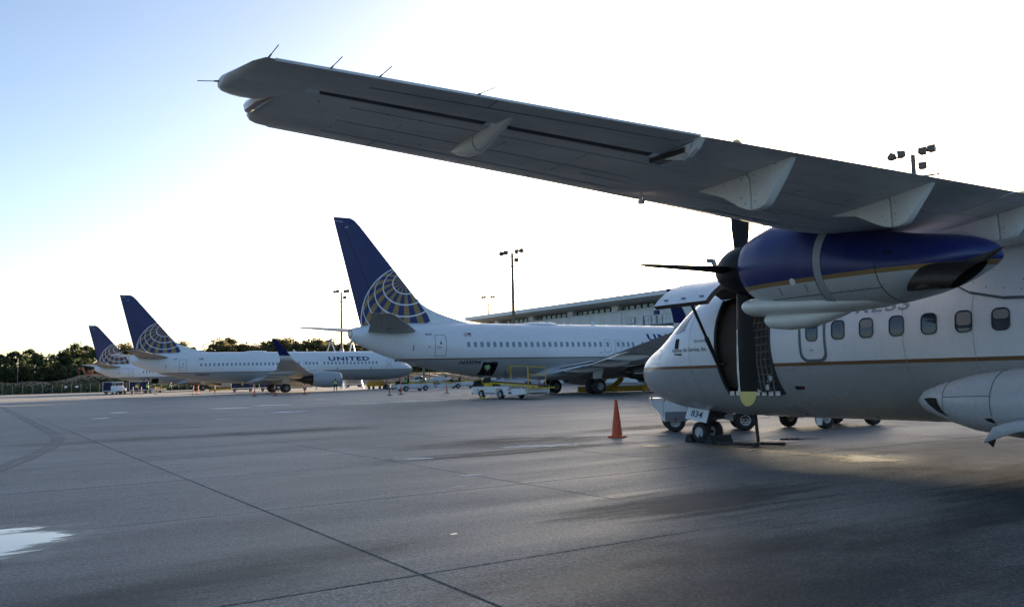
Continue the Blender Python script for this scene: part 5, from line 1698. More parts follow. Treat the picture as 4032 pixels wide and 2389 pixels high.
    spn = MB().lathe([(-0.26, 0.372), (-0.12, 0.375), (0.0, 0.36), (0.12, 0.335), (0.26, 0.275), (0.38, 0.195), (0.48, 0.10), (0.52, 0.03)], hub, (0, 1, 0), 30, True, True).build('spinner', 'black_paint', tp, 50)
    for k in range(4):
        a = k * math.pi / 2
        ru = Vector((math.sin(a), 0, math.cos(a)))
        tq = Vector((math.cos(a), 0, -math.sin(a)))
        rg = []
        for r_, c, tw, tk in ((0.25, 0.20, 100, 0.50), (0.40, 0.25, 99, 0.34), (0.6, 0.31, 97, 0.16), (0.85, 0.345, 94, 0.10), (1.15, 0.36, 91, 0.075), (1.45, 0.36, 88, 0.065), (1.70, 0.345, 86, 0.055), (1.76, 0.335, 86, 0.055), (1.86, 0.27, 85, 0.05), (1.93, 0.19, 85, 0.045), (1.97, 0.08, 85, 0.04)):
            fw = R(tw)
            ch = tq * math.cos(fw) + Vector((0, 1, 0)) * math.sin(fw)
            nn = ch.cross(ru)
            cen = Vector(hub) + ru * r_ + Vector((0, 0.06, 0))
            rg.append([cen + ch * (x - 0.42) * c * -1 + nn * q * c for x, q in foil_ring(0, 1, tk * 1.1, 7, 0.03)])
        bl = MB().loft(rg[:8], True, False).build('blade', 'black_paint', tp, 60)
        MB().loft(rg[7:], False, True).build('blade_tip', 'yellow_tip_paint', bl, 60)
        er = []
        for r_, c, tw in ((0.85, 0.345, 94), (1.15, 0.36, 91), (1.45, 0.36, 88), (1.76, 0.335, 86)):
            fw = R(tw)
            ch = tq * math.cos(fw) + Vector((0, 1, 0)) * math.sin(fw)
            nn = ch.cross(ru)
            cen = Vector(hub) + ru * r_ + Vector((0, 0.06, 0)) + ch * 0.42 * c
            er.append([cen + ch * 0.004 + nn * 0.0, cen - ch * 0.045 + nn * 0.024, cen - ch * 0.05, cen - ch * 0.045 - nn * 0.018])
        MB().loft(er).build('leading_edge_strip', 'warm_white_paint', bl, 60)

# wing-to-body fairing with its edge strip
rg = []
for s, w, zb in ((0.6, 0.15, 3.42), (0.9, 0.62, 3.2), (1.3, 1.02, 2.86), (1.8, 1.28, 2.58), (2.3, 1.385, 2.46), (3.0, 1.41, 2.42), (4.2, 1.40, 2.44), (5.0, 1.30, 2.62), (5.8, 0.98, 2.95), (6.4, 0.4, 3.38)):
    ring = []
    for k in range(17):
        q = -1 + 2 * k / 16
        t_ = abs(q)
        z = zb + (3.72 - zb) * (1 - t_ ** 2.2) if True else 0
        l = math.copysign(math.sqrt(max(0, 1.432 ** 2 - (min(zb + (3.48 - zb) * (1 - t_), 3.47) - 2.045) ** 2)) + 0.03, q) if t_ > 0.05 else 0
        zz = min(zb + (3.48 - zb) * (1 - t_), 3.47) + 0.02 + (0.22 * (1 - t_) if t_ < 0.6 else 0.06 * (1 - t_))
        ring.append(A(s, l * (1.01), zz))
    rg.append(ring)
MB().loft(rg, False, False, False).build('wing_root_fairing', 'white_paint', tp, 60)
for side in (1, -1):
    tpts = [(0.9, 3.2), (1.3, 2.86), (1.8, 2.58), (2.3, 2.46), (3.0, 2.42), (4.2, 2.44), (5.0, 2.62), (5.8, 2.95)]
    fine = []
    for a_, b_ in zip(tpts, tpts[1:]):
        for k in range(4):
            fine.append((a_[0] + (b_[0] - a_[0]) * k / 4, a_[1] + (b_[1] - a_[1]) * k / 4))
    top = [ask.lay(s, z, 0.022, 0.040, side) for s, z in fine]
    bot = [ask.lay(s, z, -0.022, 0.012, side) for s, z in fine]
    n = len(top)
    MB().add(top + bot, [(i, i + 1, i + 1 + n, i + n) for i in range(n - 1)]).build('fairing_edge', 'line_grey', tp, 60)
    g = MB()
    g.tube([ask.lay(2.62, z, 0.0, 0.055, side) for z in (2.46, 2.6, 2.8, 3.0, 3.2)], 0.006, 4)
    g.build('fairing_seam', 'seam_dark', tp, 0)
    g = MB()
    for s, z in ((2.55, 2.55), (2.55, 2.68), (2.55, 2.82), (2.68, 2.6), (2.68, 2.75), (2.68, 2.9), (2.05, 2.62), (2.3, 2.58), (1.7, 2.75), (2.1, 2.85), (1.85, 2.7)):
        p = Vector(ask.lay(s, z, 0, 0.03, side))
        q = Vector(ask.lay(s, z, 0, 0.056, side))
        g.bar(p, q, 0.009, n=6)
    g.build('fairing_fastener', 'seam_dark', tp, 0)

# tail: tall fin with high tailplane (out of frame, still there)
rg = []
for z, le, te in ((3.3, 11.6, 15.3), (4.2, 12.9, 15.5), (5.6, 13.9, 15.8), (7.1, 14.7, 16.1)):
    c = te - le
    rg.append([A(le + x * c, q * c, z) for x, q in foil_ring(0, 1, 0.1, 8, 0)])
MB().loft(rg).build('fin', 'blue_paint', tp, 50)
for sg in (1, -1):
    MB().loft([[A(14.5 + 0.06 * r_ + x * c, sg * r_, 7.15 + q * c) for x, q in foil_ring(0, 1, 0.1, 8, 0)] for r_, c in ((0.0, 1.7), (3.65, 1.05))]).build('tailplane', 'white_paint', tp, 50)

# ------------------------------------------------------------------ landing gear
for side in (1, -1):
    rg = []
    for s, l, z, w, h in ((0.98, 1.46, 1.02, 0.02, 0.03), (1.10, 1.46, 1.02, 0.14, 0.15), (1.45, 1.47, 1.01, 0.30, 0.28), (1.9, 1.47, 1.0, 0.46, 0.40), (2.5, 1.46, 1.0, 0.60, 0.48), (3.3, 1.45, 1.0, 0.70, 0.52), (4.4, 1.45, 1.0, 0.70, 0.50), (5.4, 1.42, 1.02, 0.52, 0.40), (6.4, 1.35, 1.08, 0.2, 0.2), (6.9, 1.3, 1.1, 0.03, 0.03)):
        rg.append([A(s, side * (l + w * math.cos(a)), z + h * math.sin(a)) for a in [2 * math.pi * k / 30 for k in range(30)]])
    pod = MB().loft(rg).build('gear_pod', 'pod_grey', tp, 60) if 'pod_grey' in MATS else None
    if pod is None:
        mat('pod_grey', (0.50, 0.505, 0.51), 0.28, dirt=0.12)
        pod = MB().loft(rg).build('gear_pod', 'pod_grey', tp, 60)
    def podpt(s, a, off=0.004):
        q = [(0.98, 1.46, 1.02, 0.02, 0.03), (1.10, 1.46, 1.02, 0.14, 0.15), (1.45, 1.47, 1.01, 0.30, 0.28), (1.9, 1.47, 1.0, 0.46, 0.40), (2.5, 1.46, 1.0, 0.60, 0.48), (3.3, 1.45, 1.0, 0.70, 0.52)]
        f = lambda i: float(np.interp(s, [r_[0] for r_ in q], [r_[i] for r_ in q]))
        return A(s, side * (f(1) + (f(3) + off) * math.cos(a)), f(2) + (f(4) + off) * math.sin(a))
    lw = [(1.17, 0.20), (1.30, 0.24), (1.44, 0.20), (1.47, -0.1), (1.55, -0.5), (1.60, -0.66), (1.42, -0.50), (1.27, -0.2)]
    MB().add([podpt(s, a, 0.012) for s, a in lw] + [podpt(1.38, -0.12, 0.02)], [(i, (i + 1) % 8, 8) for i in range(8)]).build('landing_light', 'hold_dark', pod, 0)
    g = MB()
    g.tube([podpt(1.55, a, 0.001) for a in [R(-20 + 8 * k) for k in range(14)]], 0.0045, 4)
    g.tube([podpt(2.35, a, 0.001) for a in [R(-20 + 8 * k) for k in range(14)]], 0.0045, 4)
    g.tube([podpt(1.55 + 0.1 * k, R(14), 0.001) for k in range(9)], 0.0045, 4)
    g.build('pod_seam', 'seam_dark', pod, 0)
    lv = [(2.22, -0.45), (2.34, -0.42), (2.42, -0.72), (2.34, -0.78)]
    MB().add([podpt(s, a) for s, a in lv], [(0, 1, 2, 3)]).build('louvre', 'hold_dark', pod, 0)
    # scalloped door hanging beside the wheels
    dv = []
    for k in range(13):
        t_ = k / 12
        s = 2.36 + 1.5 * t_
        zt = 0.80 + 0.06 * math.sin(math.pi * t_)
        zb = 0.52 + 0.20 * math.sin(math.pi * t_) - 0.0
        dv.append((s, zt if 0.02 < t_ < 0.98 else 0.56, zb))
    top_ = [A(s, side * 2.05, zt - 0.12 * abs(1 - 2 * (s - 2.36) / 1.5) ** 3) for s, zt, zb in dv]
    out_ = [A(s, side * (2.30 - 0.06 * abs(1 - 2 * (s - 2.36) / 1.5)), zb - 0.02) for s, zt, zb in dv]
    mid2 = [A(s, side * 2.22, (zt * 0.6 + zb * 0.4)) for s, zt, zb in dv]
    n = len(dv)
    o = MB().add(top_ + mid2 + out_, [(i, i + 1, i + 1 + n, i + n) for i in range(n - 1)] + [(i + n, i + 1 + n, i + 1 + 2 * n, i + 2 * n) for i in range(n - 1)])
    o = o.build('gear_door', 'pod_grey', tp, 60)
    md = o.modifiers.new('thick', 'SOLIDIFY')
    md.thickness = 0.02
    MB().bar(A(3.7, side * 1.6, 0.95), A(3.78, side * 2.05, 0.42), 0.07, n=10).bar(A(3.78, side * 1.7, 0.42), A(3.78, side * 2.3, 0.42), 0.05, n=8).build('main_gear_leg', 'mid_grey', tp)
    for l in (1.86, 2.24):
        wheel(tp, A(3.78, side * l, 0.43), (1, 0, 0), 0.43, 0.22, 'rim_metal', 'main_wheel')
# nose gear with the numbered door
g = MB().bar(A(-4.75, 0, 0.75), A(-4.92, 0, 0.24), 0.055, n=10)
g.bar(A(-4.92, -0.2, 0.225), A(-4.92, 0.2, 0.225), 0.035, n=8)
g.bar(A(-4.2, 0, 0.72), A(-4.85, 0, 0.42), 0.035, n=8)
g.box(-0.16, 0.16, 4.55, 4.8, 0.5, 0.66)
g.build('nose_gear_leg', 'dark_metal', tp)
for l in (-0.19, 0.19):
    wheel(tp, A(-4.92, l, 0.225), (1, 0, 0), 0.225, 0.17, 'rim_white', 'nose_wheel', hubdark=False)
nd = MB()
nd.prism([A(-5.12, 0.34, 0.80), A(-4.50, 0.34, 0.72), A(-4.56, 0.40, 0.44), A(-5.18, 0.40, 0.52)], (0.02, 0, 0))
nd = nd.build('nose_gear_door', 'white_paint', tp, 0)
MB().prism([A(-5.12, -0.32, 0.80), A(-4.50, -0.32, 0.72), A(-4.56, -0.40, 0.44), A(-5.18, -0.40, 0.52)], (0.02, 0, 0)).build('nose_gear_door', 'white_paint', tp, 0)
def ndm(u, v):
    s = -5.03 + u
    z = 0.575 - 0.127 * u + v * 0.98
    l = 0.40 - (z - 0.48) / 0.28 * 0.06 + 0.006
    return A(s + v * 0.2, l, z)
text_on('number', nd, 'navy_letter', '834', 0.135, ndm, 0.34, bold=0.02, shear=0.06)
text_on('radome_number', tp, 'dark_letter', '834', 0.06, lambda u, v: ask.lay(-4.93 + u, 0.78, v, 0.005), 0.2, bold=0.02)

# ================================================================== GROUND EQUIPMENT
def belt_loader(label, loc, rz, hi=1.2, lo=0.86, group='belt loaders on the apron', rails=True, steep=None):
    """self-propelled belt loader; +X local is the end that goes to the hold"""
    t = thing('belt_loader', label, 'belt loader', loc, rz, group)
    g = MB()
    side = [(-4.3, 0.34), (-4.3, 0.66), (-2.2, 0.70), (-2.2, 0.82), (2.35, 0.82), (2.35, 0.26), (1.75, 0.26), (1.72, 0.60), (1.55, 0.68), (0.95, 0.68), (0.78, 0.60), (0.75, 0.26), (-0.70, 0.26), (-0.73, 0.60), (-0.9, 0.68), (-1.5, 0.68), (-1.67, 0.60), (-1.70, 0.26), (-3.6, 0.30)]
    for y0, y1 in ((0.80, 0.92), (-0.92, -0.80)):
        g.prism([(x, y0, z) for x, z in side], (0, y1 - y0, 0))
    g.box(-4.2, 2.3, -0.80, 0.80, 0.42, 0.62)
    body = g.build('chassis', 'white_vehicle_paint', t, 0)
    MB().box(-0.6, 0.7, 0.921, 0.93, 0.34, 0.40).box(-0.6, 0.7, -0.93, -0.921, 0.34, 0.40).build('side_step', 'black_paint', body, 0)
    MB().box(2.36, 2.5, -0.9, 0.9, 0.28, 0.42).build('front_bumper', 'black_paint', body, 0)
    for y in (0.926, -0.926):
        MB().bar((-2.35, y - 0.006, 0.62), (-2.35, y + 0.006, 0.62), 0.075, n=12).build('red_lamp', 'red_lens', body, 0)
        MB().bar((-2.58, y - 0.006, 0.62), (-2.58, y + 0.006, 0.62), 0.07, n=12).build('white_lamp', 'mast_grey', body, 0)
        MB().box(-2.65, -2.3, y - 0.006, y + 0.006, 0.36, 0.46).build('number_plate', 'black_paint', body, 0)
    wheels = []
    for x in (1.25, -1.20):
        for y in (0.80, -0.80):
            wheel(t, (x, y, 0.30), (0, 1, 0), 0.30, 0.22, 'rim_white', 'wheel', True)
    # operator place
    g = MB().box(1.5, 2.3, 0.15, 0.88, 0.82, 0.98)
    g.build('cockpit_floor', 'black_paint', t, 0)
    g = MB().prism([(1.9, 0.2, 0.82), (2.3, 0.2, 0.82), (2.28, 0.2, 1.18), (2.02, 0.2, 1.22)], (0, 0.68, 0))
    g.build('dash', 'black_paint', t, 0)
    g = MB().box(0.95, 1.42, 0.3, 0.86, 0.84, 1.0)
    g.prism([(0.9, 0.3, 0.95), (1.05, 0.3, 0.95), (0.98, 0.3, 1.42), (0.86, 0.3, 1.42)], (0, 0.56, 0))
    g.build('seat', 'black_rubber', t, 0, bevel=0.03)
    Mx = Matrix.Translation((1.88, 0.56, 1.36)) @ Matrix.Rotation(R(-35), 4, 'Y')
    g = MB()
    pts = [Mx @ Vector((0, 0.17 * math.cos(a), 0.17 * math.sin(a))) for a in [2 * math.pi * k / 18 for k in range(19)]]
    g.tube(pts, 0.016, 6)
    g.bar(Mx @ Vector((0, 0, -0.16)), Mx @ Vector((0, 0, 0.16)), 0.012, n=5)
    g.bar(Mx @ Vector((0, 0, 0)), (2.05, 0.56, 1.15), 0.02, n=6)
    g.build('steering_wheel', 'black_paint', t)
    MB().box(0.25, 0.85, 0.55, 0.90, 0.83, 1.06).build('battery_box', 'yellow_paint', t, 0)
    # conveyor
    x0, x1 = -4.9, 2.9
    cv = MB()
    for y0, y1 in ((-0.52, -0.42), (0.32, 0.42)):
        cv.prism([(x0, y0, lo - 0.10), (x1, y0, hi - 0.10), (x1, y0, hi), (x0, y0, lo)], (0, y1 - y0, 0))
    cb_ = cv.build('conveyor_frame', 'yellow_paint', t, 0)
    g = MB()
    g.prism([(x0 - 0.05, -0.42, lo - 0.10), (x1 + 0.05, -0.42, hi - 0.10), (x1 + 0.1, -0.42, hi - 0.03), (x1, -0.42, hi + 0.03), (x0, -0.42, lo + 0.03), (x0 - 0.1, -0.42, lo - 0.03)], (0, 0.74, 0))
    g.build('conveyor_belt', 'black_rubber', t, 0)
    for x in (-3.9, -2.0):
        z = lo + (hi - lo) * (x - x0) / (x1 - x0)
        for y in (0.40, -0.45):
            MB().bar((x, y, 0.62), (x, y, z - 0.1), 0.04, n=6).build('conveyor_support', 'yellow_paint', t)
    MB().bar((0.5, 0.4, 0.6), (1.9, 0.4, hi - 0.2), 0.05, n=6).build('lift_ram', 'yellow_paint', t)
    g = MB().tube([(x0 - 0.1, 0.95, lo - 0.14), (x0 - 0.22, 0.95, lo - 0.14), (x0 - 0.22, -0.75, lo - 0.14), (x0 - 0.1, -0.75, lo - 0.14)], 0.045, 6)
    g.tube([(-4.3, 0.9, 0.36), (-4.75, 0.9, 0.34), (-4.75, 0.9, 0.66), (-4.3, 0.9, 0.62)], 0.035, 6)
    g.build('bumper_bar', 'yellow_paint', t)
    if rails:
        g = MB()
        za = lambda x: lo + (hi - lo) * (x - x0) / (x1 - x0)
        for x, w in ((-0.3, 0.03), (-2.4, 0.045), (-4.4, 0.03)):
            g.bar((x, -0.56, za(x) - 0.1), (x, -0.56, za(x) + 1.12), w, n=7)
        g.bar((-0.3, -0.56, za(-0.3) + 1.12), (-4.4, -0.56, za(-4.4) + 1.12), 0.03, n=7)
        g.bar((-4.4, -0.56, za(-4.4) + 0.6), (-2.4, -0.56, za(-2.4) + 0.6), 0.025, n=6)
        g.bar((-0.3, -0.56, za(-0.3) + 1.12), (0.2, -0.56, za(0.2) + 0.72), 0.045, n=7)
        g.build('hand_rail', 'yellow_paint', t)
        MB().bar((0.25, -0.56, za(0.2) + 0.2), (0.42, -0.56, za(0.2) + 0.8), 0.03, n=6).build('rail_pad', 'black_paint', t)
    return t
belt_loader('white belt loader with yellow rails parked below the open hold of the near jet', (30.62, 49.6, 0), R(90))
belt_loader('white belt loader with seated driver between the near and middle jets', (44.0, 90.85, 0), R(178), 1.05, 0.95)
belt_loader('white belt loader partly hidden under the tail of the near jet, beside the white tractor', (56.3, 100.6, 0), R(172), 1.1, 0.95)
bl = belt_loader('belt loader with its belt raised to the hold of the farthest jet', (26.9, 155.2, 0), R(96), 1.0, 0.9, rails=False)
g = MB().prism([(0.5, -0.45, 0.95), (5.6, -0.45, 2.15), (5.6, -0.45, 2.28), (0.4, -0.45, 1.1)], (0, 0.85, 0))
g.build('raised_belt', 'black_rubber', bl, 0)
g = MB().prism([(0.5, 0.42, 0.9), (5.6, 0.42, 2.1), (5.6, 0.42, 2.22), (0.4, 0.42, 1.05)], (0, 0.06, 0)).bar((2.0, 0.45, 0.6), (3.2, 0.45, 1.6), 0.06, n=6)
g.build('belt_side_rail', 'white_vehicle_paint', bl, 0)
for k, (x, y) in enumerate(((31.52, 50.55), (31.95, 48.3))):
    pass
for lab, x, y in (('small yellow wheel chock under the rear wheel of the nearest belt loader', 29.62, 50.45), ('small yellow wheel chock under the belt loader beside the white tractor', 56.9, 99.6)):
    o = MB().prism([(-0.16, -0.1, 0), (0.16, -0.1, 0), (0.06, -0.1, 0.14), (-0.06, -0.1, 0.14)], (0, 0.2, 0)).build('wheel_chock', 'yellow_paint', None, 0, loc=(x, y, 0.0))
    tag(o, lab, 'wheel chock')

def baggage_cart(label, loc, rz, L=3.0, covered=True, cover_white=False):
    t = thing('baggage_cart', label, 'baggage cart', loc, rz, 'baggage carts')
    g = MB().box(-L / 2, L / 2, -0.75, 0.75, 0.48, 0.60)
    g.build('deck', 'white_vehicle_paint', t, 0)
    if covered:
        g = MB().box(-L / 2, L / 2, -0.78, 0.78, 1.92, 1.98)
        for x in (-L / 2, L / 2 - 0.06):
            for y in (-0.75, 0.69):
                g.box(x, x + 0.06, y, y + 0.06, 0.6, 1.92)
        g.build('canopy_frame', 'white_vehicle_paint', t, 0)
        nf = 26
        for y in (-0.70, 0.70):
            g = MB()
            for k in range(nf):
                if 11 < k < 14:
                    continue
                xa, xb = -L / 2 + 0.08 + (L - 0.16) * k / nf, -L / 2 + 0.08 + (L - 0.16) * (k + 1) / nf
                ya, yb = y + (0.03 if k % 2 else -0.03), y + (-0.03 if k % 2 else 0.03)
                g.add([(xa, ya, 0.62), (xb, yb, 0.62), (xb, yb, 1.91), (xa, ya, 1.91)], [(0, 1, 2, 3)])
            g.build('curtain', 'curtain_blue', t, 0)
        for x in (-L / 2 + 0.005, L / 2 - 0.035):
            MB().box(x, x + 0.03, -0.7, 0.7, 0.6, 1.91).build('end_panel', 'white_vehicle_paint' if cover_white else 'curtain_blue', t, 0)
    for x in (-L / 2 + 0.5, L / 2 - 0.5):
        for y in (-0.6, 0.6):
            wheel(t, (x, y, 0.22), (0, 1, 0), 0.22, 0.14, 'rim_metal')
    MB().bar((L / 2, 0, 0.45), (L / 2 + 0.9, 0, 0.35), 0.03, n=6).build('tow_bar', 'dark_metal', t)
    MB().box(-L / 2 + 0.2, L / 2 - 0.2, -0.08, 0.08, 0.32, 0.47).build('chassis_beam', 'dark_metal', t, 0)
    return t
baggage_cart('leftmost covered baggage cart with blue curtains below the farthest jet', (20.2, 151.2, 0), R(-8), 3.0, True, True)
baggage_cart('dark open-sided baggage cart beside the ramp worker in yellow vest', (23.9, 150.2, 0), R(-8), 2.9, True, True)
baggage_cart('blue curtained baggage cart seen under the middle jet, left one of the train', (35.7, 132.6, 0), R(-16), 3.3, True, True)
baggage_cart('blue curtained baggage cart behind the main wheels of the middle jet', (39.6, 131.4, 0), R(-16), 3.3, True, True)
baggage_cart('blue curtained baggage cart at the right end of the train under the middle jet', (43.4, 130.3, 0), R(-16), 3.3, True, True)
baggage_cart('white flat baggage cart under the forward belly of the middle jet, left one', (61.8, 153.0, 0), R(-10), 3.2, False)
baggage_cart('white flat baggage cart under the forward belly of the middle jet, right one', (65.6, 152.2, 0), R(-10), 3.2, False)

def box_tug(label, loc, rz):
    """small cabbed baggage tractor"""
    t = thing('baggage_tractor', label, 'tractor', loc, rz)
    g = MB().loft([[(x, y * w, z) for y in (-1, 1) for z in ((z0, z1) if y < 0 else (z1, z0))] for x, w, z0, z1 in ((-1.35, 0.7, 0.40, 1.25), (-1.2, 0.74, 0.36, 1.35), (-0.1, 0.74, 0.36, 1.38), (0.1, 0.74, 0.36, 1.12), (1.15, 0.70, 0.38, 0.98), (1.32, 0.62, 0.45, 0.85))])
    g.build('body', 'white_vehicle_paint', t, 35, bevel=0.03)
    g = MB()
    for x, y in ((-0.9, -0.6), (-0.9, 0.6), (0.05, -0.6), (0.05, 0.6)):
        g.bar((x, y, 1.3), (x, y, 1.82), 0.035, n=6)
    g.box(-1.1, 0.2, -0.72, 0.72, 1.82, 1.90)
    g.build('canopy', 'white_vehicle_paint', t, 0)
    MB().box(-0.9, -0.75, -0.6, 0.6, 1.35, 1.8).build('rear_window', 'cockpit_glass', t, 0)
    MB().box(1.33, 1.42, -0.7, 0.7, 0.36, 0.56).build('bumper', 'black_rubber', t, 0)
    for x in (-0.8, 0.85):
        for y in (-0.62, 0.62):
            wheel(t, (x, y, 0.30), (0, 1, 0), 0.30, 0.2, 'rim_metal')
    return t
box_tug('rounded white baggage tractor in front of the leftmost covered cart', (20.2, 145.2, 0), R(-78))

def tow_tractor(label, loc, rz):
    t = thing('tow_tractor', label, 'tractor', loc, rz)
    prof = [(-2.0, 0.30), (-2.0, 1.35), (-1.3, 1.42), (-1.0, 1.66), (0.55, 1.70), (0.62, 1.48), (1.1, 1.40), (2.0, 0.98), (2.0, 0.80), (1.65, 0.78), (1.5, 0.30), (1.52, 0.75), (1.3, 1.02), (0.75, 1.02), (0.5, 0.72), (0.5, 0.28), (-0.35, 0.28), (-0.38, 0.68), (-0.6, 0.98), (-1.25, 0.98), (-1.5, 0.68), (-1.52, 0.30)]
    prof = [(-2.0, 0.30), (-2.0, 1.35), (-1.3, 1.42), (-1.0, 1.66), (0.55, 1.70), (0.62, 1.48), (1.1, 1.40), (2.05, 0.98), (2.05, 0.70), (1.62, 0.70), (1.36, 1.05), (0.74, 1.05), (0.48, 0.72), (0.44, 0.28), (-0.32, 0.28), (-0.36, 0.72), (-0.62, 1.05), (-1.24, 1.05), (-1.5, 0.72), (-1.54, 0.30)]
    g = MB()
    for y0, y1 in ((-0.95, -0.62), (0.62, 0.95)):
        g.prism([(x, y0, z) for x, z in prof], (0, y1 - y0, 0))
    g.prism([(-1.95, -0.62, 0.35), (-1.95, -0.62, 1.34), (-1.3, -0.62, 1.41), (-1.0, -0.62, 1.65), (0.54, -0.62, 1.69), (0.62, -0.62, 1.47), (1.1, -0.62, 1.39), (2.0, -0.62, 0.97), (2.0, -0.62, 0.4)], (0, 1.24, 0))
    g.build('body', 'white_vehicle_paint', t, 0)
    MB().box(2.06, 2.16, -0.9, 0.9, 0.45, 0.7).build('bumper', 'yellow_paint', t, 0)
    for x in (-0.93, 1.05):
        for y in (-0.80, 0.80):
            wheel(t, (x, y, 0.42), (0, 1, 0), 0.42, 0.28, 'rim_white', 'wheel', True)
    g = MB().box(0.7, 1.0, -0.3, 0.3, 1.4, 1.8).bar((1.15, 0, 1.35), (1.0, 0.1, 1.75), 0.03, n=6)
    g.build('seat', 'black_rubber', t, 0)
    MB().box(1.6, 1.95, -0.96, -0.7, 0.72, 1.0).build('rear_coupling', 'yellow_paint', t, 0)
tow_tractor('low white tow tractor with dark wheel arches under the tail of the near jet', (63.3, 120.9, 0), R(-13))

def pickup(label, loc, rz, m_):
    t = thing('pickup_truck', label, 'truck', loc, rz, 'pickup trucks')
    def ring(x, w, zb, zt, c=0.12):
        return [(x, -w, zb), (x, -w, zt - c), (x, -w + c, zt), (x, w - c, zt), (x, w, zt - c), (x, w, zb)]
    MB().loft([ring(2.62, 0.80, 0.50, 0.95), ring(2.5, 0.92, 0.42, 1.05), ring(1.25, 0.97, 0.40, 1.13), ring(1.2, 0.97, 0.40, 1.13), ring(-2.65, 0.97, 0.42, 1.12), ring(-2.72, 0.95, 0.5, 1.1)]).build('body', m_, t, 30)
    MB().box(-2.62, -0.85, -0.82, 0.82, 1.10, 1.135).build('bed_floor', 'black_rubber', t, 0)
    cab_ = MB().loft([[(x, -w, z), (x, w, z), (x2, w2, z2), (x2, -w2, z2)] for x, w, z, x2, w2, z2 in ((1.3, 0.93, 1.1, 0.55, 0.74, 1.78), (0.2, 0.94, 1.1, 0.2, 0.76, 1.83), (-0.82, 0.93, 1.1, -0.62, 0.75, 1.80))]).build('cab', m_, t, 0)
    for s_ in (-1, 1):
        MB().add([(1.05, s_ * 0.925, 1.16), (0.28, s_ * 0.945, 1.16), (0.28, s_ * 0.805, 1.70), (0.62, s_ * 0.80, 1.68)], [(0, 1, 2, 3)]).build('side_window', 'cockpit_glass', cab_, 0)
        MB().add([(0.18, s_ * 0.945, 1.16), (-0.70, s_ * 0.935, 1.16), (-0.58, s_ * 0.80, 1.68), (0.18, s_ * 0.805, 1.70)], [(0, 1, 2, 3)]).build('side_window', 'cockpit_glass', cab_, 0)
        for x in (1.72, -1.70):
            wheel(t, (x, s_ * 0.84, 0.38), (0, 1, 0), 0.38, 0.25, 'rim_metal')
            MB().lathe([(-0.01, 0.46), (0.012, 0.46), (0.012, 0.0)], (x, s_ * 0.965, 0.44), (0, s_, 0), 20).build('wheel_arch', 'black_rubber', t, 0)
        MB().box(-2.74, -2.70, s_ * 0.8 - 0.08, s_ * 0.8 + 0.08, 0.75, 1.05).build('tail_lamp', 'red_lens', t, 0)
    MB().add([(1.33, -0.86, 1.14), (1.33, 0.86, 1.14), (0.60, 0.70, 1.75), (0.60, -0.70, 1.75)], [(0, 1, 2, 3)]).build('windscreen', 'cockpit_glass', cab_, 0)
    MB().add([(-0.85, -0.82, 1.18), (-0.85, 0.82, 1.18), (-0.66, 0.70, 1.72), (-0.66, -0.70, 1.72)], [(0, 1, 2, 3)]).build('rear_window', 'cockpit_glass', cab_, 0)
    MB().box(-2.86, -2.72, -0.9, 0.9, 0.48, 0.62).build('rear_bumper', 'dark_metal', t, 0)
    MB().box(2.58, 2.72, -0.9, 0.9, 0.48, 0.66).build('front_bumper', 'dark_metal', t, 0)
pickup('silver pickup truck behind the nearest belt loader', (49.7, 78.0, 0), R(137), 'silver_vehicle_paint')
pickup('pale pickup truck with dark windows beyond the middle jet nose', (66.0, 134.0, 0), R(-30), 'white_vehicle_paint')

# dirty yellow dolly under the forward belly of the middle jet
t = thing('yellow_dolly', 'dirty yellow equipment dolly under the nose of the middle jet', 'dolly', (50.8, 117.0, 0), R(-55))
MB().box(-1.3, 1.3, -0.7, 0.7, 0.42, 0.98).build('body', 'hose_yellow', t, 0, bevel=0.04)
g = MB()
for k in range(5):
    g.bar((-1.1 + k * 0.5, -0.4, 0.98), (-1.0 + k * 0.5, 0.4, 1.3), 0.09, n=8)
g.build('coiled_gear', 'yellow_paint', t)
for x in (-0.9, 0.9):
    for y in (-0.6, 0.6):
        wheel(t, (x, y, 0.22), (0, 1, 0), 0.22, 0.12, 'rim_metal')
# yellow tow bar lying behind the middle jet
t = thing('aircraft_tow_bar', 'long yellow aircraft tow bar lying below the middle jet', 'tow bar', (33.9, 146.2, 0), R(-14))
MB().bar((0.5, 0, 0.32), (5.4, 0, 0.42), 0.13, n=12).build('bar', 'yellow_paint', t)
MB().bar((0.0, 0, 0.22), (0.55, 0, 0.32), 0.2, 0.14, 10).build('head', 'hose_yellow', t)
for y in (-0.35, 0.35):
    wheel(t, (1.0, y, 0.16), (0, 1, 0), 0.16, 0.1, 'rim_metal')
MB().bar((1.0, -0.4, 0.18), (1.0, 0.4, 0.18), 0.04, n=6).build('axle', 'dark_metal', t)

# yellow access stand, corrugated air duct and air cart by the near jet
t = thing('access_stand', 'yellow steel access stand beside the engine of the near jet', 'stand', (46.1, 52.3, 0), R(-38))
g = MB()
for x in (-0.52, 0.52):
    for y in (-0.4, 0.4):
        g.bar((x, y, 0.12), (x, y, 2.1), 0.045, n=6)
for z in (0.5, 1.2, 2.05):
    for y in (-0.4, 0.4):
        g.bar((-0.52, y, z), (0.52, y, z), 0.04, n=6)
    for x in (-0.52, 0.52):
        g.bar((x, -0.4, z), (x, 0.4, z), 0.04, n=6)
g.build('frame', 'yellow_paint', t)
MB().box(-0.52, 0.52, -0.42, -0.38, 0.12, 0.46).build('kick_panel', 'yellow_paint', t, 0)
MB().box(-0.5, 0.5, -0.38, 0.38, 1.2, 1.25).build('platform', 'dark_metal', t, 0)
for x in (-0.45, 0.45):
    for y in (-0.35, 0.35):
        wheel(t, (x, y, 0.1), (0, 1, 0), 0.1, 0.06, 'rim_metal')
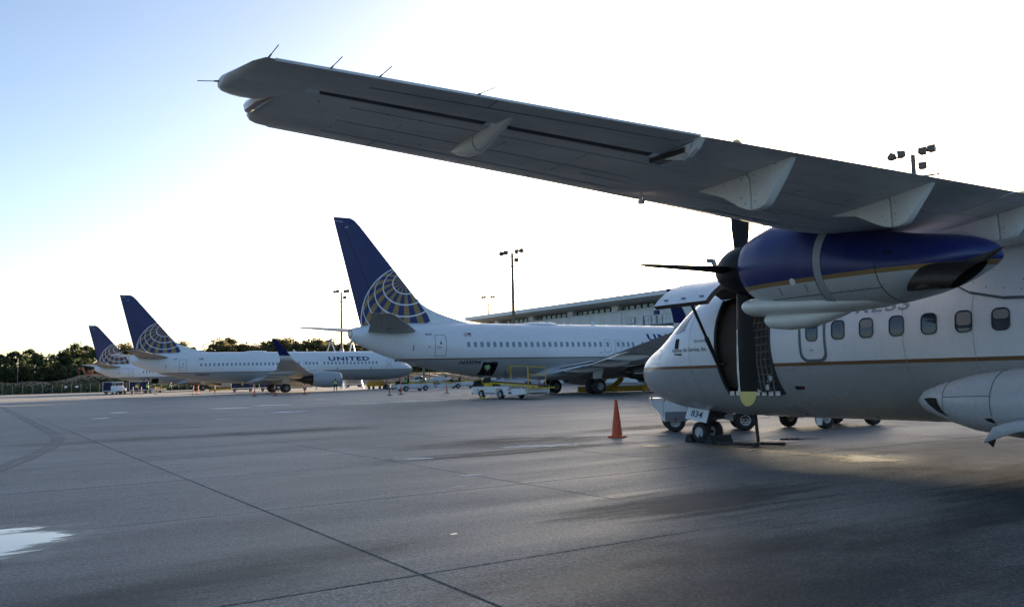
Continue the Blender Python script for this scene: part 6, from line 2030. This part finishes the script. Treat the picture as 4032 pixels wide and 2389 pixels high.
def corrugated(path, r, name, parent, seg=0.16):
    pts = [Vector(p) for p in path]
    P_, Rr = [], []
    for a, b2 in zip(pts, pts[1:]):
        k = max(2, int((b2 - a).length / (seg / 2)))
        for i in range(k):
            P_.append(a.lerp(b2, i / k))
            Rr.append(r * (1.0 if len(P_) % 2 else 0.88))
    P_.append(pts[-1]); Rr.append(r)
    return MB().tube(P_, Rr, 12).build(name, 'hose_yellow', parent, 0)
t = thing('air_duct', 'yellow corrugated air hose running along the ground under the near jet', 'hose', (42.9, 55.8, 0))
corrugated([(-0.6, 0.9, 0.26), (0.6, 0.2, 0.26), (1.6, -1.4, 0.26), (3.6, -3.2, 0.28), (4.6, -3.8, 0.45)], 0.24, 'ground_run', t)
corrugated([(0.8, -0.9, 0.26), (1.5, -1.2, 0.5), (2.1, -1.35, 1.0), (2.15, -1.3, 1.3)], 0.22, 'riser', t)
t = thing('air_cart', 'dark conditioned air cart half hidden by the turboprop nose', 'cart', (47.8, 51.4, 0), R(-38))
MB().box(-1.4, 1.4, -0.8, 0.8, 0.45, 1.65).build('body', 'mid_grey', t, 0, bevel=0.05)
MB().box(-1.2, 0.2, -0.83, -0.80, 0.7, 1.4).build('grille', 'hold_dark', t, 0)
for x in (-1.0, 1.0):
    for y in (-0.7, 0.7):
        wheel(t, (x, y, 0.33), (0, 1, 0), 0.33, 0.2, 'rim_metal')

# ground power trailer behind the turboprop's nose
t = thing('ground_power_trailer', 'white ground power trailer with louvred panel behind the turboprop nose gear', 'trailer', (16.35, 16.35, 0), R(-38))
MB().box(-1.15, -0.55, -0.55, 0.6, 0.27, 1.35).build('front_housing', 'white_vehicle_paint', t, 0, bevel=0.03)
MB().box(-0.55, 1.2, -0.6, 0.62, 0.56, 1.40).build('engine_housing', 'white_vehicle_paint', t, 0, bevel=0.03)
lp = MB().box(-1.12, -0.58, -0.565, -0.555, 0.28, 0.52).build('louvre_panel', 'mid_grey', t, 0)
for k in range(8):
    MB().prism([(-1.10, -0.567, 0.30 + k * 0.026), (-1.10, -0.575, 0.305 + k * 0.026), (-1.10, -0.567, 0.318 + k * 0.026)], (0.5, 0, 0)).build('louvre', 'mid_grey', lp, 0)
g = MB().prism([(-1.16, -0.5, 0.40), (-1.45, -0.5, 0.74), (-1.45, -0.5, 0.86), (-1.16, -0.5, 0.86)], (0, 0.95, 0))
g.build('tow_hood', 'white_vehicle_paint', t, 0)
for x, z in ((-1.46, 0.8), (-1.14, 0.78), (-0.60, 0.80)):
    MB().box(x, x + 0.035, -0.572, -0.556, z, z + 0.13).build('reflector', 'orange_reflector', t, 0)
MB().bar((-0.86, -0.57, 0.33), (-0.86, -0.58, 0.33), 0.03, n=10).build('lamp', 'red_lens', t, 0)
g = MB().box(-1.1, 1.15, -0.45, 0.45, 0.30, 0.42)
g.bar((-0.9, 0.0, 0.33), (0.9, 0.0, 0.33), 0.05, n=6)
g.build('chassis', 'dark_metal', t, 0)
for x in (-0.86, 0.90):
    for y in (-0.40, 0.45):
        wheel(t, (x, y, 0.265), (0, 1, 0), 0.265, 0.18, 'rim_white', 'wheel', True)
# flat cart beyond the belly
t = thing('equipment_cart', 'low equipment cart seen only by its wheels beyond the turboprop belly', 'cart', (19.5, 14.95, 0), R(-3))
MB().box(-1.5, 1.5, -0.7, 0.75, 0.44, 0.56).build('deck', 'yellow_paint', t, 0)
MB().box(-1.4, 1.4, -0.1, 0.1, 0.28, 0.44).build('chassis_beam', 'dark_metal', t, 0)
MB().box(-1.3, 1.3, -0.6, 0.65, 0.56, 1.3).build('load', 'mid_grey', t, 0, bevel=0.04)
for x in (-0.92, 0.92):
    for y in (-0.58, 0.62):
        wheel(t, (x, y, 0.29), (0, 1, 0), 0.29, 0.2, 'rim_white', 'wheel', x < 0)

# ground power cable: hangs from the belly, lies on the ground, climbs to the trailer
t = thing('power_cable', 'black ground power cable hanging from the turboprop belly to the ground', 'cable', (13.5, 12.1, 0))
MB().tube([(0.0, 0.05, 0.66), (0.0, 0.03, 0.35), (-0.01, 0.0, 0.1), (-0.03, -0.04, 0.05)], 0.034, 10).build('hanging_lead', 'black_rubber', t)
MB().tube([(-0.03, -0.04, 0.05), (-0.12, -0.1, 0.04), (-0.16, -0.02, 0.045), (-0.06, 0.07, 0.05), (0.1, 0.0, 0.05), (0.38, -0.22, 0.04), (0.42, -0.30, 0.045), (0.36, -0.27, 0.05)], 0.03, 8).build('foot_loop', 'black_rubber', t)
MB().tube([(-0.06, 0.07, 0.04), (-0.3, 0.35, 0.05), (-0.25, 0.8, 0.04), (-0.1, 1.2, 0.05), (-0.15, 1.5, 0.05), (0.0, 1.62, 0.2), (0.08, 1.66, 0.42), (0.3, 1.75, 0.55), (1.2, 3.2, 0.5)], 0.03, 8).build('ground_run', 'black_rubber', t)
# chocks at the nose wheels
for lab, y, rz in (('black rubber chock in front of the turboprop nose wheels', 13.96, 0), ('long black rubber chock behind the turboprop nose wheels', 13.30, 0)):
    w = 0.62 if 'long' in lab else 0.5
    o = MB().prism([(-w / 2, -0.13, 0), (-w / 2, 0.13, 0), (-w / 2, 0.05, 0.17), (-w / 2, -0.05, 0.17)], (w, 0, 0)).build('wheel_chock', 'black_rubber', None, 0, loc=(13.62, y, 0.0), bevel=0.015)
    tag(o, lab, 'wheel chock')

# bags in the turboprop hold
t = thing('suitcase', 'black suitcase with white tags in the turboprop cargo doorway', 'suitcase', (12.75, 10.95, 1.10), R(12))
MB().box(-0.22, 0.20, -0.30, 0.30, 0.02, 0.30).build('shell', 'bag_black', t, 0, bevel=0.05)
MB().tube([(-0.23, -0.1, 0.14), (-0.27, -0.08, 0.18), (-0.27, 0.08, 0.18), (-0.23, 0.1, 0.14)], 0.014, 6).build('handle', 'black_rubber', t)
MB().prism([(-0.235, 0.0, 0.34), (-0.24, -0.07, 0.30), (-0.25, 0.02, 0.05), (-0.25, 0.08, 0.08)], (0.004, 0, 0)).build('tag', 'paper_white', t, 0)
MB().prism([(-0.26, 0.16, 0.04), (-0.26, 0.24, 0.09), (-0.26, 0.28, 0.03), (-0.26, 0.20, -0.01)], (0.004, 0, 0)).build('tag', 'paper_white', t, 0)
t = thing('duffel_bag', 'dark duffel bag lying behind the suitcase in the cargo doorway', 'bag', (13.25, 10.9, 1.10), R(-8))
MB().lathe([(-0.36, 0.02), (-0.34, 0.14), (-0.26, 0.19), (0.26, 0.19), (0.34, 0.14), (0.36, 0.02)], (0, 0, 0.2), (0, 1, 0), 16, True, True).build('body', 'bag_black', t, 40)
MB().tube([(-0.17, -0.12, 0.25), (-0.2, -0.08, 0.42), (-0.2, 0.08, 0.42), (-0.17, 0.12, 0.25)], 0.014, 6).build('strap', 'strap_webbing', t)

# ------------------------------------------------------------------ traffic cone and delineator posts
t = thing('traffic_cone', 'scuffed orange traffic cone standing alone left of the turboprop nose', 'cone', (13.25, 16.25, 0), R(30))
g = MB()
def sq(h_, z, r_=0.03):
    return [(x, y, z) for x, y in rrect(2 * h_, 2 * h_, r_, 3)]
g.loft([sq(0.185, 0.0), sq(0.185, 0.03), sq(0.16, 0.05)])
g.build('base', 'orange_plastic', t, 40)
MB().lathe([(0.03, 0.135), (0.07, 0.127), (0.85, 0.036), (0.89, 0.034), (0.90, 0.022)], (0, 0, 0), (0, 0, 1), 24, False, True).build('body', 'orange_plastic', t, 40)
def delineator(label, x, y):
    t = thing('delineator_post', label, 'post', (x, y, 0), random.uniform(0, 1), 'orange delineator posts on the apron')
    MB().lathe([(0.0, 0.26), (0.03, 0.27), (0.06, 0.2), (0.08, 0.06)], (0, 0, 0), (0, 0, 1), 14, True, True).build('base', 'black_rubber', t)
    MB().lathe([(0.05, 0.058), (1.02, 0.052), (1.08, 0.07), (1.16, 0.07), (1.18, 0.03)], (0, 0, 0), (0, 0, 1), 12, True, True).build('tube', 'orange_plastic', t, 40)
    for z in (0.72, 0.90):
        MB().lathe([(z, 0.060), (z + 0.11, 0.059)], (0, 0, 0), (0, 0, 1), 12).build('reflective_band', 'paper_white', t)
for lab, x, y in (
        ('orange delineator post in front of the dark cart by the farthest jet, leftmost post', 20.6, 134.5),
        ('orange delineator post left of the ramp worker in lime vest, second post from the left', 21.7, 134.3),
        ('orange delineator post right of the far belt loader, third post from the left', 23.6, 134.2),
        ('orange delineator post below the aft belly of the middle jet, left of a close pair', 25.3, 117.5),
        ('orange delineator post below the aft belly of the middle jet, right of a close pair', 26.0, 117.9),
        ('orange delineator post in front of the yellow tow bar', 28.3, 118.6),
        ('orange delineator post in front of the blue curtained carts', 25.3, 89.4),
        ('orange delineator post in front of the main wheels of the middle jet', 27.1, 88.4),
        ('orange delineator post in front of the engine of the middle jet', 30.8, 90.0),
        ('orange delineator post at the driver end of the middle belt loader, left of two', 31.9, 70.6),
        ('orange delineator post at the driver end of the middle belt loader, right of two', 34.1, 73.0),
        ('orange delineator post in front of the white tow tractor', 38.7, 72.6),
        ('orange delineator post just left of the turboprop nose underside', 33.5, 37.1)):
    delineator(lab, x, y)

# ================================================================== PEOPLE
def person(label, loc, rz, pose='stand', vest='vest_lime', bend=0.0, cap=False, seated=False):
    """one skinned body; joints placed for the pose, facing +Y locally"""
    J = {'pelvis': (0, 0, 0.95), 'waist': (0, 0.0, 1.10), 'chest': (0, 0.0, 1.32), 'neck': (0, 0.0, 1.47), 'head0': (0, 0.015, 1.55), 'head1': (0, 0.02, 1.66), 'head2': (0, 0.01, 1.74)}
    for s_, n in ((-1, 'l'), (1, 'r')):
        J.update({'hip' + n: (s_ * 0.10, 0, 0.90), 'knee' + n: (s_ * 0.11, 0.02, 0.50), 'ank' + n: (s_ * 0.11, -0.02, 0.09), 'toe' + n: (s_ * 0.12, 0.14, 0.04),
                  'sho' + n: (s_ * 0.19, 0, 1.42), 'elb' + n: (s_ * 0.26, -0.02, 1.14), 'wri' + n: (s_ * 0.27, 0.06, 0.90), 'hand' + n: (s_ * 0.27, 0.09, 0.82)})
    def mv(k, *p):
        J[k] = p
    if pose == 'walk':
        mv('kneel', -0.11, 0.20, 0.54); mv('ankl', -0.11, 0.22, 0.12); mv('toel', -0.11, 0.37, 0.10)
        mv('kneer', 0.10, -0.03, 0.50); mv('ankr', 0.11, -0.24, 0.13); mv('toer', 0.11, -0.12, 0.03)
        mv('elbl', -0.25, -0.14, 1.15); mv('wril', -0.26, -0.05, 0.93); mv('handl', -0.26, -0.01, 0.86)
        mv('elbr', 0.25, 0.08, 1.15); mv('wrir', 0.24, 0.26, 1.02); mv('handr', 0.23, 0.33, 0.99)
    if pose == 'hands':
        for s_, n in ((-1, 'l'), (1, 'r')):
            mv('elb' + n, s_ * 0.33, -0.02, 1.20); mv('wri' + n, s_ * 0.14, 0.22, 1.28); mv('hand' + n, s_ * 0.06, 0.27, 1.32)
            mv('knee' + n, s_ * 0.15, 0.02, 0.50); mv('ank' + n, s_ * 0.17, -0.02, 0.09); mv('toe' + n, s_ * 0.20, 0.13, 0.04)
    if pose == 'reach':
        for s_, n in ((-1, 'l'), (1, 'r')):
            mv('elb' + n, s_ * 0.24, 0.20, 1.22); mv('wri' + n, s_ * 0.18, 0.42, 1.20); mv('hand' + n, s_ * 0.16, 0.50, 1.21)
    if pose in ('sit', 'crouch'):
        dz = -0.45 if pose == 'sit' else -0.55
        for k in ('pelvis', 'waist', 'chest', 'neck', 'head0', 'head1', 'head2'):
            a = J[k]
            f = (a[2] - 0.95) * (0.12 if pose == 'sit' else 0.45)
            J[k] = (a[0], a[1] + f, a[2] + dz - f * 0.2)
        for s_, n in ((-1, 'l'), (1, 'r')):
            c = J['chest']
            mv('hip' + n, s_ * 0.10, 0.02, J['pelvis'][2] - 0.03)
            mv('knee' + n, s_ * 0.15, 0.42, J['pelvis'][2] + (0.0 if pose == 'sit' else 0.10))
            mv('ank' + n, s_ * 0.14, 0.40 if pose == 'sit' else 0.16, 0.09); mv('toe' + n, s_ * 0.15, 0.55 if pose == 'sit' else 0.30, 0.04)
            mv('sho' + n, s_ * 0.19, c[1] + 0.03, c[2] + 0.09); mv('elb' + n, s_ * 0.25, c[1] + 0.17, c[2] - 0.12); mv('wri' + n, s_ * 0.17, c[1] + 0.38, c[2] - 0.12); mv('hand' + n, s_ * 0.15, c[1] + 0.46, c[2] - 0.10)
    RAD = {'pelvis': (0.155, 0.11), 'waist': (0.145, 0.10), 'chest': (0.175, 0.115), 'neck': (0.058, 0.06), 'head0': (0.068, 0.085), 'head1': (0.078, 0.098), 'head2': (0.05, 0.065), 'hip': (0.092, 0.095), 'knee': (0.062, 0.065), 'ank': (0.042, 0.045), 'toe': (0.042, 0.03), 'sho': (0.065, 0.065), 'elb': (0.045, 0.045), 'wri': (0.03, 0.03), 'hand': (0.04, 0.022)}
    order_ = list(J)
    E_ = [('pelvis', 'waist'), ('waist', 'chest'), ('chest', 'neck'), ('neck', 'head0'), ('head0', 'head1'), ('head1', 'head2')]
    for n in 'lr':
        E_ += [('pelvis', 'hip' + n), ('hip' + n, 'knee' + n), ('knee' + n, 'ank' + n), ('ank' + n, 'toe' + n), ('chest', 'sho' + n), ('sho' + n, 'elb' + n), ('elb' + n, 'wri' + n), ('wri' + n, 'hand' + n)]
    # nose and five fingers on each hand
    J2 = dict(J)
    h1 = J['head1']
    J2['nose'] = (h1[0], h1[1] + 0.115, h1[2] - 0.03)
    E_.append(('head1', 'nose')); RAD['nose'] = (0.012, 0.014)
    for n, s_ in (('l', -1), ('r', 1)):
        w_, h_ = Vector(J['wri' + n]), Vector(J['hand' + n])
        d = (h_ - w_).normalized()
        across = d.cross(Vector((s_, 0.3, 0.2))).normalized()
        for k in range(4):
            b2 = h_ + across * (k - 1.5) * 0.022
            e = b2 + d * (0.075, 0.085, 0.08, 0.06)[k] + Vector((-s_ * 0.012, 0.006, -0.01))
            J2['f%s%d' % (n, k)] = tuple(e)
            E_.append(('hand' + n, 'f%s%d' % (n, k))); RAD['f%s%d' % (n, k)] = (0.009, 0.009)
        e = w_.lerp(h_, 0.5) + across * 0.05 + d * 0.035
        J2['f%s4' % n] = tuple(e)
        E_.append(('hand' + n, 'f%s4' % n)); RAD['f%s4' % n] = (0.01, 0.01)
    order_ = list(J2)
    me = bpy.data.meshes.new('person')
    me.from_pydata([J2[k] for k in order_], [(order_.index(a), order_.index(b2)) for a, b2 in E_], [])
    ob = bpy.data.objects.new('person', me)
    col.objects.link(ob)
    md = ob.modifiers.new('skin', 'SKIN')
    sv = me.skin_vertices[0].data
    for i, k in enumerate(order_):
        r_ = RAD.get(k) or RAD.get(k[:-1])
        sv[i].radius = r_
        sv[i].use_root = (k == 'pelvis')
    ob.modifiers.new('sub', 'SUBSURF').levels = 1
    bpy.context.view_layer.update()
    dg = bpy.context.evaluated_depsgraph_get()
    nm = bpy.data.meshes.new_from_object(ob.evaluated_get(dg))
    bpy.data.objects.remove(ob)
    for k in ('skin', 'shirt_navy', 'trousers_navy', 'hair_black', 'black_rubber'):
        nm.materials.append(MATS[k])
    hz_ = J['head1']
    pz = J['pelvis'][2]
    feet = [Vector(J['ank' + n]) for n in 'lr']
    hands = [Vector(J['wri' + n]) for n in 'lr']
    for p in nm.polygons:
        c = p.center
        if c.z > J['head0'][2] - 0.02 and abs(c.x) < 0.12:
            p.material_index = 3 if (c.z > hz_[2] + 0.035 or c.y < hz_[1] - 0.03) else 0
        elif min((c - f).length for f in hands) < 0.16:
            p.material_index = 0
        elif min((c - f).length for f in feet) < 0.13 or c.z < 0.07:
            p.material_index = 4
        elif c.z < pz + 0.05 and not any((c - Vector(J['elb' + n])).length < 0.14 for n in 'lr'):
            p.material_index = 2
        else:
            p.material_index = 1
        p.use_smooth = True
    nm.name = 'person'
    t = bpy.data.objects.new('person', nm)
    col.objects.link(t)
    t.location = loc
    t.rotation_euler = (0, 0, rz)
    tag(t, label, 'person')
    # vest: open shell around the chest with two bright bands
    a, b2 = Vector(J['waist']), Vector(J['chest'])
    up = (b2 - a).normalized()
    g = MB()
    rg = []
    for tt, wx, wy in ((-0.55, 0.19, 0.14), (0.0, 0.185, 0.138), (0.6, 0.205, 0.148), (1.0, 0.215, 0.152), (1.4, 0.17, 0.12)):
        c = a + (b2 - a) * tt
        rg.append([c + Vector((wx * math.cos(q), 0, 0)) + Vector((0, up.z, -up.y)) * (wy * math.sin(q)) for q in [2 * math.pi * k / 18 for k in range(18)]])
    g.loft(rg, False, False)
    v_ = g.build('safety_vest', vest, t, 60)
    g = MB()
    for tt in (0.15,):
        c0, c1 = a + (b2 - a) * tt, a + (b2 - a) * (tt + 0.22)
        rr = lambda c: [c + Vector((0.2 * math.cos(q), 0, 0)) + Vector((0, up.z, -up.y)) * (0.15 * math.sin(q)) for q in [2 * math.pi * k / 18 for k in range(18)]]
        g.loft([rr(c0), rr(c1)], False, False)
    for s_ in (-1, 1):
        for f_ in (1, -1):
            pts = [a + (b2 - a) * tt + Vector((s_ * 0.10, 0, 0)) + Vector((0, up.z, -up.y)) * (f_ * wy) for tt, wy in ((-0.5, 0.135), (0.5, 0.143), (1.0, 0.145), (1.38, 0.115))]
            g.add([p + Vector((dx, 0.003 * f_, 0)) for p in pts for dx in (-0.022, 0.022)], [(0, 1, 3, 2), (2, 3, 5, 4), (4, 5, 7, 6)])
    g.build('reflective_tape', 'vest_tape', v_, 0)
    if cap:
        MB().lathe([(0.0, 0.102), (0.05, 0.1), (0.1, 0.06), (0.12, 0.01)], (hz_[0], hz_[1] - 0.01, hz_[2] + 0.03), (0, 0, 1), 14, True, True).build('cap', 'trousers_navy', t)
    return t
person('ramp worker in yellow vest beside the dark open baggage cart', (23.2, 147.9, 0), R(150), 'stand', 'vest_yellow')
person('ramp worker in lime vest at the far belt loader', (24.6, 146.6, 0), R(-60), 'reach', 'vest_lime')
person('ramp worker in red and white vest up on the far raised belt', (26.5, 159.4, 1.62), R(-70), 'crouch', 'vest_red')
person('ramp worker in lime vest walking left of the far landing gear', (28.5, 148.9, 0), R(-40), 'walk', 'vest_lime')
person('ramp worker in yellow green vest standing by the engine of the middle jet', (38.05, 100.0, 0), R(160), 'hands', 'vest_yellow')
person('seated driver in lime vest on the middle belt loader', (42.85, 90.3, 0.42), R(90), 'sit', 'vest_lime')
person('ramp worker in green vest at the far end of the middle belt loader', (45.6, 92.3, 0), R(-100), 'stand', 'vest_lime')
person('crouching worker in lime vest inside the open hold of the near jet', (31.75, 53.35, 1.52), R(150), 'crouch', 'vest_lime', cap=True)
